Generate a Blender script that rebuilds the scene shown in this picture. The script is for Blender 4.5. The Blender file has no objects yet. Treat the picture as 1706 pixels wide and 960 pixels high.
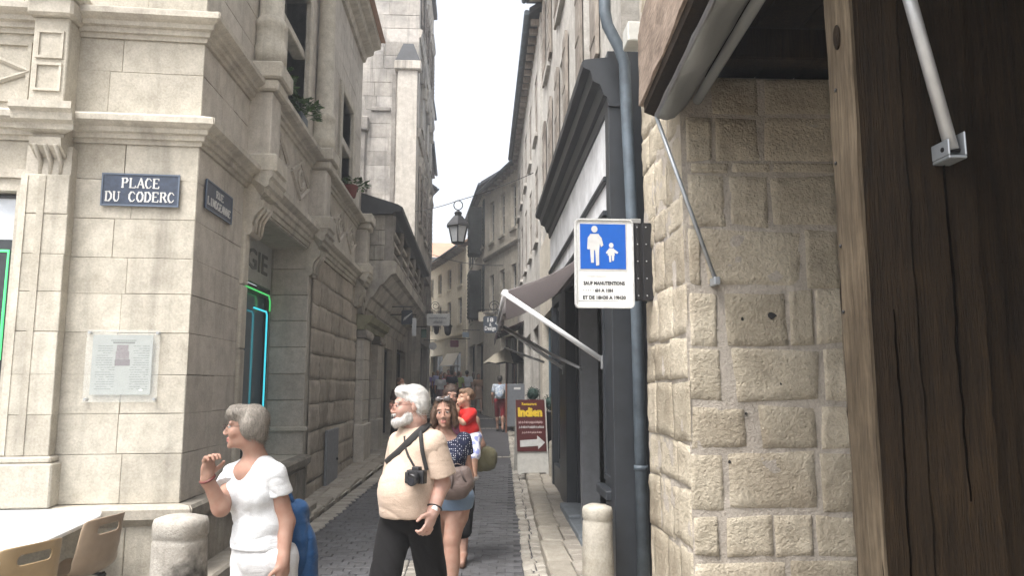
import bpy, bmesh, math, random
import numpy as np
from mathutils import Vector, Matrix, noise as mnoise
random.seed(7)
rng = np.random.default_rng(7)
R = math.radians
sc = bpy.context.scene
col = sc.collection

# ------------------------------------------------------------------ camera, sky, sun, exposure
CAM = Vector((0, 0, 1.66))
F, CX, CY = 1240.0, 853.0, 480.0
PITCH = math.atan(162 / F)
YAW = math.atan(63 / F)
cd = bpy.data.cameras.new('camera')
cam = bpy.data.objects.new('camera', cd)
col.objects.link(cam)
cam.location = CAM
cam.rotation_euler = (math.pi / 2 + PITCH, 0, -YAW)
cd.sensor_width = 36
cd.lens = 36 * F / 1706
cd.clip_start = 0.05
cd.clip_end = 2000
sc.camera = cam
CM = Matrix.Rotation(-YAW, 3, 'Z') @ Matrix.Rotation(math.pi / 2 + PITCH, 3, 'X')

SUN_DIR = Vector((-0.30, -0.36, 0.90)).normalized()
world = bpy.data.worlds.new('World')
sc.world = world
world.use_nodes = True
wn = world.node_tree
wn.nodes.clear()
sky = wn.nodes.new('ShaderNodeTexSky')
sky.sky_type = 'NISHITA'
sky.sun_disc = False
sky.sun_elevation = math.asin(SUN_DIR.z)
sky.sun_rotation = math.atan2(SUN_DIR.x, SUN_DIR.y)
sky.air_density = 1.0
sky.dust_density = 6.0
hs = wn.nodes.new('ShaderNodeHueSaturation')
hs.inputs['Saturation'].default_value = 0.30          # thin white cloud over the whole sky
bg = wn.nodes.new('ShaderNodeBackground')
bg.inputs['Strength'].default_value = 0.15
wo = wn.nodes.new('ShaderNodeOutputWorld')
wn.links.new(sky.outputs[0], hs.inputs['Color'])
wn.links.new(hs.outputs[0], bg.inputs['Color'])
wn.links.new(bg.outputs[0], wo.inputs['Surface'])
sl = bpy.data.lights.new('sun', 'SUN')
sl.energy = 0.9
sl.angle = R(24)
sl.color = (1.0, 0.97, 0.93)
sun = bpy.data.objects.new('sun', sl)
col.objects.link(sun)
sun.location = (-20, -25, 40)
sun.rotation_euler = SUN_DIR.to_track_quat('Z', 'Y').to_euler()
sc.view_settings.view_transform = 'Standard'
sc.view_settings.look = 'None'
sc.view_settings.gamma = 1
sc.view_settings.use_curve_mapping = False
sc.view_settings.exposure = 1.58
sc.cycles.use_denoising = True
sc.cycles.max_bounces = 8
sc.cycles.diffuse_bounces = 6
sc.cycles.glossy_bounces = 3
sc.cycles.transmission_bounces = 4
sc.cycles.transparent_max_bounces = 6
sc.cycles.caustics_reflective = False
sc.cycles.caustics_refractive = False

# ------------------------------------------------------------------ pixel -> place
def ray(x, y):
    return CM @ Vector(((x - CX) / F, -(y - CY) / F, -1.0))
def pY(x, y, Y):
    d = ray(x, y); return CAM + d * (Y / d.y)
def pX(x, y, X):
    d = ray(x, y); return CAM + d * (X / d.x)
def pZ(x, y, z):
    d = ray(x, y); return CAM + d * ((z - CAM.z) / d.z)
def gz(y):
    t = max(0.0, y - 6.0)
    return 0.022 * t * t / (t + 1.5) if t > 0 else 0.0

# ------------------------------------------------------------------ objects
def tag(o, label=None, cat=None, group=None, kind=None):
    if label: o['label'] = label
    if cat: o['category'] = cat
    if group: o['group'] = group
    if kind: o['kind'] = kind
    return o
def thing(name, label, cat, loc=(0, 0, 0), group=None):
    o = bpy.data.objects.new(name, None)
    o.empty_display_size = 0.2
    col.objects.link(o)
    o.location = loc
    return tag(o, label, cat, group)
def origin_of(o):
    v = Vector((0, 0, 0))
    while o is not None:
        v += o.location; o = o.parent
    return v
def link_mesh(name, me, parent=None, loc=None):
    o = bpy.data.objects.new(name, me)
    col.objects.link(o)
    if parent is not None: o.parent = parent
    if loc is not None: o.location = loc
    return o

class MB:
    """collects shapes in world coordinates; build() links ONE mesh object"""
    def __init__(s): s.v = []; s.f = []; s.mi = []; s.sm = []
    def add(s, vs, fs, mi=0, smooth=False):
        b = len(s.v); s.v += [tuple(p) for p in vs]
        for f in fs:
            s.f.append(tuple(b + i for i in f)); s.mi.append(mi); s.sm.append(smooth)
        return s
    def hexa(s, p, mi=0):     # 8 points: bottom ring 0-3, top ring 4-7
        return s.add(p, [(0, 3, 2, 1), (4, 5, 6, 7), (0, 1, 5, 4), (1, 2, 6, 5), (2, 3, 7, 6), (3, 0, 4, 7)], mi)
    def box(s, x0, x1, y0, y1, z0, z1, mi=0):
        return s.hexa([(x0, y0, z0), (x1, y0, z0), (x1, y1, z0), (x0, y1, z0), (x0, y0, z1), (x1, y0, z1), (x1, y1, z1), (x0, y1, z1)], mi)
    def fbox(s, fr, u0, u1, d0, d1, z0, z1, mi=0):
        return s.hexa([fr.p(u0, d0, z0), fr.p(u1, d0, z0), fr.p(u1, d1, z0), fr.p(u0, d1, z0), fr.p(u0, d0, z1), fr.p(u1, d0, z1), fr.p(u1, d1, z1), fr.p(u0, d1, z1)], mi)
    def prism(s, pts, off, mi=0, smooth=False):   # closed polygon swept by a vector
        n = len(pts); pts = [Vector(p) for p in pts]; off = Vector(off)
        vs = pts + [p + off for p in pts]
        fs = [tuple(range(n)), tuple(range(2 * n - 1, n - 1, -1))] + [(i, i + n, (i + 1) % n + n, (i + 1) % n) for i in range(n)]
        return s.add(vs, fs, mi, smooth)
    def tube(s, pts, r, n=10, mi=0, caps=True, flat=1.0, up=None):
        pts = [Vector(p) for p in pts]; m = len(pts)
        rs = r if isinstance(r, (list, tuple)) else [r] * m
        vs = []; pa = None
        for i, p in enumerate(pts):
            t = (pts[min(i + 1, m - 1)] - pts[max(i - 1, 0)]).normalized()
            if up is not None: a = up.cross(t)
            elif pa is None: a = t.cross(Vector((0, 0, 1)) if abs(t.z) < 0.9 else Vector((1, 0, 0)))
            else: a = pa - t * pa.dot(t)
            a.normalize(); pa = a; b = t.cross(a)
            for k in range(n):
                q = 2 * math.pi * (k + 0.5) / n
                vs.append(p + a * (math.cos(q) * rs[i]) + b * (math.sin(q) * rs[i] * flat))
        fs = [(i * n + k, i * n + (k + 1) % n, (i + 1) * n + (k + 1) % n, (i + 1) * n + k) for i in range(m - 1) for k in range(n)]
        s.add(vs, fs, mi, n > 5)
        if caps:
            b = len(s.v) - m * n
            s.f.append(tuple(b + k for k in range(n - 1, -1, -1))); s.mi.append(mi); s.sm.append(False)
            s.f.append(tuple(b + (m - 1) * n + k for k in range(n))); s.mi.append(mi); s.sm.append(False)
        return s
    def lathe(s, c, prof, n=20, mi=0, smooth=True, sq=1.0, jit=0.0):
        c = Vector(c); vs = []; m = len(prof)
        for (r, z) in prof:
            for k in range(n):
                q = 2 * math.pi * (k + 0.5) / n
                rr = r * (1 + random.uniform(-jit, jit))
                vs.append(c + Vector((math.cos(q) * rr, math.sin(q) * rr * sq, z)))
        fs = [(i * n + k, i * n + (k + 1) % n, (i + 1) * n + (k + 1) % n, (i + 1) * n + k) for i in range(m - 1) for k in range(n)]
        s.add(vs, fs, mi, smooth)
        b = len(s.v) - m * n
        s.f.append(tuple(b + k for k in range(n - 1, -1, -1))); s.mi.append(mi); s.sm.append(False)
        s.f.append(tuple(b + (m - 1) * n + k for k in range(n))); s.mi.append(mi); s.sm.append(False)
        return s
    def ball(s, c, r, n=10, m=7, mi=0):
        r = r if isinstance(r, (tuple, list)) else (r, r, r)
        vs = [Vector(c) + Vector((r[0] * math.sin(math.pi * i / m) * math.cos(2 * math.pi * k / n), r[1] * math.sin(math.pi * i / m) * math.sin(2 * math.pi * k / n), r[2] * math.cos(math.pi * i / m))) for i in range(m + 1) for k in range(n)]
        fs = [(i * n + k, (i + 1) * n + k, (i + 1) * n + (k + 1) % n, i * n + (k + 1) % n) for i in range(m) for k in range(n)]
        return s.add(vs, fs, mi, True)
    def build(s, name, mat, parent=None, bevel=0.0, base=None, fix=True, seg=1):
        o0 = origin_of(parent) if parent is not None else Vector(base or (0, 0, 0))
        me = bpy.data.meshes.new(name)
        me.from_pydata([tuple(Vector(p) - o0) for p in s.v], [], s.f)
        for m in (mat if isinstance(mat, (list, tuple)) else [mat]): me.materials.append(m)
        me.polygons.foreach_set('material_index', s.mi)
        me.polygons.foreach_set('use_smooth', s.sm)
        if bevel > 0 or fix:
            bm = bmesh.new(); bm.from_mesh(me)
            if bevel > 0:
                bmesh.ops.bevel(bm, geom=list(bm.edges), offset=bevel, segments=seg, profile=0.6, affect='EDGES', clamp_overlap=True)
            bmesh.ops.recalc_face_normals(bm, faces=bm.faces)
            bm.to_mesh(me); bm.free()
        me.update()
        o = link_mesh(name, me, parent)
        if parent is None and base is not None: o.location = base
        return o

class Fr:
    """a wall plane: u along it, d out of it, z up"""
    def __init__(s, o, u, n):
        s.o = Vector((o[0], o[1], 0)); s.u = Vector((u[0], u[1], 0)).normalized(); s.n = Vector((n[0], n[1], 0)).normalized()
    def p(s, u, d, z): return s.o + s.u * u + s.n * d + Vector((0, 0, z))
    def hit(s, x, y, d=0.0):
        r = ray(x, y); o = s.o + s.n * d
        t = (o - CAM).dot(s.n) / r.dot(s.n)
        q = CAM + r * t
        return (q - o).dot(s.u), q.z
    def z(s, x, y, d=0.0): return s.hit(x, y, d)[1]
    def uu(s, x, y, d=0.0): return s.hit(x, y, d)[0]

def wall(fr, u0, u1, z0, z1, d0, d1, holes=()):
    """solid wall from depth d0 (back) to d1 (front) with real openings"""
    us = sorted(set([u0, u1] + [min(max(h[k], u0), u1) for h in holes for k in (0, 1)]))
    zs = sorted(set([z0, z1] + [min(max(h[k], z0), z1) for h in holes for k in (2, 3)]))
    def solid(i, j):
        if i < 0 or j < 0 or i >= len(us) - 1 or j >= len(zs) - 1: return False
        cu, cz = (us[i] + us[i + 1]) / 2, (zs[j] + zs[j + 1]) / 2
        return not any(h[0] < cu < h[1] and h[2] < cz < h[3] for h in holes)
    m = MB()
    for i in range(len(us) - 1):
        for j in range(len(zs) - 1):
            if not solid(i, j): continue
            a, b, c, e = us[i], us[i + 1], zs[j], zs[j + 1]
            q = lambda *l: m.add([fr.p(*t) for t in l], [(0, 1, 2, 3)])
            q((a, d1, c), (b, d1, c), (b, d1, e), (a, d1, e)); q((a, d0, c), (a, d0, e), (b, d0, e), (b, d0, c))
            if not solid(i - 1, j): q((a, d0, c), (a, d1, c), (a, d1, e), (a, d0, e))
            if not solid(i + 1, j): q((b, d0, c), (b, d0, e), (b, d1, e), (b, d1, c))
            if not solid(i, j - 1): q((a, d0, c), (b, d0, c), (b, d1, c), (a, d1, c))
            if not solid(i, j + 1): q((a, d0, e), (a, d1, e), (b, d1, e), (b, d0, e))
    bm_v = {}
    nv = []; nf = []
    for f in m.f:
        g = []
        for i in f:
            k = tuple(round(c, 5) for c in m.v[i])
            if k not in bm_v: bm_v[k] = len(nv); nv.append(m.v[i])
            g.append(bm_v[k])
        nf.append(tuple(g))
    m.v = nv; m.f = nf
    return m

def moulding(fr, u0, u1, prof, m0=0.0, m1=0.0):
    """profile [(d,z)...] (closed by the wall side) swept along u; m0/m1: 1 = mitre outwards at that end"""
    m = MB(); n = len(prof)
    vs = [fr.p(u0 - m0 * d, d, z) for d, z in prof] + [fr.p(u1 + m1 * d, d, z) for d, z in prof]
    fs = [tuple(range(n)), tuple(range(2 * n - 1, n - 1, -1))] + [(i, (i + 1) % n, (i + 1) % n + n, i + n) for i in range(n)]
    return m.add(vs, fs)

def block(fr, parent, u0, u1, z0, z1, d, mat, name='stone', ch=0.008, jit=0.004, back=0.03, rough=0.0, nu=1, nz=1, seed=0):
    """one dressed stone: chamfered face proud of the wall core; rough > 0 gives a hewn, uneven face"""
    m = MB()
    j = lambda: random.uniform(-jit, jit)
    u0 += j(); u1 += j(); z0 += j(); z1 += j(); d += random.uniform(-jit, jit) * 0.6
    if rough <= 0:
        o = [(u0, z0), (u1, z0), (u1, z1), (u0, z1)]
        i = [(u0 + ch, z0 + ch), (u1 - ch, z0 + ch), (u1 - ch, z1 - ch), (u0 + ch, z1 - ch)]
        vs = [fr.p(a, d - back, b) for a, b in o] + [fr.p(a, d - ch, b) for a, b in o] + [fr.p(a, d, b) for a, b in i]
        fs = [(8, 9, 10, 11)]
        for k in range(4):
            n = (k + 1) % 4
            fs += [(k, n, 4 + n, 4 + k), (4 + k, 4 + n, 8 + n, 8 + k)]
        m.add(vs, fs)
    else:
        vs = []; fs = []
        cu = [(u1 - u0) * random.uniform(-0.03, 0.03) for _ in range(4)]; cz = [(z1 - z0) * random.uniform(-0.05, 0.05) for _ in range(4)]
        for b in range(nz + 3):
            for a in range(nu + 3):
                ta = (0, 0.022, *[0.022 + 0.956 * q / nu for q in range(1, nu)], 0.978, 1)[a]
                tb = (0, 0.03, *[0.03 + 0.94 * q / nz for q in range(1, nz)], 0.97, 1)[b]
                w = [(1 - ta) * (1 - tb), ta * (1 - tb), ta * tb, (1 - ta) * tb]
                uu = u0 + (u1 - u0) * ta + sum(w[q] * cu[q] for q in range(4)); zz = z0 + (z1 - z0) * tb + sum(w[q] * cz[q] for q in range(4))
                edge = ta in (0, 1) or tb in (0, 1)
                nn = mnoise.noise(Vector((uu * 9 + seed, zz * 9, seed * 1.7))) + 0.6 * mnoise.noise(Vector((uu * 23, zz * 23, seed)))
                if edge:
                    uu += 0.35 * rough * mnoise.noise(Vector((uu * 14, zz * 14, seed + 5))); zz += 0.35 * rough * mnoise.noise(Vector((uu * 14, zz * 14, seed + 9)))
                vs.append(fr.p(uu, (d - back) if edge else d + rough * nn, zz))
        w = nu + 3
        for b in range(nz + 2):
            for a in range(nu + 2):
                fs.append((b * w + a, b * w + a + 1, (b + 1) * w + a + 1, (b + 1) * w + a))
        m.add(vs, fs, smooth=True)
    return m.build(name, mat, parent, fix=False)

def courses(fr, parent, u0, u1, zj, d, mat, holes=(), wmin=0.35, wmax=0.75, gap=0.006, cuts=None, **kw):
    """ashlar: each stone an object of its own, none over the holes"""
    for ci in range(len(zj) - 1):
        z0, z1 = zj[ci], zj[ci + 1]
        spans = [(u0, u1)]
        for h in holes:
            if h[2] < z1 - 0.02 and h[3] > z0 + 0.02:
                ns = []
                for a, b in spans:
                    if h[1] <= a or h[0] >= b: ns.append((a, b)); continue
                    if h[0] > a + 0.03: ns.append((a, h[0]))
                    if h[1] < b - 0.03: ns.append((h[1], b))
                spans = ns
        for a, b in spans:
            L = b - a
            n = max(1, int(round(L / random.uniform(wmin, wmax))))
            br = [a] + sorted(a + L * (k + random.uniform(-0.22, 0.22)) / n for k in range(1, n)) + [b]
            for k in range(n):
                block(fr, parent, br[k] + gap / 2, br[k + 1] - gap / 2, z0 + gap / 2, z1 - gap / 2, d, mat, seed=random.random() * 50, **kw)

# ------------------------------------------------------------------ materials
MATS = {}
def nodes(name):
    m = bpy.data.materials.new(name); m.use_nodes = True
    nt = m.node_tree; b = nt.nodes['Principled BSDF']
    return m, nt, b
def N(nt, t, **kw):
    n = nt.nodes.new(t)
    for k, v in kw.items():
        if k in n.inputs.keys(): n.inputs[k].default_value = v
        else: setattr(n, k, v)
    return n
def ramp(nt, fac, stops):
    r = nt.nodes.new('ShaderNodeValToRGB')
    while len(r.color_ramp.elements) < len(stops): r.color_ramp.elements.new(0.5)
    for e, (p, c) in zip(r.color_ramp.elements, stops):
        e.position = p; e.color = (*c, 1) if len(c) == 3 else c
    nt.links.new(fac, r.inputs[0]); return r
def mixc(nt, fac, a, b, mode='MIX'):
    m = nt.nodes.new('ShaderNodeMix'); m.data_type = 'RGBA'; m.blend_type = mode
    for sock, val in ((m.inputs[0], fac), (m.inputs[6], a), (m.inputs[7], b)):
        if hasattr(val, 'links') or hasattr(val, 'is_linked'): nt.links.new(val, sock)
        elif isinstance(val, (int, float)): sock.default_value = val
        else: sock.default_value = (*val, 1)
    return m.outputs[2]
def pos(nt, scale=(1, 1, 1)):
    g = nt.nodes.new('ShaderNodeNewGeometry'); mp = nt.nodes.new('ShaderNodeMapping')
    mp.inputs['Scale'].default_value = scale
    nt.links.new(g.outputs['Position'], mp.inputs['Vector']); return mp.outputs[0]
def plain(name, c, rough=0.6, metal=0.0, var=0.06, scale=12, bump=0.0, spec=0.5, **kw):
    if name in MATS: return MATS[name]
    m, nt, b = nodes(name)
    n = N(nt, 'ShaderNodeTexNoise', Scale=scale, Detail=5.0, Roughness=0.6)
    nt.links.new(pos(nt), n.inputs['Vector'])
    lo = tuple(max(0, x * (1 - var * 2)) for x in c); hi = tuple(min(1, x * (1 + var * 2)) for x in c)
    r = ramp(nt, n.outputs['Fac'], [(0.3, lo), (0.7, hi)])
    nt.links.new(r.outputs[0], b.inputs['Base Color'])
    b.inputs['Roughness'].default_value = rough; b.inputs['Metallic'].default_value = metal
    b.inputs['Specular IOR Level'].default_value = spec
    if bump > 0:
        bp = N(nt, 'ShaderNodeBump', Strength=bump, Distance=0.01)
        nt.links.new(n.outputs['Fac'], bp.inputs['Height']); nt.links.new(bp.outputs[0], b.inputs['Normal'])
    MATS[name] = m; return m
def stone(name, c, dark=None, stain=0.35, fine=60, bump=0.25, rnd=0.12, streak=0.0, rough=0.85, big=1.3, bdist=0.012, pit=0.0):
    """limestone: large tone patches, fine grain, pits, optional rain streaks, and a tone of its own per stone"""
    if name in MATS: return MATS[name]
    m, nt, b = nodes(name)
    dark = dark or tuple(x * 0.5 for x in c)
    p = pos(nt)
    n1 = N(nt, 'ShaderNodeTexNoise', Scale=big, Detail=7.0, Roughness=0.65); nt.links.new(p, n1.inputs['Vector'])
    n2 = N(nt, 'ShaderNodeTexNoise', Scale=float(fine), Detail=4.0, Roughness=0.7); nt.links.new(p, n2.inputs['Vector'])
    n3 = N(nt, 'ShaderNodeTexNoise', Scale=7.0, Detail=6.0, Roughness=0.7); nt.links.new(p, n3.inputs['Vector'])
    r1 = ramp(nt, n1.outputs['Fac'], [(0.42, (0, 0, 0)), (0.72, (stain, stain, stain))])
    cA = mixc(nt, r1.outputs[0], c, dark)
    r3 = ramp(nt, n3.outputs['Fac'], [(0.3, (0.78, 0.77, 0.75)), (0.62, (1.06, 1.06, 1.06))])
    cB = mixc(nt, 1.0, cA, r3.outputs[0], 'MULTIPLY')
    r2 = ramp(nt, n2.outputs['Fac'], [(0.3, (0.80, 0.80, 0.80)), (0.65, (1.05, 1.05, 1.05))])
    cC = mixc(nt, 1.0, cB, r2.outputs[0], 'MULTIPLY')
    oi = nt.nodes.new('ShaderNodeObjectInfo')
    rr = ramp(nt, oi.outputs['Random'], [(0.0, (1 - rnd, 1 - rnd * 1.05, 1 - rnd * 1.15)), (1.0, (1 + rnd * 0.6,) * 3)])
    cD = mixc(nt, 1.0, cC, rr.outputs[0], 'MULTIPLY')
    if streak > 0:
        ns = N(nt, 'ShaderNodeTexNoise', Scale=1.0, Detail=5.0, Roughness=0.6); nt.links.new(pos(nt, (6, 6, 0.45)), ns.inputs['Vector'])
        rs = ramp(nt, ns.outputs['Fac'], [(0.50, (0, 0, 0)), (0.68, (streak, streak, streak))])
        cD = mixc(nt, rs.outputs[0], cD, tuple(x * 0.32 for x in c))
    nt.links.new(cD, b.inputs['Base Color'])
    b.inputs['Roughness'].default_value = rough
    b.inputs['Specular IOR Level'].default_value = 0.25
    ad = N(nt, 'ShaderNodeMath', operation='ADD'); nt.links.new(n2.outputs['Fac'], ad.inputs[0]); nt.links.new(n3.outputs['Fac'], ad.inputs[1])
    h = ad.outputs[0]
    if pit > 0:
        vo = N(nt, 'ShaderNodeTexVoronoi', Scale=34.0); nt.links.new(p, vo.inputs['Vector'])
        rv = ramp(nt, vo.outputs['Distance'], [(0.05, (0, 0, 0)), (0.32, (pit, pit, pit))])
        a2 = N(nt, 'ShaderNodeMath', operation='ADD'); nt.links.new(h, a2.inputs[0]); nt.links.new(rv.outputs[0], a2.inputs[1]); h = a2.outputs[0]
    bp = N(nt, 'ShaderNodeBump', Strength=bump, Distance=bdist)
    nt.links.new(h, bp.inputs['Height']); nt.links.new(bp.outputs[0], b.inputs['Normal'])
    MATS[name] = m; return m
def glass(name, c=(0.02, 0.025, 0.03), rough=0.08):
    if name in MATS: return MATS[name]
    m, nt, b = nodes(name)
    b.inputs['Base Color'].default_value = (*c, 1); b.inputs['Roughness'].default_value = rough
    b.inputs['Specular IOR Level'].default_value = 0.7
    n = N(nt, 'ShaderNodeTexNoise', Scale=1.5); nt.links.new(pos(nt), n.inputs['Vector'])
    bp = N(nt, 'ShaderNodeBump', Strength=0.05, Distance=0.02); nt.links.new(n.outputs['Fac'], bp.inputs['Height']); nt.links.new(bp.outputs[0], b.inputs['Normal'])
    MATS[name] = m; return m
def emit(name, c, s):
    if name in MATS: return MATS[name]
    m, nt, b = nodes(name)
    b.inputs['Base Color'].default_value = (*c, 1)
    b.inputs['Emission Color'].default_value = (*c, 1); b.inputs['Emission Strength'].default_value = s
    MATS[name] = m; return m
def wood(name, c, c2, scale=(14, 14, 0.8), rough=0.7, bump=0.5, bdist=0.01):
    if name in MATS: return MATS[name]
    m, nt, b = nodes(name)
    v = pos(nt, scale)
    n = N(nt, 'ShaderNodeTexNoise', Scale=1.6, Detail=9.0, Roughness=0.7, Distortion=0.8); nt.links.new(v, n.inputs['Vector'])
    n2 = N(nt, 'ShaderNodeTexNoise', Scale=2.2, Detail=5.0, Roughness=0.6); nt.links.new(pos(nt), n2.inputs['Vector'])
    n4 = N(nt, 'ShaderNodeTexNoise', Scale=9.0, Detail=4.0, Roughness=0.6); nt.links.new(v, n4.inputs['Vector'])
    r = ramp(nt, n.outputs['Fac'], [(0.30, c2), (0.66, c)])
    r2 = ramp(nt, n2.outputs['Fac'], [(0.35, (0.55, 0.52, 0.5)), (0.7, (1.15, 1.12, 1.1))])
    cc = mixc(nt, 1.0, r.outputs[0], r2.outputs[0], 'MULTIPLY')
    r4 = ramp(nt, n4.outputs['Fac'], [(0.3, (0.6, 0.6, 0.6)), (0.6, (1.05, 1.05, 1.05))])
    cc = mixc(nt, 1.0, cc, r4.outputs[0], 'MULTIPLY')
    nt.links.new(cc, b.inputs['Base Color']); b.inputs['Roughness'].default_value = rough; b.inputs['Specular IOR Level'].default_value = 0.15
    ad = N(nt, 'ShaderNodeMath', operation='ADD'); nt.links.new(n.outputs['Fac'], ad.inputs[0]); nt.links.new(n4.outputs['Fac'], ad.inputs[1])
    bp = N(nt, 'ShaderNodeBump', Strength=bump, Distance=bdist); nt.links.new(ad.outputs[0], bp.inputs['Height']); nt.links.new(bp.outputs[0], b.inputs['Normal'])
    MATS[name] = m; return m
def cloth(name, c, rough=0.9, fold=0.35, scale=16, dots=None, patch=None):
    if name in MATS: return MATS[name]
    m, nt, b = nodes(name)
    p = pos(nt)
    n = N(nt, 'ShaderNodeTexNoise', Scale=float(scale), Detail=4.0, Roughness=0.55, Distortion=1.0); nt.links.new(pos(nt, (1, 1, 1.9)), n.inputs['Vector'])
    w = N(nt, 'ShaderNodeTexNoise', Scale=260.0, Detail=2.0); nt.links.new(p, w.inputs['Vector'])
    r = ramp(nt, w.outputs['Fac'], [(0.3, tuple(x * 0.85 for x in c)), (0.7, tuple(min(1, x * 1.06) for x in c))])
    cc = r.outputs[0]
    if dots:
        vo = N(nt, 'ShaderNodeTexVoronoi', Scale=70.0, Randomness=0.35); nt.links.new(p, vo.inputs['Vector'])
        rd = ramp(nt, vo.outputs['Distance'], [(0.20, (1, 1, 1)), (0.27, (0, 0, 0))])
        cc = mixc(nt, rd.outputs[0], cc, dots)
    if patch:
        n5 = N(nt, 'ShaderNodeTexNoise', Scale=22.0, Detail=2.0); nt.links.new(p, n5.inputs['Vector'])
        rp = ramp(nt, n5.outputs['Fac'], [(0.48, (0, 0, 0)), (0.56, (1, 1, 1))])
        cc = mixc(nt, rp.outputs[0], cc, patch)
    nt.links.new(cc, b.inputs['Base Color']); b.inputs['Roughness'].default_value = rough
    b.inputs['Specular IOR Level'].default_value = 0.2; b.inputs['Sheen Weight'].default_value = 0.03 if max(c) < 0.1 else 0.1
    bp = N(nt, 'ShaderNodeBump', Strength=fold, Distance=0.012); nt.links.new(n.outputs['Fac'], bp.inputs['Height'])
    b2 = N(nt, 'ShaderNodeBump', Strength=0.08, Distance=0.003); nt.links.new(w.outputs['Fac'], b2.inputs['Height']); nt.links.new(bp.outputs[0], b2.inputs['Normal'])
    nt.links.new(b2.outputs[0], b.inputs['Normal'])
    MATS[name] = m; return m
def canvas(name, c, t=0.45):
    if name in MATS: return MATS[name]
    m = cloth(name, c, fold=0.12, scale=5); nt = m.node_tree; b = nt.nodes['Principled BSDF']; out = nt.nodes['Material Output']
    tr = nt.nodes.new('ShaderNodeBsdfTranslucent'); tr.inputs['Color'].default_value = (*c, 1); mx = nt.nodes.new('ShaderNodeMixShader'); mx.inputs[0].default_value = t
    nt.links.new(b.outputs[0], mx.inputs[1]); nt.links.new(tr.outputs[0], mx.inputs[2]); nt.links.new(mx.outputs[0], out.inputs['Surface'])
    return m
def skin(name, c):
    if name in MATS: return MATS[name]
    m, nt, b = nodes(name)
    n = N(nt, 'ShaderNodeTexNoise', Scale=26.0, Detail=4.0); nt.links.new(pos(nt), n.inputs['Vector'])
    r = ramp(nt, n.outputs['Fac'], [(0.3, (c[0] * 0.95, c[1] * 0.82, c[2] * 0.78)), (0.7, (c[0] * 1.05, c[1] * 1.05, c[2] * 1.05))])
    nt.links.new(r.outputs[0], b.inputs['Base Color']); b.inputs['Roughness'].default_value = 0.62; b.inputs['Specular IOR Level'].default_value = 0.3
    b.inputs['Subsurface Weight'].default_value = 0.05; b.inputs['Subsurface Radius'].default_value = (0.012, 0.004, 0.002); b.inputs['Subsurface Scale'].default_value = 1.0
    MATS[name] = m; return m
def hair(name, c, c2):
    if name in MATS: return MATS[name]
    m, nt, b = nodes(name)
    n = N(nt, 'ShaderNodeTexNoise', Scale=1.0, Detail=4.0, Roughness=0.6, Distortion=0.6); nt.links.new(pos(nt, (150, 150, 26)), n.inputs['Vector'])
    r = ramp(nt, n.outputs['Fac'], [(0.32, c2), (0.66, c)])
    nt.links.new(r.outputs[0], b.inputs['Base Color']); b.inputs['Roughness'].default_value = 0.55
    bp = N(nt, 'ShaderNodeBump', Strength=0.9, Distance=0.008); nt.links.new(n.outputs['Fac'], bp.inputs['Height']); nt.links.new(bp.outputs[0], b.inputs['Normal'])
    MATS[name] = m; return m

ASH = stone('pale_ashlar', (0.545, 0.51, 0.435), dark=(0.36, 0.335, 0.29), stain=0.65, rnd=0.11, streak=0.40, bump=0.35)
ASH2 = stone('street_ashlar', (0.53, 0.495, 0.44), dark=(0.36, 0.325, 0.285), stain=0.5, rnd=0.10, streak=0.30, bump=0.25)
MOULD = stone('moulded_stone', (0.54, 0.505, 0.435), dark=(0.25, 0.22, 0.19), stain=0.55, rnd=0.05, streak=0.30, bump=0.22)
MORTAR = stone('mortar', (0.52, 0.485, 0.42), stain=0.3, rnd=0.0)
DAMP = stone('damp_plinth_stone', (0.38, 0.35, 0.30), dark=(0.13, 0.12, 0.10), stain=0.85, rnd=0.12, streak=0.5, bump=0.35)
RUB = stone('hewn_rubble', (0.56, 0.50, 0.42), dark=(0.32, 0.275, 0.22), stain=0.7, rnd=0.2, streak=0.1, bump=0.8, fine=70, bdist=0.03, pit=0.5)
PIERS = stone('pier_limestone', (0.58, 0.52, 0.415), dark=(0.36, 0.30, 0.225), stain=0.8, rnd=0.22, bump=0.9, fine=48, bdist=0.022, pit=0.25)
PIERM = stone('pier_mortar', (0.53, 0.48, 0.42), dark=(0.40, 0.355, 0.305), stain=0.7, rnd=0.0, bump=0.8, fine=60, bdist=0.018)
PLAST = stone('worn_render', (0.58, 0.56, 0.52), dark=(0.24, 0.21, 0.18), stain=0.6, rnd=0.03, streak=0.3, bump=0.3, fine=45)
PLASTC = stone('cream_render', (0.66, 0.61, 0.52), dark=(0.46, 0.41, 0.34), stain=0.45, rnd=0.03, streak=0.22, bump=0.2)
SUNNY = stone('pale_yellow_render', (0.76, 0.70, 0.57), dark=(0.6, 0.54, 0.42), stain=0.4, rnd=0.03, streak=0.12, bump=0.15)
OLDST = stone('stained_old_stone', (0.54, 0.50, 0.44), dark=(0.17, 0.16, 0.15), stain=0.9, rnd=0.16, streak=0.75, bump=0.4, big=0.7)
DARKST = stone('blackened_stone', (0.30, 0.28, 0.255), dark=(0.07, 0.065, 0.06), stain=0.8, rnd=0.1, streak=0.4, bump=0.5)
KERB = stone('kerb_stone', (0.36, 0.33, 0.28), dark=(0.20, 0.18, 0.155), stain=0.6, rnd=0.16, bump=0.35, rough=0.7)
GUTT = stone('worn_gutter_stone', (0.40, 0.375, 0.33), dark=(0.20, 0.18, 0.16), stain=0.7, rnd=0.25, bump=0.3, rough=0.42)
FLAG = stone('flagstone', (0.36, 0.33, 0.285), dark=(0.20, 0.18, 0.16), stain=0.6, rnd=0.18, bump=0.3, rough=0.7)
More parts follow.
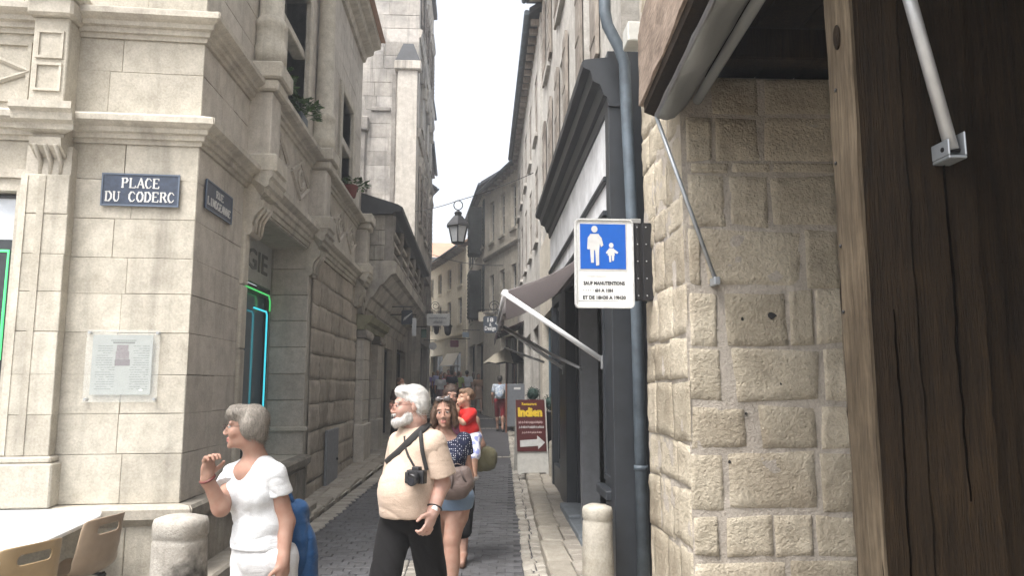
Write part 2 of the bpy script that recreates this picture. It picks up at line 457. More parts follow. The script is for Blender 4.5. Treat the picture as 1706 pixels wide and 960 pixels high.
SETT = stone('dark_sett', (0.112, 0.113, 0.119), dark=(0.075, 0.075, 0.080), stain=0.7, rnd=0.16, bump=0.5, rough=0.62, fine=120)
JOINT = stone('sett_joint', (0.085, 0.084, 0.088), stain=0.4, rnd=0, bump=0.3)
SLATE = stone('slate', (0.075, 0.08, 0.09), stain=0.5, rnd=0.25, bump=0.3, rough=0.55)
TILE = stone('terracotta_tile', (0.40, 0.25, 0.17), dark=(0.24, 0.15, 0.11), stain=0.6, rnd=0.25, bump=0.3)
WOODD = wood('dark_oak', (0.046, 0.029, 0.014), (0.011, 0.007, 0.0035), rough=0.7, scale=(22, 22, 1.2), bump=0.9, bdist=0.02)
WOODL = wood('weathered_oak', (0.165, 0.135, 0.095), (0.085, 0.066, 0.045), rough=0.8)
WOODB = wood('painted_beam', (0.40, 0.33, 0.275), (0.27, 0.215, 0.175), scale=(9, 1.0, 9), rough=0.85)
SHOPD = plain('slate_blue_paint', (0.028, 0.032, 0.038), rough=0.42, var=0.10, scale=6, bump=0.03)
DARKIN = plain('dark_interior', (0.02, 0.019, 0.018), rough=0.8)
ZINC = plain('grey_zinc', (0.095, 0.12, 0.145), rough=0.55, metal=0.1, var=0.16, scale=7)
WHITEP = plain('white_powder_coat', (0.78, 0.79, 0.80), rough=0.4, var=0.03)

CANV = canvas('grey_canvas', (0.46, 0.43, 0.43), 0.55)
CANVL = canvas('light_grey_canvas', (0.38, 0.39, 0.38), 0.3)
SHUT = wood('grey_shutter', (0.42, 0.39, 0.345), (0.33, 0.30, 0.27), rough=0.75, bump=0.2)
SHUTD = wood('dark_shutter', (0.075, 0.085, 0.082), (0.045, 0.05, 0.05), rough=0.7, bump=0.2)
GLASS = glass('window_glass')
GLASSL = glass('shop_glass', (0.10, 0.13, 0.16), 0.05)
FRAMEW = plain('old_white_paint', (0.55, 0.53, 0.49), rough=0.6, var=0.08)
IRON = plain('black_iron', (0.025, 0.025, 0.027), rough=0.5, metal=0.4)
STEEL = plain('grey_steel', (0.42, 0.43, 0.44), rough=0.35, metal=0.7)
BLACKP = plain('black_plastic', (0.018, 0.018, 0.02), rough=0.38)
SIGNW = plain('dirty_white_enamel', (0.74, 0.75, 0.74), rough=0.35, var=0.05, scale=30)
SIGNB = plain('sign_blue', (0.012, 0.105, 0.46), rough=0.35, var=0.03)
PLATEB = plain('enamel_slate_blue', (0.032, 0.046, 0.078), rough=0.42, var=0.14, scale=25)
LETW = plain('letter_white', (0.58, 0.58, 0.57), rough=0.5)
LETK = plain('letter_black', (0.02, 0.02, 0.022), rough=0.5)
LETY = plain('letter_yellow', (0.72, 0.50, 0.03), rough=0.5)

# ------------------------------------------------------------------ lettering (flat print, real relief of a millimetre or two)
try:
    FONTS = {'sans': bpy.data.fonts.load('<builtin>')}
except Exception:
    FONTS = {}
def text_mesh(body, mat, fr_o, ux, uz, size, parent, name='lettering', extrude=0.002, width=None, weight=0.0, spacing=1.0, serif=False, center=True, stretch=1.0):
    """text lying in the plane (ux, uz) at fr_o; width sets the drawn width exactly"""
    cu = bpy.data.curves.new('t', 'FONT'); cu.body = body; cu.size = size; cu.extrude = extrude; cu.offset = weight
    cu.space_character = spacing; cu.resolution_u = 2
    ob = bpy.data.objects.new('t', cu)
    col.objects.link(ob)
    dg = bpy.context.evaluated_depsgraph_get(); dg.update()
    me = bpy.data.meshes.new_from_object(ob.evaluated_get(dg), depsgraph=dg)
    col.objects.unlink(ob); bpy.data.objects.remove(ob)
    ux = Vector(ux).normalized(); uz = Vector(uz).normalized(); n = ux.cross(uz)
    co = np.array([v.co[:] for v in me.vertices])
    x0, x1 = co[:, 0].min(), co[:, 0].max(); y0, y1 = co[:, 1].min(), co[:, 1].max()
    sx = (width / (x1 - x0)) if width else 1.0
    o0 = origin_of(parent)
    for v in me.vertices:
        x, y, z = v.co
        if serif:      # feet and heads of the strokes flare a little
            tt = (y - y0) / max(1e-6, (y1 - y0))
            x = x
        px = (x - (x0 + x1) / 2) * sx if center else (x - x0) * sx
        py = (y - (y0 + y1) / 2) * stretch
        v.co = Vector(fr_o) + ux * px + uz * py + n * z - o0
    me.materials.clear(); me.materials.append(mat)
    return link_mesh(name, me, parent)

# ------------------------------------------------------------------ shared builders
def window(fr, parent, u0, u1, z0, z1, d, fm=None, gm=None, cols=2, rows=3, fw=0.05, name='window'):
    """frame set at depth d with a pane per light"""
    fm = fm or FRAMEW; gm = gm or GLASS
    m = MB()
    m.fbox(fr, u0, u0 + fw, d, d + 0.05, z0, z1); m.fbox(fr, u1 - fw, u1, d, d + 0.05, z0, z1)
    m.fbox(fr, u0 + fw, u1 - fw, d, d + 0.05, z0, z0 + fw); m.fbox(fr, u0 + fw, u1 - fw, d, d + 0.05, z1 - fw, z1)
    cw = (u1 - u0 - 2 * fw) / cols; rh = (z1 - z0 - 2 * fw) / rows
    for c in range(1, cols): m.fbox(fr, u0 + fw + c * cw - 0.02, u0 + fw + c * cw + 0.02, d, d + 0.045, z0 + fw, z1 - fw)
    for r in range(1, rows): m.fbox(fr, u0 + fw, u1 - fw, d + 0.003, d + 0.04, z0 + fw + r * rh - 0.014, z0 + fw + r * rh + 0.014)
    w = m.build(name, fm, parent)
    for c in range(cols):
        for r in range(rows):
            MB().fbox(fr, u0 + fw + c * cw, u0 + fw + (c + 1) * cw, d + 0.016, d + 0.022, z0 + fw + r * rh, z0 + fw + (r + 1) * rh).build('pane', gm, w)
    return w
def shutter(fr, parent, u0, u1, z0, z1, d, mat, slats=0, th=0.04):
    m = MB(); m.fbox(fr, u0, u1, d, d + th, z0, z1)
    s = m.build('shutter', mat, parent)
    b = MB()
    if slats:
        h = (z1 - z0 - 0.1) / slats
        for k in range(slats):
            zz = z0 + 0.05 + k * h
            b.hexa([fr.p(u0 + 0.05, d + th, zz), fr.p(u1 - 0.05, d + th, zz), fr.p(u1 - 0.05, d + th + 0.022, zz), fr.p(u0 + 0.05, d + th + 0.022, zz),
                    fr.p(u0 + 0.05, d + th, zz + h * 0.8), fr.p(u1 - 0.05, d + th, zz + h * 0.8), fr.p(u1 - 0.05, d + th + 0.006, zz + h * 0.8), fr.p(u0 + 0.05, d + th + 0.006, zz + h * 0.8)])
        tag(b.build('slats', mat, s), kind='stuff')
    else:
        for zz in (z0 + (z1 - z0) * 0.12, z0 + (z1 - z0) * 0.5, z0 + (z1 - z0) * 0.85):
            MB().fbox(fr, u0 + 0.015, u1 - 0.015, d + th, d + th + 0.008, zz, zz + 0.06).build('batten', mat, s)
    return s
def house_window(fr, parent, u, z0, w, h, depth=0.16, sh=None, slats=0, rows=3, open_=True, surround=None, cols=2):
    """window in its opening, sill, and shutters folded back on the wall"""
    wo_ = window(fr, parent, u - w / 2, u + w / 2, z0, z0 + h, -depth, rows=rows, cols=cols)
    MB().fbox(fr, u - w / 2 - 0.06, u + w / 2 + 0.06, -depth + 0.06, 0.07, z0 - 0.09, z0 - 0.003).build('sill', surround or MOULD, wo_)
    if sh:
        sw = w / 2
        for s in (-1, 1):
            if open_:
                a = u + s * (w / 2 + 0.02); b = u + s * (w / 2 + sw)
                shutter(fr, parent, min(a, b), max(a, b), z0, z0 + h, 0.015, sh, slats)
            else:
                a, b = (u - w / 2, u - 0.004) if s < 0 else (u + 0.004, u + w / 2)
                shutter(fr, parent, a, b, z0, z0 + h, -0.06, sh, slats)
    return wo_
def hole(u, z0, w, h): return (u - w / 2, u + w / 2, z0, z0 + h)
def leaves(c, n, spread, size, droop=0.3, up=0.6):
    m = MB()
    for _ in range(n):
        a = random.uniform(0, 2 * math.pi); r = spread[0] * math.sqrt(random.random()); h = random.uniform(0, spread[1])
        p = Vector(c) + Vector((math.cos(a) * r, math.sin(a) * r, h * (1.2 - r / spread[0] * 0.7)))
        d = Vector((math.cos(a) + random.uniform(-0.6, 0.6), math.sin(a) + random.uniform(-0.6, 0.6), random.uniform(-droop, up))).normalized()
        s = d.cross(Vector((random.uniform(-.3, .3), random.uniform(-.3, .3), 1))).normalized()
        L = size * random.uniform(0.7, 1.3); wd = L * 0.28
        q = d.cross(s) * (wd * 0.35)
        m.add([p, p + d * L * 0.45 + s * wd + q, p + d * L, p + d * L * 0.45 - s * wd + q, p + d * L * 0.5], [(0, 1, 4), (1, 2, 4), (2, 3, 4), (3, 0, 4)])
    return m
LEAF = plain('leaf_green', (0.055, 0.115, 0.03), rough=0.5, var=0.35, scale=25)
LEAFD = plain('dark_leaf', (0.014, 0.045, 0.035), rough=0.6, var=0.3, scale=25)
POTR = plain('terracotta_pot', (0.20, 0.045, 0.04), rough=0.7)
# ================================================================== THE GROUND
def strip(name, xl, xr, ys, dz, mat, kind='structure', th=0.0):
    vs = []; fs = []
    for y in ys: vs += [(xl(y), y, gz(y) + dz), (xr(y), y, gz(y) + dz)]
    for i in range(len(ys) - 1): fs.append((2 * i, 2 * i + 1, 2 * i + 3, 2 * i + 2))
    m = MB().add(vs, fs)
    return tag(m.build(name, mat, fix=False), kind=kind)
YS = [-45, -20, 0, 4, 6] + [6 + 1.0 * k for k in range(1, 60)] + [70, 90, 120]
strip('ground', lambda y: -70, lambda y: 70, YS, -0.10, FLAG)
# the paving of the square in front of the street
strip('square_paving', lambda y: -16, lambda y: 9, [-14, 0, 3, 5.0], 0.0, FLAG)
XL = lambda y: -1.86 + 0.050 * (y - 6.0) if y < 16 else -1.36 - 0.02 * (y - 16)          # dark road, left edge
XR = lambda y: 0.42 + 0.036 * (y - 6.0) if y < 22 else 1.0 - 0.06 * (y - 22)             # dark road, right edge
ROADY = [4.9] + [5 + 1.0 * k for k in range(0, 66)]
ROADM = stone('road_far', (0.082, 0.080, 0.085), dark=(0.05, 0.05, 0.055), stain=0.6, rnd=0, bump=0.5, rough=0.6, fine=90)
road = strip('road', XL, XR, [14.5 + k for k in range(0, 56)], -0.004, ROADM)
bed = strip('road_bed', lambda y: XL(y) - 0.6, lambda y: XR(y) + 0.5, [4.9, 5.5] + [6 + k for k in range(0, 10)], -0.016, JOINT)
tag(bed, kind='structure')
# setts: rows across the road
sm = MB(); a, b, h, c = 0.0752, 0.0520, 0.03, 0.0045
sm.add([(-a, -b, -h), (a, -b, -h), (a, b, -h), (-a, b, -h), (-a, -b, -c), (a, -b, -c), (a, b, -c), (-a, b, -c),
        (-a + c, -b + c, 0), (a - c, -b + c, 0), (a - c, b - c, 0), (-a + c, b - c, 0)],
       [(8, 9, 10, 11)] + [f for k in range(4) for f in ((k, (k + 1) % 4, 4 + (k + 1) % 4, 4 + k), (4 + k, 4 + (k + 1) % 4, 8 + (k + 1) % 4, 8 + k))])
sme = bpy.data.meshes.new('sett'); sme.from_pydata(sm.v, [], sm.f); sme.materials.append(SETT)
spots = []
y = 5.02
row = 0
while y < 14.6:
    x = XL(y) + 0.03 + (0.075 if row % 2 else 0.0)
    while x < XR(y) - 0.04:
        if not (y < 7.3 and -0.80 < x < -0.36):
            spots.append((x + random.uniform(-.004, .004), y + random.uniform(-.003, .003), random.uniform(-.005, .004), random.uniform(-.03, .03)))
        x += 0.154
    y += 0.107; row += 1
vis = [s for s in spots if s[1] > 6.3 and not (-1.1 < s[0] < -0.25 and s[1] < 9)]
vis_set = set(vis[:300])
rest = MB()
for s in spots:
    z = gz(s[1]) + s[2]
    if s in vis_set:
        o = link_mesh('sett', sme, bed, (s[0], s[1], z)); o.rotation_euler = (random.uniform(-.02, .02), random.uniform(-.02, .02), s[3])
    else:
        cs, sn = math.cos(s[3]), math.sin(s[3])
        rest.add([(s[0] + vx * cs - vy * sn, s[1] + vx * sn + vy * cs, z + vz) for vx, vy, vz in sm.v], sm.f)
tag(rest.build('setts', SETT, bed, fix=False), kind='stuff')
def slab(parent, name, x0, x1, y0, y1, top, th, mat, ch=0.008, tilt=0.006):
    q = [(x0, y0), (x1, y0), (x1, y1), (x0, y1)]
    t = [top(y) + random.uniform(-tilt, tilt) for _, y in q]
    i = [(x0 + ch, y0 + ch), (x1 - ch, y0 + ch), (x1 - ch, y1 - ch), (x0 + ch, y1 - ch)]
    vs = [(p[0], p[1], t[k] - th) for k, p in enumerate(q)] + [(p[0], p[1], t[k] - ch) for k, p in enumerate(q)] + [(p[0], p[1], t[k]) for k, p in enumerate(i)]
    fs = [(8, 9, 10, 11)] + [f for k in range(4) for f in ((k, (k + 1) % 4, 4 + (k + 1) % 4, 4 + k), (4 + k, 4 + (k + 1) % 4, 8 + (k + 1) % 4, 8 + k))]
    return MB().add(vs, fs).build(name, mat, parent, fix=False)
# pale worn setts in the middle of the mouth of the street
gm = strip('gutter_bed', lambda y: -0.80, lambda y: -0.36, [4.9, 6, 7.3], -0.012, JOINT)
y = 4.92
while y < 7.2:
    w = random.uniform(0.13, 0.20); slab(gm, 'paving_stone', -0.79, -0.60, y, y + w - 0.01, lambda q: gz(q) + 0.004, 0.03, GUTT); slab(gm, 'paving_stone', -0.59, -0.37, y, y + w * 0.9 - 0.01, lambda q: gz(q) + 0.006, 0.03, GUTT); y += w
# right gutter, kerb, pavement
PRX = lambda y: XR(y) + 0.46
gr = strip('gutter', lambda y: XR(y) - 0.01, lambda y: XR(y) + 0.24, [5.0, 6] + [7 + k for k in range(0, 26)], -0.020, JOINT)
y = 5.05
while y < 22:
    L = random.uniform(0.09, 0.15) * (1 if y < 14 else 2.0)
    xm = XR(y) + random.uniform(0.09, 0.14)
    slab(gr, 'gutter_stone', XR(y) + random.uniform(-.012, .012), xm - 0.006, y, y + L - 0.012, lambda q: gz(q) + 0.004, 0.03, GUTT, ch=0.012, tilt=0.010)
    slab(gr, 'gutter_stone', xm + 0.006, XR(y) + 0.215, y + random.uniform(-.01, .01), y + L - 0.012, lambda q: gz(q) - 0.004, 0.03, GUTT, ch=0.012, tilt=0.010)
    y += L
pv = strip('pavement', lambda y: XR(y) + 0.235, lambda y: 2.4, [5.0, 5.6, 6.5] + [7 + k for k in range(0, 30)], 0.055, MORTAR)
y = 5.0
while y < 24:
    L = random.uniform(0.45, 0.95)
    slab(pv, 'kerb_stone', XR(y) + 0.225, XR(y) + 0.445, y, y + L - 0.012, lambda q: gz(q) + 0.095, 0.13, KERB, ch=0.016, tilt=0.012)
    yy = y
    while yy < y + L - 0.05:
        l2 = min(random.uniform(0.16, 0.34), y + L - yy)
        x = XR(y) + 0.455
        while x < 1.22 + 0.012 * (y - 6):
            w = random.uniform(0.16, 0.28)
            slab(pv, 'flagstone', x, x + w - 0.012, yy, yy + l2 - 0.012, lambda q: gz(q) + 0.088, 0.05, FLAG, ch=0.010, tilt=0.008); x += w
        yy += l2
    y += L
# left gutter, kerb, pavement
LWX = -2.25
gl = strip('gutter', lambda y: XL(y) - 0.23, lambda y: XL(y) + 0.01, [5.0, 6] + [7 + k for k in range(0, 22)], -0.020, JOINT)
y = 5.1
while y < 20:
    L = random.uniform(0.10, 0.17) * (1 if y < 13 else 2.0)
    slab(gl, 'gutter_stone', XL(y) - 0.215, XL(y) + random.uniform(-.012, .012), y, y + L - 0.010, lambda q: gz(q) + 0.002, 0.03, GUTT, ch=0.010, tilt=0.006)
    y += L
pl = strip('pavement', lambda y: -3.2, lambda y: XL(y) - 0.225, [5.0, 5.6, 6.5] + [7 + k for k in range(0, 30)], 0.045, MORTAR)
y = 5.0
while y < 22:
    L = random.uniform(0.5, 1.0)
    slab(pl, 'kerb_stone', XL(y) - 0.46, XL(y) - 0.22, y, y + L - 0.012, lambda q: gz(q) + 0.085, 0.12, KERB, ch=0.016, tilt=0.010)
    yy = y
    while yy < y + L - 0.05:
        l2 = min(random.uniform(0.22, 0.40), y + L - yy); x = XL(y) - 0.47
        while x > LWX - 0.12:
            w = random.uniform(0.22, 0.4)
            slab(pl, 'flagstone', x - w + 0.012, x, yy, yy + l2 - 0.012, lambda q: gz(q) + 0.078, 0.05, FLAG, ch=0.010, tilt=0.007); x -= w
        yy += l2
    y += L
# pale bands of stones across the road
for yb, sl_ in ((15.6, 0.0), (23.0, 0.0), (27.5, 0.25)):
    bb = strip('paving_band', XL, XR, [yb - 0.02, yb + 0.16], 0.0005, JOINT)
    x = XL(yb) + 0.02
    while x < XR(yb) - 0.1:
        w = random.uniform(0.14, 0.24); slab(bb, 'paving_stone', x, x + w - 0.012, yb + sl_ * x * 0.1, yb + 0.14 + sl_ * x * 0.1, lambda q: gz(q) + 0.008, 0.02, GUTT, tilt=0.002); x += w

# ================================================================== LEFT: THE CORNER HOUSE
c4, s4 = math.cos(R(4)), math.sin(R(4))
P = Fr((-2.25, 6.0), (-c4, -s4), (s4, -c4))
S = Fr((-2.25, 6.0), (0, 1), (1, 0))
house = thing('corner_house', 'pale limestone corner house with carved mouldings, pilasters and columns', 'house', (-3.5, 9.0, 0))
JY = [840, 757, 690, 625, 555, 490, 430, 365, 300, 241]
ZJ = [P.z(215, v) for v in JY]
ZA0, ZA1 = ZJ[-1], P.z(215, 190)
ZF = P.z(215, 120)
ZB0, ZB1 = P.z(215, 66), P.z(215, 15)
TOP = 8.3
ZPL = ZJ[0]
UW = P.uu(33, 500)
wP = (UW + 0.065, 3.4, 0.95, P.z(8, 320))
shop = (1.36, 4.02, ZPL, 3.47)
w1 = (1.72, 3.55, 4.90, 6.75)
w2 = (6.05, 7.15, 5.02, 6.55)
wall(P, 0.024, 6.0, -0.1, TOP, -0.50, -0.022, [wP]).build('wall_core', MORTAR, house)
wall(S, 0.52, 8.28, -0.1, TOP, -0.48, -0.022, [shop, w1, w2]).build('wall_core', MORTAR, house)
MB().box(-8.1, -7.8, 5.7, 14.25, -0.1, TOP).build('wall_core', MORTAR, house)
# ashlar of the face to the square
kwA = dict(ch=0.003, jit=0.0025, gap=0.003)
u_pier = 1.05
courses(P, house, 0.0, u_pier, ZJ, 0.0, ASH, wmin=0.45, wmax=0.68, **kwA)
courses(P, house, 0.0, 1.2, [ZA1, ZF, ZB0], 0.0, ASH, wmin=0.5, wmax=0.8, **kwA)
courses(P, house, 0.0, 6.0, [ZB1 + k * 0.33 for k in range(0, 11)], 0.0, ASH, wmin=0.5, wmax=0.9, **kwA)
courses(P, house, UW, 6.0, ZJ, 0.0, ASH, holes=[(UW - 0.02, 3.48, 0.8, wP[3] + 0.1)], wmin=0.5, wmax=0.8, **kwA)
# plinth
prof_pl = [(-0.02, -0.1), (0.06, -0.1), (0.06, ZPL - 0.16), (0.085, ZPL - 0.14), (0.13, ZPL - 0.10), (0.135, ZPL - 0.03), (0.115, ZPL - 0.004), (-0.02, ZPL - 0.004)]
moulding(P, 0.0, 6.0, prof_pl, m0=1).build('plinth', stone('plinth_stone', (0.50, 0.46, 0.39), dark=(0.27, 0.24, 0.2), stain=0.6, streak=0.3, rnd=0.0), house)
for k, (ua, ub) in enumerate([(0.02, 0.35), (0.36, 0.86), (0.87, 1.45), (1.46, 2.1), (2.11, 2.9)]):
    block(P, house, ua, ub, 0.0, ZPL - 0.17, 0.075, ASH, ch=0.005)
moulding(S, 0.0, 4.05, prof_pl, m0=1).build('plinth', DAMP, house)
for k in range(7):
    block(S, house, 0.04 + k * 0.57, 0.04 + (k + 1) * 0.57 - 0.008, 0.05, ZPL - 0.17, 0.078, DAMP, ch=0.006)
# a low step of kerb stone at the foot of the plinth
for k in range(4):
    block(S, house, -0.1 + k * 0.95, 0.83 + k * 0.95, 0.0, 0.23, 0.30, KERB, ch=0.02, back=0.22, name='foot_stone')
# string courses, mitred round the corner
def prof_string(z0, z1, out):
    h = z1 - z0
    return [(-0.02, z0), (0.02, z0), (0.025, z0 + 0.13 * h), (0.05, z0 + 0.15 * h), (0.055, z0 + 0.3 * h), (0.085, z0 + 0.33 * h), (0.09, z0 + 0.47 * h), (out * 0.8, z0 + 0.52 * h), (out, z0 + 0.6 * h), (out, z0 + 0.78 * h), (out - 0.015, z0 + 0.82 * h), (-0.02, z1 + 0.02)]
pa = prof_string(ZA0, ZA1, 0.15); pb = prof_string(ZB0, ZB1, 0.15)
moulding(P, 0.0, 6.0, pa, m0=1).build('string_course', MOULD, house)
moulding(P, 0.0, 6.0, pb, m0=1).build('string_course', MOULD, house)
moulding(S, 0.0, 1.30, pa, m0=1).build('string_course', MOULD, house)
moulding(S, 0.0, 1.30, pb, m0=1).build('string_course', MOULD, house)
pa2 = prof_string(3.62, 3.95, 0.16); pb2 = prof_string(4.56, 4.84, 0.20)
moulding(S, 1.30, 8.28, prof_string(3.50, 3.88, 0.16)).build('string_course', MOULD, house)
moulding(S, 1.30, 8.28, pb2).build('string_course', MOULD, house)
# pilaster on the square, with console, panelled pedestal and cap
def console(fr, u0, u1, z0, z1, out, parent, mat):
    """scrolled bracket: S-shaped profile swept across its width"""
    h = z1 - z0
    pr = [(-0.02, z0), (0.05, z0), (0.075, z0 + 0.04 * h), (0.08, z0 + 0.13 * h), (0.07, z0 + 0.18 * h), (0.09, z0 + 0.3 * h), (out * 0.62, z0 + 0.44 * h), (out * 0.66, z0 + 0.55 * h), (out * 0.52, z0 + 0.57 * h), (out * 0.52, z0 + 0.62 * h), (out * 0.74, z0 + 0.65 * h), (out * 0.76, z0 + 0.73 * h), (out * 0.88, z0 + 0.76 * h), (out * 0.9, z0 + 0.86 * h), (out, z0 + 0.9 * h), (out, z1), (-0.02, z1)]
    k = MB(); n = len(pr)
    def w(d): return 0.02 if d < out * 0.7 else -0.05 - 0.04 * (d / out)
    k.add([fr.p(u0 + w(d), d, z) for d, z in pr] + [fr.p(u1 - w(d), d, z) for d, z in pr],
          [tuple(range(n)), tuple(range(2 * n - 1, n - 1, -1))] + [(i, (i + 1) % n, (i + 1) % n + n, i + n) for i in range(n)])
    c = k.build('console', mat, parent)
    r = MB()
    for j in range(3):
        uu = u0 + (u1 - u0) * (0.22 + 0.28 * j)
        r.tube([fr.p(uu, 0.085, z0 + 0.05 * h), fr.p(uu, 0.10, z0 + 0.26 * h), fr.p(uu, out * 0.63, z0 + 0.46 * h)], 0.02, 6)
    r.build('reeding', mat, c)
    return c
u0p, u1p = P.uu(104, 600), UW - 0.012
m = MB(); m.fbox(P, u0p, u1p, -0.02, 0.10, ZPL, P.z(100, 250)).build('pilaster_core', MORTAR, house)
for k in range(len(ZJ) - 1):
    if ZJ[k + 1] > P.z(100, 290): break
    block(P, house, u0p - 0.004, u1p, ZJ[k] + 0.002, ZJ[k + 1] - 0.002, 0.115, ASH, ch=0.005, back=0.1, name='pilaster_stone')
    g = MB()
for uu in (0.17, 0.30):
    MB().fbox(P, u0p + uu, u0p + uu + 0.05, 0.11, 0.122, ZPL + 0.38, P.z(100, 300)).build('pilaster_fillet', ASH, house)
MB().fbox(P, u0p - 0.05, u1p + 0.05, -0.02, 0.15, ZPL - 0.002, ZPL + 0.32).build('pilaster_base', ASH, house, bevel=0.012)
MB().fbox(P, u0p - 0.03, u1p + 0.03, -0.02, 0.135, ZPL + 0.322, ZPL + 0.37).build('pilaster_base', MOULD, house, bevel=0.012)
console(P, P.uu(128, 240), P.uu(68, 240), P.z(100, 300, 0.1), P.z(100, 178, 0.2), 0.34, house, MOULD)
ua, ub = P.uu(132, 100), P.uu(75, 100)
MB().fbox(P, ua, ub, -0.02, 0.20, ZA1, ZB0 + 0.06).build('pedestal', ASH, house, bevel=0.008)
for za, zb in ((0.14, 0.50), (0.56, 0.92)):
    h = ZB0 - ZA1
    fm_ = MB(); z0, z1 = ZA1 + h * za, ZA1 + h * zb
    e = 0.03
    fm_.fbox(P, ua + e, ub - e, 0.19, 0.216, z0, z0 + 0.02); fm_.fbox(P, ua + e, ub - e, 0.19, 0.216, z1 - 0.02, z1)
    fm_.fbox(P, ua + e, ua + e + 0.02, 0.19, 0.214, z0 + 0.02, z1 - 0.02); fm_.fbox(P, ub - e - 0.02, ub - e, 0.19, 0.214, z0 + 0.02, z1 - 0.02)
    fm_.build('panel_frame', ASH, house)
MB().fbox(P, ua - 0.04, ub + 0.04, -0.02, 0.26, ZB0 + 0.06, ZB1 - 0.06).build('pedestal_cap', MOULD, house, bevel=0.02)
MB().fbox(P, ua - 0.07, ub + 0.07, -0.02, 0.30, ZB1 - 0.058, ZB1 + 0.05).build('pedestal_cap', MOULD, house, bevel=0.02)
# frieze panel with a carved lozenge left of the pilaster
MB().fbox(P, ub + 0.02, 6.0, -0.02, -0.004, ZA1, ZB0).build('frieze_panel', ASH, house)
cu, cz = P.uu(-10, 112), (ZA1 + ZB0) / 2 - 0.0
fm_ = MB()
for sx in (-1, 1):
    for sz in (-1, 1):
        fm_.tube([P.p(cu + sx * 0.27, 0.0, cz), P.p(cu, 0.0, cz + sz * 0.11)], 0.022, 5)
fm_.build('carved_lozenge', ASH, house)
fm_ = MB(); fm_.fbox(P, ub + 0.1, 3.5, -0.004, 0.018, ZA1 + 0.06, ZA1 + 0.09); fm_.fbox(P, ub + 0.1, 3.5, -0.004, 0.018, ZB0 - 0.1, ZB0 - 0.07); fm_.fbox(P, ub + 0.1, ub + 0.13, -0.004, 0.016, ZA1 + 0.09, ZB0 - 0.1)
fm_.build('panel_frame', ASH, house)
# window on the square: casing, glass
cs = MB()
cs.fbox(P, UW, UW + 0.065, -0.02, 0.05, 0.9, wP[3] + 0.10); cs.fbox(P, UW + 0.065, 3.5, -0.02, 0.05, wP[3] + 0.002, wP[3] + 0.10)
cs.fbox(P, UW - 0.004, 3.5, -0.02, 0.075, wP[3] + 0.102, wP[3] + 0.17)
cs.build('window_casing', MOULD, house)
wsh = window(P, house, UW + 0.065, 3.4, 0.97, wP[3] - 0.02, -0.075, fm=BLACKP, gm=GLASS, cols=1, rows=1, fw=0.022)
MB().fbox(P, UW + 0.09, 3.3, -0.050, -0.045, P.z(5, 405, -0.2), wP[3] - 0.03).build('blind', plain('pale_blind', (0.62, 0.66, 0.72), rough=0.6), wsh)
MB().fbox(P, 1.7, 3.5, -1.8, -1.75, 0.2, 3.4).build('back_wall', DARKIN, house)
# street face: corner pier stones, jamb, frieze
courses(S, house, 0.004, 1.19, ZJ, 0.0, ASH2, wmin=0.4, wmax=0.75, **kwA)
courses(S, house, 0.004, 1.25, [ZA1, ZF, ZB0], 0.0, ASH2, wmin=0.4, wmax=0.7, **kwA)
courses(S, house, 0.004, 8.28, [ZB1 + k * 0.33 for k in range(0, 11)], 0.0, ASH2, holes=[(w1[0] - 0.2, w1[1] + 0.2, 4.8, w1[3] + 0.2), (w2[0] - 0.12, w2[1] + 0.12, w2[2] - 0.1, w2[3] + 0.12)], wmin=0.5, wmax=0.9, **kwA)
zz = ZPL
while zz < 3.05:
    h = min(0.62, 3.14 - zz); block(S, house, 1.20, 1.362, zz + 0.003, zz + h - 0.003, 0.03, ASH, ch=0.012, back=0.06, name='jamb_stone'); zz += h
# far reveal of the shop opening: camera-facing stones
JR = Fr((-2.25, 6.0 + 4.02), (-1, 0), (0, -1))
zz = ZPL
for k in range(8):
    h = 0.348; block(JR, house, -0.03, 0.455, zz + 0.003, zz + h - 0.003, 0.028, ASH2, ch=0.008, back=0.045, name='jamb_stone'); zz += h
MB().fbox(JR, -0.09, 0.46, 0.0, 0.085, ZPL + 0.30, ZPL + 0.36).build('jamb_moulding', MOULD, house, bevel=0.012)
MB().fbox(S, 1.362, 4.0, -0.55, -0.002, 3.475, 3.53).build('soffit', ASH2, house)
# shop front set back in the opening
SB = Fr((-2.72, 6.0), (0, 1), (1, 0))
MB().fbox(SB, 1.2, 4.05, -0.06, 0.0, 2.92, 3.47).build('fascia_board', plain('fascia_grey', (0.42, 0.42, 0.39), rough=0.55), house)
text_mesh('MAGIE', plain('fascia_letter', (0.14, 0.14, 0.13), rough=0.6), SB.p(2.92, 0.004, 3.20), (0, 1, 0), (0, 0, 1), 0.36, house, width=1.75, extrude=0.006, weight=0.004)
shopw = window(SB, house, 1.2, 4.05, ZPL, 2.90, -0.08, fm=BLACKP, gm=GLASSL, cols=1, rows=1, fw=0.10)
MB().fbox(SB, 1.0, 4.2, -1.9, -1.85, 0.2, 3.4).build('back_wall', plain('shop_interior', (0.16, 0.2, 0.22), rough=0.8), house)
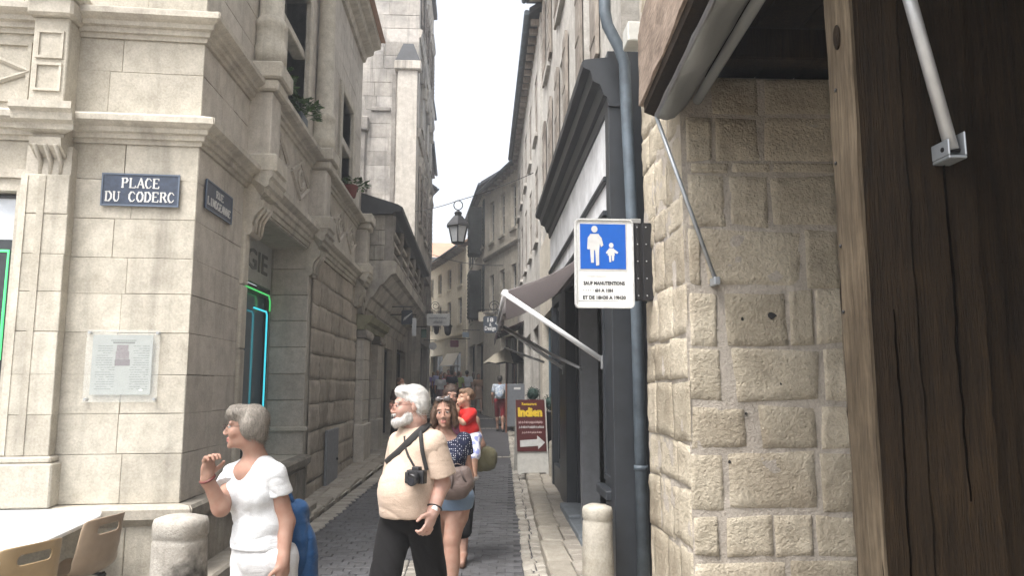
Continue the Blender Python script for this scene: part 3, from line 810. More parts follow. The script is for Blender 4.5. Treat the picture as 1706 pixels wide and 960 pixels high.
# neon round the shop window and the window on the square: real tubes, they glow
def neon(label, pts, c, s, parent=None):
    o = MB().tube(pts, 0.011, 8).build('neon_tube', emit('neon_%d' % (len(MATS)), c, s), base=tuple(pts[0]))
    return tag(o, label, 'neon light', 'neon tubes in the shop windows')
neon('cyan neon tube standing upright inside the shop window on the street', [SB.p(3.2, 0.03, 2.60), SB.p(3.74, 0.03, 2.60), SB.p(3.78, 0.03, 2.56), SB.p(3.78, 0.03, 0.85)], (0.06, 0.60, 0.72), 0.42)
neon('green neon tube framing the shop window on the street', [SB.p(2.2, 0.03, 2.82), SB.p(3.83, 0.03, 2.82), SB.p(3.90, 0.03, 2.75), SB.p(3.90, 0.03, 2.62)], (0.08, 0.6, 0.15), 0.3)
un = P.uu(7, 500, -0.03)
neon('green neon tube in the window that faces the square', [P.p(3.1, -0.03, P.z(8, 418, -0.03)), P.p(un, -0.03, P.z(8, 418, -0.03)), P.p(un, -0.03, P.z(8, 600, -0.03))], (0.08, 0.7, 0.2), 0.6)
# brackets, pedestals and round columns along the street
for ub_ in (1.42, 4.16, 8.1):
    w = 0.19
    console(S, ub_ - w, ub_ + w, 3.12, 3.74, 0.28, house, MOULD)
    MB().fbox(S, ub_ - w - 0.03, ub_ + w + 0.03, -0.02, 0.30, 3.742, 3.93).build('bracket_cap', MOULD, house, bevel=0.02)
    MB().fbox(S, ub_ - w + 0.02, ub_ + w - 0.02, -0.02, 0.22, 3.93, 4.58).build('pedestal', ASH2, house, bevel=0.01)
    MB().fbox(S, ub_ - w - 0.02, ub_ + w + 0.02, -0.02, 0.28, 4.582, 4.70).build('pedestal_cap', MOULD, house, bevel=0.018)
    MB().fbox(S, ub_ - w - 0.05, ub_ + w + 0.05, -0.02, 0.32, 4.702, 4.88).build('pedestal_cap', MOULD, house, bevel=0.018)
    if ub_ < 8:
        cx, cy, _ = S.p(ub_, 0.13, 0)
        pr = [(0.165, 4.88), (0.165, 5.10), (0.15, 5.12), (0.15, 5.30), (0.165, 5.33), (0.165, 5.37), (0.14, 5.41), (0.125, 5.43), (0.115, 6.6), (0.11, TOP - 0.35), (0.135, TOP - 0.33), (0.135, TOP - 0.28), (0.17, TOP - 0.12)]
        MB().lathe((cx, cy, 0), pr, 20).build('column', ASH, house)
# carved frieze panels between the pedestals
for ua, ub2 in ((1.68, 3.9), (4.42, 7.85)):
    MB().fbox(S, ua, ub2, -0.02, 0.02, 3.94, 4.56).build('frieze_panel', ASH2, house)
    fm_ = MB(); n = 2 if ub2 < 5 else 3; L = (ub2 - ua) / n
    for k in range(n):
        c_ = ua + L * (k + 0.5); zc = 4.25
        for sx in (-1, 1):
            for sz in (-1, 1):
                fm_.tube([S.p(c_ + sx * L * 0.42, 0.025, zc), S.p(c_, 0.025, zc + sz * 0.24)], 0.032, 5)
        fm_.tube([S.p(c_ + 0.13 * math.cos(t * 0.7), 0.03, zc + 0.12 * math.sin(t * 0.7)) for t in range(10)], 0.025, 5)
    fm_.build('carved_lozenge', ASH2, house)
# first-floor windows on the street
for (a_, b_, z0, z1) in (w1, w2):
    cs = MB()
    cs.fbox(S, a_ - 0.16, a_, -0.3, 0.05, z0, z1 + 0.14); cs.fbox(S, b_, b_ + 0.16, -0.3, 0.05, z0, z1 + 0.14)
    cs.fbox(S, a_, b_, -0.3, 0.05, z1, z1 + 0.14)
    cs.build('window_casing', ASH, house, bevel=0.012)
window(S, house, w1[0], w1[1], w1[2], w1[3], -0.34, cols=2, rows=3, fm=plain('grey_window_paint', (0.2, 0.2, 0.19)))
MB().fbox(S, w1[0], w1[1], -0.18, -0.02, 5.95, 6.06).build('transom', ASH, house, bevel=0.012)
MB().fbox(S, 2.58, 2.70, -0.18, -0.03, 4.9, 5.95).build('mullion', ASH, house, bevel=0.012)
window(S, house, w2[0], w2[1], w2[2], w2[3], -0.34, cols=2, rows=2, fm=plain('grey_window_paint', (0.2, 0.2, 0.19)))
MB().fbox(S, w2[0], w2[1], -0.2, -0.0, 5.72, 5.86).build('transom', ASH2, house, bevel=0.012)
# rough hewn wall at street level
zj = [0.02, 0.34, 0.70, 1.02, 1.40, 1.74, 2.10, 2.46, 2.80, 3.15, 3.49]
courses(S, house, 4.40, 8.25, zj, 0.012, RUB, wmin=0.45, wmax=0.8, gap=0.012, rough=0.020, nu=7, nz=5, jit=0.01, back=0.016)
for zk in (3.16, 2.82):
    pass
uk = MB().fbox(S, 5.45, 6.35, 0.03, 0.075, 0.10, 0.98).build('service_hatch', plain('grey_steel_door', (0.19, 0.20, 0.215), rough=0.45, var=0.1), house, bevel=0.006)
MB().tube([S.p(6.2, 0.08, 0.5), S.p(6.2, 0.105, 0.5)], 0.02, 8).build('lock', IRON, uk)
# eaves
moulding(S, 0.0, 8.28, [(-0.02, TOP - 0.25), (0.05, TOP - 0.25), (0.08, TOP - 0.14), (0.2, TOP - 0.1), (0.22, TOP), (0.34, TOP + 0.03), (0.36, TOP + 0.12), (-0.02, TOP + 0.15)], m0=1).build('eaves_cornice', MOULD, house)
moulding(P, 0.0, 6.0, [(-0.02, TOP - 0.25), (0.05, TOP - 0.25), (0.08, TOP - 0.14), (0.2, TOP - 0.1), (0.22, TOP), (0.34, TOP + 0.03), (0.36, TOP + 0.12), (-0.02, TOP + 0.15)], m0=1).build('eaves_cornice', MOULD, house)
rf = MB(); rf.add([(-1.8, 5.6, TOP + 0.13), (-8.4, 5.2, TOP + 0.13), (-8.4, 14.2, TOP + 0.13), (-1.8, 14.2, TOP + 0.13), (-5, 8.4, TOP + 2.4), (-5, 11.5, TOP + 2.4)], [(0, 1, 4), (1, 2, 5, 4), (2, 3, 5), (3, 0, 4, 5), (0, 3, 2, 1)])
rf.build('roof', TILE, house)

# ================================================================== generic old house for the row
def row_house(name, label, fr, L, H, mat, floors, wx, ww=0.9, wh=1.5, sh=None, slats=0, group=None, ground=(), D=5.0, roof=SLATE, over=0.35, band=None, z0=-0.2, surround=None, gmat=None, open_=True, rows=3, back=True):
    base = fr.p(L / 2, -D / 2, 0); t = thing(name, label, 'house', (base.x, base.y, 0), group)
    holes = [hole(u, z, ww, h_) for (z, h_) in floors for u in wx] + [g[:4] for g in ground]
    wall(fr, 0, L, z0, H, -0.4, 0.0, holes).build('wall', mat, t)
    MB().fbox(fr, 0, 0.3, -D, -0.402, z0, H).build('side_wall', mat, t)
    MB().fbox(fr, L - 0.3, L, -D, -0.402, z0, H).build('side_wall', mat, t)
    MB().fbox(fr, 0.302, L - 0.302, -D, -D + 0.2, z0, H).build('side_wall', mat, t)
    for (z, h_) in floors:
        for u in wx: house_window(fr, t, u, z, ww, h_, sh=sh, slats=slats, open_=open_, surround=surround or mat, rows=rows)
    for g in ground:
        dd = window(fr, t, g[0], g[1], g[2], g[3], -0.25, fm=g[4], gm=g[5], cols=g[6], rows=g[7], name=g[8] if len(g) > 8 else 'shop_window')
    if floors or ground:
        MB().fbox(fr, 0.31, L - 0.31, -1.6, -1.55, z0, H - 0.1).build('inner_wall', DARKIN, t)
    if band:
        for z in band: moulding(fr, 0, L, [(-0.02, z), (0.05, z), (0.09, z + 0.06), (0.11, z + 0.12), (-0.02, z + 0.15)]).build('string_course', surround or mat, t)
    if roof:
        e = over
        MB().add([fr.p(-0.05, e, H - 0.05), fr.p(L + 0.05, e, H - 0.05), fr.p(L + 0.05, -D / 2, H + 1.7), fr.p(-0.05, -D / 2, H + 1.7), fr.p(-0.05, -D, H), fr.p(L + 0.05, -D, H),
                  fr.p(-0.05, e, H + 0.07), fr.p(L + 0.05, e, H + 0.07), fr.p(L + 0.05, -D / 2, H + 1.85), fr.p(-0.05, -D / 2, H + 1.85)],
                 [(0, 3, 2, 1), (6, 7, 8, 9), (0, 1, 7, 6), (3, 4, 5, 2), (9, 8, 5, 4), (0, 6, 9, 4, 3), (1, 2, 5, 8, 7)]).build('roof', roof, t)
        k = 0.15
        while k < L:
            MB().fbox(fr, k, k + 0.09, -0.01, e - 0.04, H - 0.19, H - 0.07).build('rafter', SHUT, t); k += 0.42
        MB().tube([fr.p(-0.02, e + 0.05, H - 0.02), fr.p(L + 0.02, e + 0.05, H - 0.02)], 0.06, 8).build('rain_gutter', ZINC, t)
    return t

# ================================================================== LEFT: THE HOUSE WITH THE LOGGIA
S2 = Fr((-2.25, 14.3), (0, 1), (1, 0))
log = thing('loggia_house', 'stained stone house with a slate covered loggia on corbels over the street', 'house', (-3.5, 20.0, 0))
door = (1.15, 2.15, 0.0, 2.75)
shop2 = [(4.6, 6.4, 0.2, 2.6), (7.6, 10.2, 0.2, 2.7)]
wall(S2, 0.0, 12.6, -0.1, 5.6, -0.45, 0.0, [door] + shop2).build('wall', OLDST, log)
MB().fbox(S2, 0.0, 12.6, -1.9, -1.8, 0, 5.5).build('inner_wall', DARKIN, log)
zq = [0.15, 0.62, 0.98, 1.36, 1.76, 2.14, 2.55]
for ua, ub2 in ((0.12, 0.95), (2.25, 2.95)):
    for k in range(len(zq) - 1): block(S2, log, ua, ub2, zq[k] + 0.004, zq[k + 1] - 0.004, 0.14, ASH2, back=0.16, ch=0.012, name='pilaster_stone')
    MB().fbox(S2, ua - 0.05, ub2 + 0.05, -0.02, 0.19, 0.05, 0.92).build('pilaster_base', ASH2, log, bevel=0.015)
    MB().fbox(S2, ua - 0.05, ub2 + 0.05, -0.02, 0.20, 2.552, 2.72).build('capital', DARKST, log, bevel=0.02)
    for q in range(5): pass
moulding(S2, 0.02, 3.1, [(-0.02, 2.722), (0.16, 2.722), (0.18, 2.82), (0.26, 2.86), (0.30, 2.98), (-0.02, 3.02)]).build('entablature', stone('mossy_stone', (0.26, 0.25, 0.17), dark=(0.09, 0.10, 0.05), stain=0.8, bump=0.5), log)
MB().fbox(S2, 0.1, 3.0, -0.02, 0.10, 3.03, 3.62).build('frieze_panel', OLDST, log)
cv = MB()
for k in range(26):
    p = S2.p(random.uniform(0.2, 2.9), 0.11, random.uniform(3.1, 3.55)); cv.ball(p, (0.035, random.uniform(.05, .11), random.uniform(.04, .09)), 6, 4)
for k in range(22):
    p = S2.p(random.choice((0.5, 2.6)) + random.uniform(-.4, .4), 0.2, random.uniform(2.58, 2.7)); cv.ball(p, (0.03, 0.06, 0.05), 6, 4)
tag(cv.build('carving', OLDST, log), kind='stuff')
moulding(S2, 0.0, 3.2, [(-0.02, 3.62), (0.12, 3.62), (0.14, 3.7), (0.22, 3.74), (0.24, 3.82), (-0.02, 3.86)]).build('entablature', OLDST, log)
dm = MB().fbox(S2, 1.15, 2.15, -0.22, -0.16, 0.0, 2.75).build('door', plain('dark_green_door', (0.02, 0.03, 0.028), rough=0.45), log)
for zz in (0.25, 1.15, 2.0):
    MB().fbox(S2, 1.25, 2.05, -0.16, -0.14, zz, zz + 0.6).build('door_panel', plain('dark_green_door', (0, 0, 0)), dm)
for a_, b_, z0, z1 in shop2:
    window(S2, log, a_, b_, z0, z1, -0.2, fm=SHOPD, gm=GLASS, cols=2, rows=1, name='shop_window')
# corbelled loggia
GREYST = stone('grey_weathered_stone', (0.47, 0.44, 0.39), dark=(0.17, 0.16, 0.15), stain=0.9, rnd=0.2, streak=0.5, bump=0.5)
xw, xf = 0.0, 0.68
l0, l1 = 0.30, 9.2
moulding(S2, l0, l1, [(-0.02, 2.95), (0.02, 2.95), (0.08, 3.15), (0.13, 3.17), (0.20, 3.36), (0.26, 3.38), (0.40, 3.62), (0.46, 3.64), (0.60, 3.82), (0.70, 3.85), (0.72, 4.06), (0.66, 4.10), (-0.02, 4.10)]).build('corbel_course', GREYST, log)
par = MB().fbox(S2, l0, l0 + 0.16, 0.0, 0.62, 4.102, 5.02).build('end_parapet', DARKST, log)
JL = Fr((-2.25, 14.3 + l0), (1, 0), (0, -1))
for k, (z0, z1) in enumerate(((4.11, 4.40), (4.405, 4.70), (4.705, 5.01))):
    br = [0.02, 0.26 + 0.08 * (k % 2), 0.47]
    for q in range(2): block(JL, par, br[q] + 0.004, br[q + 1] - 0.004, z0 + 0.003, z1 - 0.003, 0.02, GREYST, ch=0.008, back=0.02)
fl = MB(); k = 0
for uu in np.arange(l0 + 0.14, l1, 1.72):
    zc = [(0.11, 4.11), (0.11, 4.2), (0.075, 4.24), (0.095, 4.42), (0.07, 4.55), (0.095, 4.7), (0.11, 4.78), (0.11, 5.02)]
    c_ = S2.p(uu, 0.56, 0); MB().lathe((c_.x, c_.y, 0), zc, 14).build('loggia_column', DARKST, log)
for z in (4.28, 4.52, 4.76):
    MB().fbox(S2, l0 + 0.17, l1, 0.50, 0.60, z, z + 0.075).build('loggia_rail', OLDST, log, bevel=0.012)
MB().fbox(S2, l0 + 0.17, l1, 0.02, 0.04, 4.1, 5.02).build('inner_wall', DARKST, log)
moulding(S2, l0 - 0.10, l1 + 0.1, [(-0.02, 5.022), (0.62, 5.022), (0.66, 5.07), (0.80, 5.09), (0.82, 5.16), (0.72, 5.22), (-0.02, 5.45)]).build('loggia_roof', SLATE, log)
# tall block behind the loggia, its flank towards the square
T = Fr((-1.60, 20.0), (-1, 0), (0, -1))
wall(T, 0.0, 4.2, 5.2, 15.5, -0.4, -0.02).build('wall_core', MORTAR, log)
tz = [5.25 + 0.40 * k for k in range(0, 26)]
courses(T, log, 0.0, 2.6, tz, 0.0, stone('flank_stone', (0.50, 0.47, 0.43), dark=(0.17, 0.165, 0.16), stain=0.95, rnd=0.2, streak=0.8, bump=0.6, big=0.9), wmin=0.45, wmax=1.1, gap=0.004, ch=0.006, jit=0.006)
MB().fbox(T, 0.02, 0.56, 0.0, 0.16, 5.3, 10.35).build('buttress', ASH2, log, bevel=0.01)
MB().fbox(T, -0.08, 0.66, -0.05, 0.24, 10.352, 10.62).build('buttress_cap', OLDST, log, bevel=0.03)
cx_ = T.p(0.29, 0.09, 0)
MB().add([T.p(-0.05, 0.22, 10.62), T.p(0.63, 0.22, 10.62), T.p(0.63, -0.05, 10.62), T.p(-0.05, -0.05, 10.62), T.p(0.15, 0.12, 11.15), T.p(0.43, 0.12, 11.15), T.p(0.43, 0.0, 11.15), T.p(0.15, 0.0, 11.15)],
         [(0, 1, 5, 4), (1, 2, 6, 5), (2, 3, 7, 6), (3, 0, 4, 7), (4, 5, 6, 7)]).build('pinnacle_roof', SLATE, log)
MB().fbox(T, 0.60, 0.74, -0.05, 0.015, 6.6, 10.3).build('shade_strip', DARKST, log, bevel=0.02)  # dark strip whose colour stands in for the shadow beside the buttress
MB().fbox(T, 0.76, 1.3, -0.02, 0.05, 9.2, 9.32).build('string_course', DARKST, log, bevel=0.02)
dk = MB(); dk.fbox(T, 1.42, 1.66, -0.02, 0.12, 5.6, 8.6)
dk.build('carved_pilaster', DARKST, log, bevel=0.02)
for za, zb in ((6.9, 7.15), (8.6, 9.0), (5.4, 5.6)): MB().fbox(T, 1.34, 1.74, -0.02, 0.20, za, zb).build('carved_capital', DARKST, log, bevel=0.03)
S3 = Fr((-1.60, 20.0), (0, 1), (1, 0))
w3 = [(u, z) for u in (1.4, 3.6, 5.6) for z in (6.2, 9.1, 12.0)]
wall(S3, 0.02, 6.9, 5.2, 15.5, -0.45, -0.01, [hole(u, z, 0.9, 1.6) for u, z in w3]).build('wall', OLDST, log)
for u, z in w3: house_window(S3, log, u, z, 0.9, 1.6, sh=SHUT if z != 9.1 else None, slats=10, surround=OLDST)
for u, z in w3:
    moulding(S3, u - 0.7, u + 0.7, [(-0.02, z + 1.62), (0.06, z + 1.62), (0.08, z + 1.74), (0.11, z + 1.80), (0.12, z + 1.90), (-0.02, z + 2.0)]).build('window_hood', OLDST, log)
    for s_ in (-1, 1): MB().fbox(S3, u + s_ * 0.58 - 0.07, u + s_ * 0.58 + 0.07, -0.02, 0.08, z + 1.25, z + 1.615).build('hood_bracket', OLDST, log, bevel=0.02)
moulding(S3, 0.0, 6.9, [(-0.02, 8.5), (0.04, 8.5), (0.07, 8.62), (0.09, 8.72), (-0.02, 8.76)]).build('string_course', OLDST, log)
moulding(S3, 0.0, 6.9, [(-0.02, 11.4), (0.04, 11.4), (0.07, 11.52), (0.09, 11.62), (-0.02, 11.66)]).build('string_course', OLDST, log)
rm = MB(); rm.fbox(S3, -0.2, 7.0, -3.5, 0.12, 15.5, 15.75); rm.build('roof', SLATE, log, bevel=0.03)
# stair bay under the flank so that nothing floats
MB().fbox(S3, 0.02, 6.9, -0.6, -0.46, 4.6, 5.2).build('corbel_course', DARKST, log)

# ================================================================== LEFT ROW, farther up the street
row_house('town_house', 'narrow grey stone house next beyond the house with the loggia', Fr((-1.95, 27.0), (0, 1), (1, 0)), 4.4, 13.2, OLDST, [(4.4, 1.6), (7.2, 1.6), (10.0, 1.5)], (1.2, 3.1), sh=SHUT, ground=[(0.6, 3.8, 0.5, 3.2, SHOPD, GLASS, 2, 1)], group='old houses along the street', over=0.16)
row_house('town_house', 'bluish grey house with steep slate roof, third on the left side of the street', Fr((-2.05, 31.45), (-0.02, 1), (1, 0.02)), 5.2, 12.2, PLAST, [(4.6, 1.6), (7.4, 1.6), (9.9, 1.4)], (1.3, 3.8), sh=SHUT, ground=[(0.6, 4.4, 0.6, 3.3, SHOPD, GLASS, 3, 1)], group='old houses along the street', over=0.16)
row_house('town_house', 'cream rendered house where the left side of the street bends away', Fr((-2.25, 36.7), (-0.30, 1), (1, 0.30)), 9.0, 11.5, PLASTC, [(4.8, 1.5), (7.5, 1.5)], (1.3, 3.6, 5.9), sh=SHUT, ground=[(0.6, 3.4, 0.7, 3.3, SHOPD, GLASS, 2, 1), (4.2, 7.6, 0.8, 3.4, SHOPD, GLASS, 2, 1)], group='old houses along the street')

# ================================================================== RIGHT: GALLERY WITH STONE PIER, BEAM AND POST
gal = thing('gallery_house', 'old house with rough limestone pier and oak posts round an open ground floor', 'house', (2.6, 3.5, 0))
PF = Fr((1.30, 4.50), (1, 0), (0, -1))       # face of the pier towards the square
PS = Fr((1.30, 4.50), (0, 1), (-1, 0))       # its face to the street
def lump(fr, name, u0, u1, z0, z1, d, nu, nz, amp, mat, parent, th=0.3, seed=0.0, fq=5.0):
    vs = []; fs = []
    for b in range(nz + 1):
        for a_ in range(nu + 1):
            u = u0 + (u1 - u0) * a_ / nu; z = z0 + (z1 - z0) * b / nz
            vs.append(fr.p(u, d + amp * (mnoise.noise(Vector((u * fq, z * fq, seed))) + 0.5 * mnoise.noise(Vector((u * fq * 2.7, z * fq * 2.7, seed + 3)))), z))
    w = nu + 1
    for b in range(nz):
        for a_ in range(nu): fs.append((b * w + a_, b * w + a_ + 1, (b + 1) * w + a_ + 1, (b + 1) * w + a_))
    return MB().add(vs, fs, smooth=True).build(name, mat, parent, fix=False)
lump(PF, 'pier_core', -0.0, 1.9, -0.05, 3.62, 0.000, 90, 150, 0.005, PIERM, gal, seed=2)
lump(PS, 'pier_core', -0.0, 1.06, -0.05, 6.6, -0.006, 50, 260, 0.014, PIERM, gal, seed=4, fq=6)
MB().box(1.36, 3.3, 4.57, 5.54, -0.1, 3.6).build('pier_core', PIERM, gal)
rowsP = [(132, 192, [(1185, 1262), (1270, 1385)]), (196, 268, [(1142, 1186), (1194, 1262), (1272, 1390)]), (272, 288, [(1150, 1212), (1220, 1282), (1288, 1392)]),
         (293, 378, [(1146, 1208), (1216, 1280), (1286, 1392)]), (384, 478, [(1148, 1166), (1172, 1336), (1342, 1398)]), (486, 574, [(1150, 1192), (1206, 1312), (1317, 1356), (1361, 1410)]),
         (582, 668, [(1150, 1202), (1222, 1362), (1372, 1415)]), (678, 748, [(1152, 1243), (1264, 1362), (1368, 1420)]), (756, 850, [(1153, 1206), (1210, 1360), (1371, 1426)]),
         (860, 928, [(1156, 1196), (1212, 1286), (1292, 1356), (1362, 1430)]), (936, 1016, [(1158, 1312), (1318, 1436)]), (1022, 1098, [(1160, 1260), (1268, 1440)])]
for ya, yb, xs in rowsP:
    for xa, xb in xs:
        z1 = PF.z((xa + xb) / 2, ya); z0 = PF.z((xa + xb) / 2, yb)
        ua = max(0.006, PF.uu(xa, (ya + yb) / 2)); ub2 = PF.uu(xb, (ya + yb) / 2)
        block(PF, gal, ua, ub2, z0, z1, 0.007, PIERS, rough=0.008, nu=8, nz=6, jit=0.004, back=0.010, seed=random.random() * 40)
zz = 0.02
sx0 = 0
while zz < 6.3:
    h = random.uniform(0.2, 0.42); u = 0.004
    while u < 1.0:
        w = min(random.uniform(0.25, 0.5), 1.06 - u)
        if w > 0.1: block(PS, gal, u, u + w - 0.012, zz, zz + h - 0.012, 0.004, PIERS, rough=0.010, nu=7, nz=6, jit=0.012, back=0.012, seed=random.random() * 40)
        u += w
    zz += h
for xx, yy, rx, rz in ((1285, 526, .032, .024), (1236, 532, .010, .014), (1243, 690, .008, .010), (1300, 640, .007, .009), (1167, 545, .006, .008), (1215, 770, .008, .012)):
    g_ = PF.p(*(lambda q_: (q_[0], 0.010, q_[1]))(PF.hit(xx, yy))); pts_ = [(g_.x + rx * random.uniform(.6, 1.1) * math.cos(t_), g_.y, g_.z + rz * random.uniform(.6, 1.1) * math.sin(t_)) for t_ in np.linspace(0, 5.8, 11)]
    MB().prism(pts_, (0, 0.03, 0)).build('stone_pit', DARKIN, gal)
# upper storey over the gallery
UP = Fr((1.30, 5.88), (0, -1), (-1, 0))
MB().box(1.38, 4.3, -1.2, 5.86, 3.86, 7.6).build('upper_wall', PLASTC, gal)
MB().box(3.9, 4.3, -1.2, 5.86, -0.1, 3.858).build('back_wall', DARKIN, gal)
rm = MB(); rm.add([(0.95, -1.3, 7.6), (4.6, -1.3, 7.6), (4.6, 5.95, 7.6), (0.95, 5.95, 7.6), (2.8, -1.3, 9.0), (2.8, 5.95, 9.0)], [(0, 3, 5, 4), (1, 4, 5, 2), (0, 4, 1), (3, 2, 5), (0, 1, 2, 3)]); rm.build('roof', TILE, gal)
# ceiling boards and joists
for k in range(9):
    MB().box(1.40 + k * 0.28, 1.40 + k * 0.28 + 0.268, -1.1, 4.9, 3.80, 3.84).build('ceiling_board', WOODD, gal)
for k in range(6):
    MB().box(1.39, 3.9, -0.6 + k * 0.95, -0.46 + k * 0.95, 3.60, 3.798).build('joist', WOODD, gal, bevel=0.01)
# main beam carried by the post and the pier
def timber(name, pts8, mat, parent, n=18, amp=0.006, axis=0):
    """hewn timber: box subdivided along its length with uneven arrises; pts8 as hexa, long axis bottom->top"""
    vs = []; fs = []; b = [Vector(p) for p in pts8[:4]]; t = [Vector(p) for p in pts8[4:]]; m_ = 6
    ring = []
    for e in range(4):
        for q in range(m_): ring.append((e, q / m_))
    for i in range(n + 1):
        f = i / n
        for (e, q) in ring:
            p0 = b[e].lerp(b[(e + 1) % 4], q); p1 = t[e].lerp(t[(e + 1) % 4], q); p = p0.lerp(p1, f)
            k = amp * (1.8 if q == 0 else 0.7)
            v = Vector((mnoise.noise(p * 5), mnoise.noise(p * 5 + Vector((9, 2, 4))), 0.0)) + 0.6 * Vector((mnoise.noise(p * 14), mnoise.noise(p * 14 + Vector((3, 8, 1))), 0))
            vs.append(p + v * k)
    w = len(ring)
    for i in range(n):
        for k in range(w): fs.append((i * w + k, i * w + (k + 1) % w, (i + 1) * w + (k + 1) % w, (i + 1) * w + k))
    fs.append(tuple(range(w - 1, -1, -1))); fs.append(tuple(n * w + k for k in range(w)))
    return MB().add(vs, fs).build(name, mat, parent)
bx0, bx1 = 1.07, 1.155
sk = lambda y: -0.065 * (4.6 - y)      # the gallery front runs a little askew to the street
k0, k1 = 0.0, sk(-0.8)
bm_ = timber('main_beam', [(bx0, 4.62, 3.47), (bx1, 4.62, 3.45), (bx1, 4.62, 4.05), (bx0, 4.62, 4.05), (bx0 + k1, -0.8, 3.47), (bx1 + k1, -0.8, 3.45), (bx1 + k1, -0.8, 4.05), (bx0 + k1, -0.8, 4.05)], WOODB, gal, n=30, amp=0.008)
MB().hexa([(bx0 + 0.012 + k1, -0.8, 3.40), (bx1 + 0.005 + k1, -0.8, 3.37), (bx1 + 0.005, 4.55, 3.37), (bx0 + 0.012, 4.55, 3.40), (bx0 + 0.012 + k1, -0.8, 3.475), (bx1 + 0.005 + k1, -0.8, 3.475), (bx1 + 0.005, 4.55, 3.475), (bx0 + 0.012, 4.55, 3.475)]).build('beam_board', WOODD, gal)
MB().hexa([(bx1 + 0.012 + k1, -0.8, 3.58), (1.38, -0.8, 3.58), (1.38, 4.48, 3.58), (bx1 + 0.012, 4.48, 3.58), (bx1 + 0.012 + k1, -0.8, 4.0), (1.38, -0.8, 4.0), (1.38, 4.48, 4.0), (bx1 + 0.012, 4.48, 4.0)]).build('beam_board', WOODD, gal)
# the post: light weathered flank, dark face, cracks between the timbers
def post(x0, x1, y0, y1, name, mats, lean=0.0, amp=0.006):
    return timber(name, [(x0, y0, -0.05), (x1, y0, -0.05), (x1, y1, -0.05), (x0, y1, -0.05), (x0 + lean, y0, 3.42), (x1 + lean, y0, 3.42), (x1 + lean, y1, 3.42), (x0 + lean, y1, 3.42)], mats, gal, n=60, amp=amp)
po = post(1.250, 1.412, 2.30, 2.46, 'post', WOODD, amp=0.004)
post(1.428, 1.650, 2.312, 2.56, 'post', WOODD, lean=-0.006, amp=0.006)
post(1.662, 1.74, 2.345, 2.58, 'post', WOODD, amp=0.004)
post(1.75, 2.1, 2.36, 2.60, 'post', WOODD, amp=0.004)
fk = MB(); nz = 70
vs = []; fs = []
for i in range(nz + 1):
    z = -0.05 + 3.47 * i / nz; e0 = 0.006 * mnoise.noise(Vector((1, z * 7, 0))) ; e1 = 0.008 * mnoise.noise(Vector((5, z * 5, 2)))
    for j in range(7):
        yy = 2.292 + 0.17 * j / 6; vs.append((1.238 + 0.006 * mnoise.noise(Vector((yy * 12, z * 6, 3))) + (0.010 if j in (0, 6) else 0), yy + (e0 if j == 0 else e1 if j == 6 else 0), z))
for i in range(nz):
    for j in range(6): fs.append((i * 7 + j, i * 7 + j + 1, (i + 1) * 7 + j + 1, (i + 1) * 7 + j))
b0 = len(vs)
for i in range(nz + 1):
    z = -0.05 + 3.47 * i / nz; vs += [(1.262, 2.297, z), (1.262, 2.458, z)]
for i in range(nz): fs += [(i * 7, (i + 1) * 7, b0 + 2 * i + 2, b0 + 2 * i), (i * 7 + 6, b0 + 2 * i + 1, b0 + 2 * i + 3, (i + 1) * 7 + 6)]
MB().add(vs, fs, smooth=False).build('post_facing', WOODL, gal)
q = pX(1394, 62, 1.234)
MB().lathe((0, 0, 0), [(0.001, 0), (0.02, 0.0), (0.028, 0.006), (0.028, 0.012)], 12)
kn = MB(); kn.ball(q, (0.010, 0.020, 0.045), 12, 8); kn.build('wood_knot', WOODD, gal)
# splits running down the dark face
for (x0_, zt_, zb_, yf_, wd_) in ((1.545, 2.5, 1.3, 2.306, .0026), (1.335, 1.9, 0.9, 2.296, .0024)):
    nn_ = 46; L_ = []; R_ = []
    for i in range(nn_ + 1):
        t_ = i / nn_; z_ = zb_ + (zt_ - zb_) * t_; xx_ = x0_ + .012 * mnoise.noise(Vector((x0_ * 9, z_ * 1.6, 1))) + .006 * mnoise.noise(Vector((x0_ * 5, z_ * 11, 4)))
        hw_ = wd_ * math.sin(math.pi * min(1, max(0, t_))) ** .5 * (0.55 + 0.9 * abs(mnoise.noise(Vector((z_ * 7, x0_, 2))))) + .0004
        L_.append((xx_ - hw_, z_)); R_.append((xx_ + hw_, z_))
    ring_ = L_ + R_[::-1]; k_ = MB(); m_n = nn_ + 1
    vs_ = [(a_, yf_ - .002, b_) for a_, b_ in L_] + [(a_, yf_ - .002, b_) for a_, b_ in R_] + [(a_, yf_ + .02, b_) for a_, b_ in L_] + [(a_, yf_ + .02, b_) for a_, b_ in R_]
    fs_ = []
    for i in range(nn_): fs_ += [(i, i + 1, m_n + i + 1, m_n + i), (i, 2 * m_n + i, 2 * m_n + i + 1, i + 1), (m_n + i, m_n + i + 1, 3 * m_n + i + 1, 3 * m_n + i)]
    MB().add(vs_, fs_).build('wood_split', plain('split_black', (0.003, 0.002, 0.0015), rough=1.0, spec=0.0), gal)
# bolt holes in the post
for xx, yy in ((1392, 272), (1392, 150), (1405, 520), (1400, 410)):
    MB().ball(pX(xx, yy, 1.236), (0.004, 0.007, 0.007), 8, 6).build('peg_hole', BLACKP, gal)

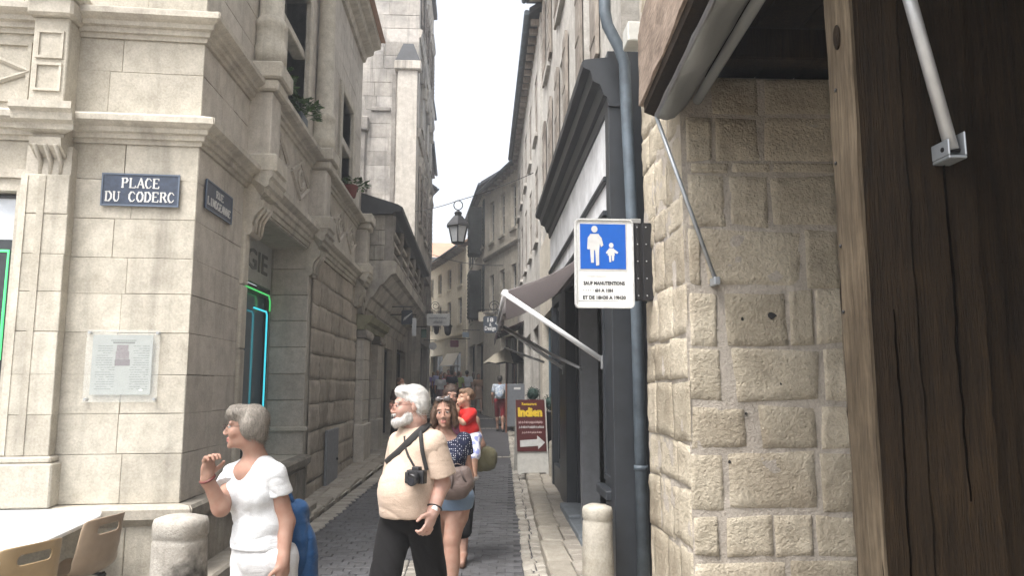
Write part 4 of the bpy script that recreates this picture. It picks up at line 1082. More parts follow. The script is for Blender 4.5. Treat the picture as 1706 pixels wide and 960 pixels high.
# stall awning rolled up under the beam, with its two arms
aw = thing('rolled_awning', 'light grey canvas awning rolled up under the oak beam of the gallery', 'awning', (1.3, 2.4, 0))
vs = []; fs = []; n = 40
secs = [(1.135, 3.350), (1.150, 3.325), (1.19, 3.330), (1.235, 3.355), (1.28, 3.385), (1.325, 3.42), (1.36, 3.45)]
for i in range(n + 1):
    y = 4.42 - 4.6 * i / n
    for j, (x, z) in enumerate(secs):
        sg = 0.030 * math.sin(i * 0.9 + j * 0.5) * (j / 6.0) * (1 - j / 6.0) * 3 + 0.010 * mnoise.noise(Vector((x * 8, y * 4, j)))
        vs.append((x + sk(y) + 0.6 * sg, y, z - sg + 0.012 * mnoise.noise(Vector((y * 2.2, 3, 1)))))
for i in range(n):
    for j in range(6): fs.append((i * 7 + j, i * 7 + j + 1, (i + 1) * 7 + j + 1, (i + 1) * 7 + j))
cvs = MB().add(vs, fs, smooth=True).build('canvas', CANVL, aw)
md = cvs.modifiers.new('thick', 'SOLIDIFY'); md.thickness = 0.006
MB().tube([(1.385, 4.40, 3.43), (1.385 + sk(-.3), -0.3, 3.43)], 0.030, 14).build('roller', CANVL, aw)
MB().tube([(1.13, 4.42, 3.335), (1.13 + sk(-.3), -0.3, 3.335)], 0.014, 10).build('front_bar', STEEL, aw)
ARMC = plain('grey_arm', (0.36, 0.385, 0.41), rough=0.35, metal=0.4)
pA, pB = Vector((1.128, 4.43, 3.335)), Vector((PF.p(PF.uu(1187, 476), 0, 0).x, 4.435, PF.z(1187, 470)))
MB().tube([pA, pB], 0.013, 10).build('arm', ARMC, aw)
MB().box(pB.x - 0.018, pB.x + 0.018, 4.40, 4.50, pB.z - 0.03, pB.z + 0.02).build('bracket', ARMC, aw, bevel=0.005)
pC = pY(1586, 250, 2.255); pD = pY(1516, 0, 2.255); dr = (pD - pC)
arm = MB().tube([pC, pC + dr * 1.9], 0.021, 12).build('arm', plain('pale_grey_arm', (0.52, 0.53, 0.54), rough=0.35, metal=0.35), aw)
bk = MB(); bk.box(pC.x - 0.030, pC.x + 0.030, 2.225, 2.325, pC.z - 0.035, pC.z - 0.024); bk.box(pC.x + 0.024, pC.x + 0.031, 2.225, 2.325, pC.z - 0.024, pC.z + 0.055); bk.box(pC.x - 0.031, pC.x - 0.024, 2.225, 2.325, pC.z - 0.024, pC.z + 0.03)
bk.build('bracket', ARMC, aw, bevel=0.003)
MB().tube([(pC.x - 0.034, 2.255, pC.z), (pC.x + 0.036, 2.255, pC.z)], 0.008, 8).build('bolt', IRON, aw)

# ================================================================== RIGHT: THE DARK SHOP
FR = Fr((1.15, 6.02), (0.012, 1), (-1, 0.012))
sh = thing('shop_house', 'grey rendered house over a dark slate blue timber shopfront', 'house', (3.0, 10.0, 0))
upw = [(1.9, 5.0), (4.6, 5.0), (7.0, 5.0), (1.9, 7.4), (4.6, 7.4), (7.0, 7.4)]
wall(FR, 0.0, 8.4, 4.3, 9.5, -0.55, -0.10, [hole(u, z, 0.8, 1.6) for u, z in upw]).build('wall', PLAST, sh)
for u, z in upw: house_window(Fr(FR.p(0, -0.10, 0)[:2], FR.u[:2], FR.n[:2]), sh, u, z, 0.8, 1.6, sh=SHUT, surround=PLAST)
MB().fbox(FR, 0.0, 8.4, -4.0, -3.8, 0, 9.5).build('back_wall', PLAST, sh)
MB().fbox(FR, 0.0, 0.3, -3.8, -0.56, 0, 9.5).build('side_wall', PLAST, sh)
MB().fbox(FR, 0.31, 8.4, -1.7, -1.65, 4.3, 9.4).build('inner_wall', DARKIN, sh)
# timber shopfront
MB().fbox(FR, -0.02, 0.16, -0.30, 0.03, 0.0, 4.50).build('corner_board', SHOPD, sh, bevel=0.006)
MB().fbox(FR, 0.162, 0.62, -0.25, 0.0, 0.0, 3.15).build('pilaster', SHOPD, sh, bevel=0.006)
pf = MB(); pf.fbox(FR, 0.20, 0.24, 0.0, 0.018, 0.85, 3.05); pf.fbox(FR, 0.54, 0.58, 0.0, 0.018, 0.85, 3.05); pf.fbox(FR, 0.24, 0.54, 0.0, 0.016, 0.85, 0.90); pf.fbox(FR, 0.24, 0.54, 0.0, 0.016, 3.0, 3.05)
pf.build('panel_frame', SHOPD, sh)
MB().fbox(FR, 0.17, 0.70, -0.02, 0.07, 0.72, 0.80).build('sill', SHOPD, sh, bevel=0.01)
moulding(FR, -0.04, 5.7, [(-0.1, 4.00), (0.03, 4.00), (0.04, 4.08), (0.07, 4.10), (0.10, 4.19), (0.16, 4.22), (0.18, 4.31), (0.24, 4.34), (0.25, 4.39), (0.22, 4.41), (-0.12, 4.45)]).build('shop_cornice', SHOPD, sh)
for k in range(9): MB().fbox(FR, 0.17 + k * 0.61, 0.17 + (k + 1) * 0.61 - 0.006, -0.05, 0.012, 3.16, 3.99).build('fascia_board', plain('worn_white_board', (0.74, 0.75, 0.77), rough=0.6, var=0.12, scale=3), sh)
for z, e in ((3.40, 0.05), (3.10, 0.06)): MB().fbox(FR, 0.17, 5.6, 0.0, e, z, z + 0.05).build('fascia_moulding', SHOPD, sh, bevel=0.008)
MB().fbox(FR, 0.63, 5.6, -0.25, -0.004, 2.86, 3.098).build('lintel', SHOPD, sh)
# recessed doorway and glazed front
MB().fbox(FR, 0.62, 5.6, -1.3, -1.25, 0.0, 3.0).build('inner_wall', DARKIN, sh)
MB().fbox(FR, 0.3, 5.6, -1.25, 0.0, 2.98, 3.0).build('ceiling', DARKIN, sh)
window(FR, sh, 2.25, 3.5, 0.10, 2.85, -0.16, fm=SHOPD, gm=GLASS, cols=1, rows=1, fw=0.07, name='shop_window')
window(FR, sh, 0.66, 2.2, 0.12, 2.84, -1.1, fm=SHOPD, gm=GLASS, cols=2, rows=1, fw=0.08, name='door')
MB().fbox(FR, 2.18, 2.26, -0.2, 0.01, 0.08, 2.86).build('mullion', plain('grey_mullion', (0.16, 0.165, 0.175), rough=0.4), sh, bevel=0.01)
MB().fbox(FR, 3.5, 4.3, -0.25, 0.02, 0.05, 2.86).build('pilaster', SHOPD, sh, bevel=0.006)
window(FR, sh, 4.32, 5.4, 0.5, 2.85, -0.12, fm=SHOPD, gm=GLASS, cols=1, rows=1, fw=0.06, name='shop_window')
MB().fbox(FR, 4.32, 5.4, -0.2, 0.0, 0.05, 0.498).build('stall_riser', SHOPD, sh, bevel=0.006)
MB().fbox(FR, 5.41, 5.6, -0.25, 0.02, 0.05, 2.86).build('pilaster', SHOPD, sh, bevel=0.006)
for k in range(3): MB().fbox(FR, 0.66 + k * 0.95, 0.66 + (k + 1) * 0.95 - 0.01, -1.2, 0.11, 0.0, 0.145 + 0.03 * k).build('threshold', stone('blue_grey_step', (0.20, 0.225, 0.25), stain=0.4, rnd=0.1, bump=0.2), sh, bevel=0.012)
# ground floor beyond the shopfront: stone piers and a blue shop window
wall(FR, 5.62, 8.4, 0.0, 4.3, -0.4, -0.03, [(6.1, 7.9, 0.15, 2.9)]).build('wall', PLASTC, sh)
window(FR, sh, 6.1, 7.9, 0.15, 2.9, -0.2, fm=plain('blue_frame', (0.10, 0.16, 0.20), rough=0.5), gm=GLASS, cols=2, rows=1, name='shop_window')
MB().fbox(FR, -0.1, 8.45, -3.9, 0.22, 9.5, 9.58).build('roof', SLATE, sh)
k = 0.1
while k < 8.2:
    MB().fbox(FR, k, k + 0.1, -0.08, 0.17, 9.40, 9.498).build('rafter', SHUT, sh); k += 0.42
MB().tube([FR.p(-0.1, 0.27, 9.52), FR.p(8.4, 0.27, 9.52)], 0.055, 8).build('rain_gutter', ZINC, sh)
# rain pipe between the shop and the pier
dp = thing('drainpipe', 'blue grey zinc drainpipe between the dark shop and the stone pier', 'drainpipe', (1.30, 5.72, 0))
MB().tube([(1.06, 5.75, 7.4), (1.06, 5.75, 4.72), (1.08, 5.75, 4.60), (1.18, 5.78, 4.42), (1.225, 5.80, 4.30), (1.235, 5.82, 4.0), (1.30, 5.88, 2.2), (1.31, 5.88, 0.05)], 0.048, 16).build('pipe', ZINC, dp)
for x_, y_, z in ((1.306, 5.88, 1.0), (1.28, 5.86, 2.75)): MB().lathe((x_, y_, z), [(0.055, 0), (0.055, 0.04)], 16).build('collar', ZINC, dp)
jb = tag(MB().box(1.16, 1.30, 5.35, 5.55, 4.28, 4.44).build('junction_box', plain('pale_grey_box', (0.5, 0.5, 0.47), rough=0.5), base=(1.25, 5.45, 4.28), bevel=0.01), 'small pale grey box on the wall beside the drainpipe bend', 'box')

# shop awning
sa = thing('shop_awning', 'half open grey awning over the dark shopfront with white arms', 'awning', (0.7, 8.2, 2.5))
ua, ub2 = 0.58, 3.95
vs = []; fs = []; nu, nd = 18, 8
tipd, tipz, wz = 0.88, 2.50, 2.92
for i in range(nu + 1):
    u = ua + (ub2 - ua) * i / nu
    for j in range(nd + 1):
        t = j / nd; vs.append(FR.p(u, 0.04 + (tipd - 0.04) * t, wz + (tipz - wz) * t - 0.05 * math.sin(math.pi * t) + 0.008 * mnoise.noise(Vector((u * 3, t * 3, 0)))))
for i in range(nu):
    for j in range(nd): fs.append((i * (nd + 1) + j, i * (nd + 1) + j + 1, (i + 1) * (nd + 1) + j + 1, (i + 1) * (nd + 1) + j))
c_ = MB().add(vs, fs, smooth=True).build('canvas', CANV, sa); md = c_.modifiers.new('thick', 'SOLIDIFY'); md.thickness = 0.006
vs = []; fs = []
for i in range(nu + 1):
    u = ua + (ub2 - ua) * i / nu
    for j in range(3): vs.append(FR.p(u, tipd + 0.012 * math.sin(i * 1.7) * j, tipz - 0.03 - 0.085 * j))
for i in range(nu):
    for j in range(2): fs.append((i * 3 + j, i * 3 + j + 1, (i + 1) * 3 + j + 1, (i + 1) * 3 + j))
c_ = MB().add(vs, fs, smooth=True).build('valance', CANV, sa); md = c_.modifiers.new('thick', 'SOLIDIFY'); md.thickness = 0.005
MB().tube([FR.p(ua - 0.02, tipd, tipz - 0.015), FR.p(ub2 + 0.02, tipd, tipz - 0.015)], 0.026, 12).build('front_bar', WHITEP, sa)
MB().tube([FR.p(ua, 0.07, wz + 0.02), FR.p(ub2, 0.07, wz + 0.02)], 0.06, 12).build('roller', CANV, sa)
for u, nm in ((ua, 'arm'), (ub2 - 0.1, 'arm')):
    MB().tube([FR.p(u, 0.0, 1.87), FR.p(u, tipd + 0.03, tipz - 0.01)], 0.024, 12).build('arm', WHITEP, sa)
    MB().fbox(FR, u - 0.03, u + 0.03, -0.02, 0.03, 1.80, 1.92).build('bracket', STEEL, sa, bevel=0.004)
pe = FR.p(2.3, 0.02, 1.78)
MB().tube([FR.p(ub2 - 0.4, tipd * 0.95, tipz - 0.08), FR.p(2.6, 0.30, 2.02), FR.p(2.05, 0.02, 1.84)], 0.020, 10).build('folding_arm', STEEL, sa)
MB().tube([FR.p(ub2 - 0.05, tipd * 0.9, tipz - 0.35), FR.p(3.5, 0.3, 1.95)], 0.015, 8).build('folding_arm', STEEL, sa)

# ================================================================== RIGHT ROW, farther up the street
F2 = Fr(FR.p(8.42, -0.06, 0)[:2], (0.012, 1), (-1, 0.012))
g2 = plain('brown_shop_paint', (0.075, 0.028, 0.018), rough=0.5)
row_house('town_house', 'grey house with closed pale shutters beyond the dark shop', F2, 10.0, 9.3, PLAST, [(4.7, 1.6), (7.0, 1.4)], (1.2, 3.2, 5.2, 7.2, 9.0), ww=0.8, sh=SHUT, open_=False, ground=[(0.8, 2.4, 0.4, 2.9, g2, GLASS, 2, 1), (3.4, 5.6, 0.4, 2.9, SHOPD, GLASS, 2, 1), (6.4, 9.4, 0.4, 3.1, g2, GLASS, 3, 1)], group='old houses along the street', over=0.22, surround=PLAST)
F3 = Fr((1.62, 24.9), (-1.20, 4.6), (-4.6, -1.20))
row_house('town_house', 'cream stone house with tall narrow windows above the restaurant terrace', F3, 4.75, 9.4, PLASTC, [(4.4, 1.5), (7.2, 1.6)], (1.0, 2.4, 3.8), ww=0.62, sh=None, band=[6.55], ground=[(0.6, 2.6, 0.5, 3.4, g2, GLASS, 2, 1, 'door')], group='old houses along the street', over=0.28, surround=MOULD, rows=4)
F4 = Fr(F3.p(4.77, 0.0, 0)[:2], (-0.75, 8.0), (-8.0, -0.75))
row_house('town_house', 'pale house with dark slatted shutters hung out over the street', F4, 8.0, 9.8, PLASTC, [(4.6, 1.9), (7.3, 1.9)], (1.0, 3.2, 5.8), ww=0.9, sh=SHUTD, slats=12, ground=[(0.5, 3.2, 0.6, 3.4, SHOPD, GLASS, 2, 1), (4.0, 7.2, 0.7, 3.5, SHOPD, GLASS, 2, 1)], group='old houses along the street', over=0.2, surround=MOULD)
for (u, z) in ((1.6, 4.4), (1.6, 7.1)):
    b = thing('shutter_box', 'dark slatted shutter box %s on the pale house' % ('over the upper window' if z > 5 else 'over the lower window'), 'shutter', tuple(F4.p(u, 0.2, z)))
    MB().fbox(F4, u - 0.45, u + 0.45, 0.02, 0.52, z, z + 2.0).build('frame', SHUTD, b, bevel=0.01)
    for k in range(13): MB().fbox(F4, u - 0.43, u + 0.43, 0.49, 0.545, z + 0.06 + k * 0.148, z + 0.15 + k * 0.148).build('slat', SHUTD, b); 
    fcam = Fr(F4.p(u - 0.45, 0.02, 0)[:2], F4.n[:2], (-F4.u)[:2])
    for k in range(13): MB().fbox(fcam, 0.03, 0.47, 0.0, 0.02, z + 0.06 + k * 0.148, z + 0.15 + k * 0.148).build('slat', SHUTD, b)
F5 = Fr((-0.42, 38.4), (-2.6, 9.0), (-9.0, -2.6))
row_house('town_house', 'sunlit pale yellow house at the bend of the street', F5, 9.3, 8.9, SUNNY, [(4.9, 1.4), (7.0, 1.2)], (1.3, 3.6, 5.9, 8.0), ww=0.85, sh=None, band=[4.2], ground=[(1.0, 4.0, 0.8, 3.4, SHOPD, GLASS, 2, 1), (5.0, 8.2, 0.9, 3.4, SHOPD, GLASS, 2, 1)], group='old houses along the street', roof=TILE, over=0.5)
row_house('town_house', 'tall pale house with red tiled roof closing the end of the street', Fr((1.5, 62.0), (-1, 0), (0, -1)), 12.0, 12.2, SUNNY, [(5.5, 1.6), (8.3, 1.6), (10.6, 1.1)], (2.2, 4.4, 6.2, 8.2), ww=0.9, sh=SHUT, ground=[(1.6, 4.6, 1.2, 4.0, SHOPD, GLASS, 2, 1)], group='old houses along the street', roof=TILE, over=0.5)
# ================================================================== SIGNS
def plate(name, label, fr, u, z, w, h, d, mat, parent=None, th=0.012, cat='sign', group=None, bevel=0.006):
    t = thing(name, label, cat, tuple(fr.p(u, d, z)), group)
    MB().fbox(fr, u - w / 2, u + w / 2, d, d + th, z - h / 2, z + h / 2).build('plate', mat, t, bevel=bevel)
    return t
def rim(fr, t, u, z, w, h, d, mat, bw=0.012, th=0.006):
    m = MB(); m.fbox(fr, u - w / 2, u + w / 2, d, d + th, z - h / 2, z - h / 2 + bw); m.fbox(fr, u - w / 2, u + w / 2, d, d + th, z + h / 2 - bw, z + h / 2)
    m.fbox(fr, u - w / 2, u - w / 2 + bw, d, d + th * 0.9, z - h / 2 + bw, z + h / 2 - bw); m.fbox(fr, u + w / 2 - bw, u + w / 2, d, d + th * 0.9, z - h / 2 + bw, z + h / 2 - bw)
    return m.build('rim', mat, t)
def sertext(body, mat, fr, u, z, d, width, capH, t, name='lettering', flip=False):
    """capitals drawn stroke by stroke with serifs, like cast letters"""
    G = {'P': ([(0.2, 0, .2, 1, 1), (0.2, 1, .65, 1, 0), (.65, 1, .82, .78, 1), (.82, .78, .65, .52, 1), (.65, .52, .2, .52, 0)], [(.2, 0), (.2, 1)]),
         'L': ([(.2, 0, .2, 1, 1), (.2, 0, .82, 0, 0), (.82, 0, .85, .22, 0)], [(.2, 0), (.2, 1)]),
         'A': ([(.1, 0, .5, 1, 0), (.5, 1, .9, 0, 1), (.28, .36, .72, .36, 0)], [(.1, 0), (.9, 0)]),
         'C': ([(.85, .78, .62, 1, 0), (.62, 1, .38, 1, 0), (.38, 1, .15, .7, 1), (.15, .7, .15, .3, 1), (.15, .3, .38, 0, 1), (.38, 0, .62, 0, 0), (.62, 0, .85, .22, 0)], []),
         'E': ([(.2, 0, .2, 1, 1), (.2, 1, .8, 1, 0), (.2, .52, .62, .52, 0), (.2, 0, .82, 0, 0), (.8, 1, .82, .82, 0), (.82, 0, .85, .2, 0)], [(.2, 0), (.2, 1)]),
         'D': ([(.2, 0, .2, 1, 1), (.2, 1, .55, 1, 0), (.55, 1, .85, .7, 1), (.85, .7, .85, .3, 1), (.85, .3, .55, 0, 1), (.55, 0, .2, 0, 0)], [(.2, 0), (.2, 1)]),
         'U': ([(.2, 1, .2, .25, 1), (.2, .25, .4, 0, 1), (.4, 0, .6, 0, 0), (.6, 0, .8, .25, 0), (.8, .25, .8, 1, 0)], [(.2, 1), (.8, 1)]),
         'O': ([(.38, 1, .62, 1, 0), (.62, 1, .86, .7, 1), (.86, .7, .86, .3, 1), (.86, .3, .62, 0, 1), (.62, 0, .38, 0, 0), (.38, 0, .14, .3, 1), (.14, .3, .14, .7, 1), (.14, .7, .38, 1, 1)], []),
         'R': ([(.2, 0, .2, 1, 1), (.2, 1, .62, 1, 0), (.62, 1, .78, .78, 1), (.78, .78, .62, .54, 1), (.62, .54, .2, .54, 0), (.5, .54, .88, 0, 1)], [(.2, 0), (.2, 1), (.88, 0)]),
         'I': ([(.5, 0, .5, 1, 1)], [(.5, 0), (.5, 1)]),
         'M': ([(.12, 0, .12, 1, 0), (.12, 1, .5, .2, 1), (.5, .2, .88, 1, 0), (.88, 1, .88, 0, 1)], [(.12, 0), (.88, 0), (.12, 1), (.88, 1)]),
         'G': ([(.85, .78, .62, 1, 0), (.62, 1, .38, 1, 0), (.38, 1, .15, .7, 1), (.15, .7, .15, .3, 1), (.15, .3, .38, 0, 1), (.38, 0, .65, 0, 0), (.65, 0, .85, .12, 0), (.85, .12, .85, .42, 1)], [(.85, .42)]),
         'N': ([(.15, 0, .15, 1, 0), (.15, 1, .85, 0, 1), (.85, 0, .85, 1, 0)], [(.15, 0), (.15, 1), (.85, 1)])}
    s = -1 if flip else 1
    n = len(body); cw = width / n
    for i, chx in enumerate(body):
        if chx == ' ': continue
        m = MB(); st, sf = G[chx]
        ox = u + s * (-width / 2 + i * cw)
        Q = lambda a, b: (ox + s * a * cw * 0.98, z - capH / 2 + b * capH)
        for x0, y0, x1, y1, thick in st:
            a = Q(x0, y0); b = Q(x1, y1); wd = capH * (0.085 if thick else 0.045)
            dx, dz = b[0] - a[0], b[1] - a[1]; L = math.hypot(dx, dz); nx, nz = -dz / L * wd, dx / L * wd; ex, ez = dx / L * wd * 0.5, dz / L * wd * 0.5
            q4 = [(a[0] - ex + nx, a[1] - ez + nz), (b[0] + ex + nx, b[1] + ez + nz), (b[0] + ex - nx, b[1] + ez - nz), (a[0] - ex - nx, a[1] - ez - nz)]
            m.prism([fr.p(p[0], d, p[1]) for p in q4], fr.n * (0.004 + random.uniform(0, 0.0006)))
        for a, b in sf:
            q = Q(a, b); hw = cw * 0.17; hh = capH * 0.035; zz = q[1] + (hh if b < 0.5 else -hh)
            m.fbox(fr, q[0] - hw, q[0] + hw, d, d + 0.0048 + random.uniform(0, 0.0005), zz - hh, zz + hh)
        m.build('letter', mat, t)
ua, z0 = P.hit(236, 318); w_ = abs(P.uu(171, 318) - P.uu(301, 318)); h_ = P.z(236, 291) - P.z(236, 345)
pl1 = plate('street_sign', 'dark blue enamel plate reading PLACE DU CODERC on the pale corner wall', P, ua, z0, w_, h_, 0.012, PLATEB)
rim(P, pl1, ua, z0, w_, h_, 0.0245, plain('blue_rim', (0.10, 0.13, 0.18), rough=0.4))
sertext('PLACE', LETW, P, ua, z0 + h_ * 0.21, 0.0242, w_ * 0.50, h_ * 0.29, pl1, flip=True)
sertext('DU CODERC', LETW, P, ua, z0 - h_ * 0.21, 0.0242, w_ * 0.90, h_ * 0.29, pl1, flip=True)
ub2 = (S.uu(338, 325) + S.uu(382, 350)) / 2; zs = (S.z(339, 327) + S.z(381, 351)) / 2 + 0.01; w2_ = S.uu(382, 350) - S.uu(338, 325); h2_ = S.z(340, 301) - S.z(340, 352)
pl2 = plate('street_sign', 'dark blue enamel plate reading RUE LIMOGEANNE on the street side of the corner', S, ub2, zs, w2_, h2_, 0.012, PLATEB)
rim(S, pl2, ub2, zs, w2_, h2_, 0.0245, plain('blue_rim', (0, 0, 0)))
sertext('RUE', LETW, S, ub2, zs + h2_ * 0.2, 0.0242, w2_ * 0.30, h2_ * 0.24, pl2)
sertext('LIMOGEANNE', LETW, S, ub2, zs - h2_ * 0.18, 0.0242, w2_ * 0.88, h2_ * 0.26, pl2)

# information panel: acrylic sheet on four studs
u, z = P.hit(206, 610); w = abs(P.uu(146, 610) - P.uu(268, 610)); h = P.z(206, 554) - P.z(206, 674)
ip = thing('information_panel', 'clear acrylic history panel with a small purple picture on the corner wall', 'panel', tuple(P.p(u, 0.02, z)))
m_, nt, b_ = nodes('acrylic'); b_.inputs['Base Color'].default_value = (0.9, 0.94, 0.92, 1); b_.inputs['Roughness'].default_value = 0.06; b_.inputs['Transmission Weight'].default_value = 0.0; b_.inputs['Alpha'].default_value = 0.10
MB().fbox(P, u - w / 2, u + w / 2, 0.030, 0.038, z - h / 2, z + h / 2).build('sheet', m_, ip)
MB().fbox(P, u - w * 0.40, u + w * 0.42, 0.024, 0.028, z - h * 0.40, z + h * 0.43).build('print', plain('pale_green_print', (0.29, 0.31, 0.295), rough=0.3, var=0.04), ip)
for sx in (-1, 1):
    for sz in (-1, 1): MB().tube([P.p(u + sx * w * 0.465, 0.0, z + sz * h * 0.46), P.p(u + sx * w * 0.465, 0.046, z + sz * h * 0.46)], 0.011, 10).build('stud', STEEL, ip)
PRK = plain('print_grey', (0.10, 0.115, 0.12), rough=0.4); PRP = plain('print_purple', (0.075, 0.05, 0.065), rough=0.4, var=0.2, scale=60); PRP2 = plain('print_purple_pale', (0.13, 0.095, 0.11), rough=0.4, var=0.2, scale=60)
pm = MB()
pm.fbox(P, u - w * 0.10, u + w * 0.105, 0.0285, 0.0292, z + h * 0.0, z + h * 0.09); pm.build('picture', PRP, ip)
pm = MB(); pm.fbox(P, u - w * 0.085, u + w * 0.10, 0.0285, 0.0290, z + h * 0.092, z + h * 0.2); pm.fbox(P, u - w * 0.07, u + w * 0.09, 0.0285, 0.0290, z + h * 0.201, z + h * 0.29); pm.build('picture', PRP2, ip)
lm = MB()
for k in range(19):
    zz = z + h * (0.27 - 0.033 * k)
    for sx in (-1, 1):
        x = u + sx * w * 0.14 if k < 9 else u + sx * w * 0.10
        e = u + sx * w * 0.36
        xx = min(x, e)
        while xx < max(x, e) - 0.01:
            ww = random.uniform(0.008, 0.03)
            if random.random() < 0.88: lm.fbox(P, xx, min(xx + ww, max(x, e)), 0.0285, 0.0290, zz, zz + 0.0045)
            xx += ww + 0.004
tag(lm.build('print_lines', PRK, ip), kind='stuff')
lm = MB()
for k in range(14): lm.fbox(P, u - w * 0.17 + k * w * 0.025, u - w * 0.17 + k * w * 0.025 + w * 0.014, 0.0285, 0.029, z + h * 0.345, z + h * 0.36)
for k in range(11): lm.fbox(P, u - w * 0.15 + k * w * 0.027, u - w * 0.15 + k * w * 0.027 + w * 0.02, 0.0285, 0.029, z + h * 0.31, z + h * 0.333)
tag(lm.build('print_heading', LETK, ip), kind='stuff')
MB().ball(P.p(u - w * 0.27, 0.029, z - h * 0.335), (0.017, 0.001, 0.009), 12, 6).build('print_emblem', LETW, ip)

# pedestrian zone sign on its bracket, facing the square
SG = Fr((0, 5.28), (1, 0.03), (0.03, -1))
sg = thing('pedestrian_sign', 'white sign panel with blue square showing adult and child on the stone pier', 'sign', tuple(SG.p(0.93, 0, 2.0)))
def pxs(x, y): return SG.hit(x, y)
uL, zT = pxs(957, 364); uR, zB = pxs(1057, 514)
# rounded plate
def rrect(u0, u1, z0, z1, r, n=5):
    pts = []
    for cx_, cz_, a0 in ((u1 - r, z1 - r, 0), (u0 + r, z1 - r, 90), (u0 + r, z0 + r, 180), (u1 - r, z0 + r, 270)):
        for k in range(n + 1):
            a = R(a0 + 90 * k / n); pts.append((cx_ + r * math.cos(a), cz_ + r * math.sin(a)))
    return pts
rr = rrect(uL, uR, zB, zT, 0.032)
MB().prism([SG.p(a, -0.03, b) for a, b in rr], SG.n * 0.03).build('plate', SIGNW, sg)
ro = rrect(uL, uR, zB, zT, 0.032); ri = rrect(uL + 0.012, uR - 0.012, zB + 0.012, zT - 0.012, 0.022); nn = len(ro)
em = MB(); em.add([SG.p(a, 0.0005, b) for a, b in ro] + [SG.p(a, 0.012, b) for a, b in ro] + [SG.p(a, 0.012, b) for a, b in ri] + [SG.p(a, 0.0005, b) for a, b in ri],
                  [f for k in range(nn) for f in ((k, (k + 1) % nn, nn + (k + 1) % nn, nn + k), (nn + k, nn + (k + 1) % nn, 2 * nn + (k + 1) % nn, 2 * nn + k), (2 * nn + k, 2 * nn + (k + 1) % nn, 3 * nn + (k + 1) % nn, 3 * nn + k))])
em.build('raised_edge', plain('edge_grey', (0.55, 0.56, 0.55), rough=0.4, var=0.1), sg)
bL, bT = pxs(966, 373); bR, bB = pxs(1043, 449)
MB().fbox(SG, bL - 0.012, bR + 0.012, 0.0005, 0.0025, bB - 0.012, bT + 0.012).build('white_border', LETW, sg)
MB().fbox(SG, bL, bR, 0.003, 0.0045, bB, bT).build('blue_square', SIGNB, sg)
def figure(pts_list, nm):
    m = MB()
    for kind, *a in pts_list:
        if kind == 'c':
            x, y, r = a; c = pxs(x, y); rr_ = r * 5.28 / F
            m.prism([SG.p(c[0] + rr_ * math.cos(2 * math.pi * k / 14), 0.005, c[1] + 1.1 * rr_ * math.sin(2 * math.pi * k / 14)) for k in range(14)], SG.n * 0.0012)
        else:
            m.prism([SG.p(*(lambda q: (q[0], 0.005, q[1]))(pxs(x, y))) for x, y in a[0]], SG.n * (0.0012 + random.uniform(0, 0.0006)))
    return m.build(nm, LETW, sg)
figure([('c', 990, 382, 5.5), ('p', [(983, 390), (997, 390), (1000, 397), (998, 417), (983, 417), (980, 397)]),
        ('p', [(983, 391), (979, 396), (978, 415), (982, 416), (984, 400)]), ('p', [(997, 391), (1002, 397), (1005, 409), (1001, 412), (998, 402)]),
        ('p', [(983, 417), (989.5, 417), (989, 438), (984.5, 438)]), ('p', [(991, 417), (998, 417), (998, 442), (993, 443), (992, 425)])], 'adult_figure')
figure([('c', 1018, 409, 4.0), ('p', [(1014, 414), (1022, 414), (1024, 426), (1012, 426)]), ('p', [(1014, 415), (1009, 421), (1011, 423.5), (1015, 420)]), ('p', [(1022, 415), (1030, 421), (1028, 423.5), (1021, 420)]),
        ('p', [(1014, 426), (1018, 426), (1018, 437), (1015, 437)]), ('p', [(1019, 426), (1023, 426), (1022.5, 435), (1019.5, 435)])], 'child_figure')
def sgt(body, xa, xb, y, hpx):
    c = pxs((xa + xb) / 2, y); text_mesh(body, LETK, SG.p(c[0], 0.001, c[1]), SG.u, (0, 0, 1), hpx * 5.28 / F * 1.35, sg, width=(xb - xa) * 5.28 / F, extrude=0.0012, weight=0.0012)
sgt('SAUF MANUTENTIONS', 971, 1042, 472, 6.2)
sgt('· · · · · 6H A 10H', 971, 1022, 484, 5.6)
sgt('ET DE 18H30 A 19H30', 970, 1044, 496, 6.2)
for xa, xb, y in ((978, 1010, 461), (964, 1030, 502)):
    a = pxs(xa, y); b = pxs(xb, y); MB().fbox(SG, a[0], b[0], 0.0006, 0.0012, a[1], a[1] + 0.004).build('scratch', plain('grime', (0.32, 0.32, 0.3), rough=0.6), sg)
bu0, bz1 = pxs(1058, 372); bu1, bz0 = pxs(1083, 500)
bkx = MB(); bkx.fbox(SG, bu0 + 0.012, bu1 - 0.04, -0.055, -0.012, bz0, bz1); bkx.build('bracket_web', IRON, sg)
MB().fbox(SG, bu0 + 0.0, bu0 + 0.03, -0.055, 0.0, bz0 - 0.004, bz1 + 0.004).build('bracket_rail', IRON, sg, bevel=0.004)
MB().fbox(SG, bu1 - 0.045, bu1 + 0.05, -0.06, 0.004, bz0 - 0.004, bz1 + 0.004).build('bracket_rail', IRON, sg, bevel=0.004)
MB().fbox(SG, bu0 - 0.03, bu0 + 0.05, -0.05, -0.02, bz1 + 0.004, bz1 + 0.04).build('bracket_strap', STEEL, sg, bevel=0.004)
for k in range(5):
    for uu in (bu0 + 0.015, bu1 - 0.02):
        MB().ball(SG.p(uu, 0.004 if uu > bu0 + 0.02 else 0.0, bz0 + 0.03 + (bz1 - bz0 - 0.06) * k / 4), 0.006, 8, 5).build('bolt', STEEL, sg)

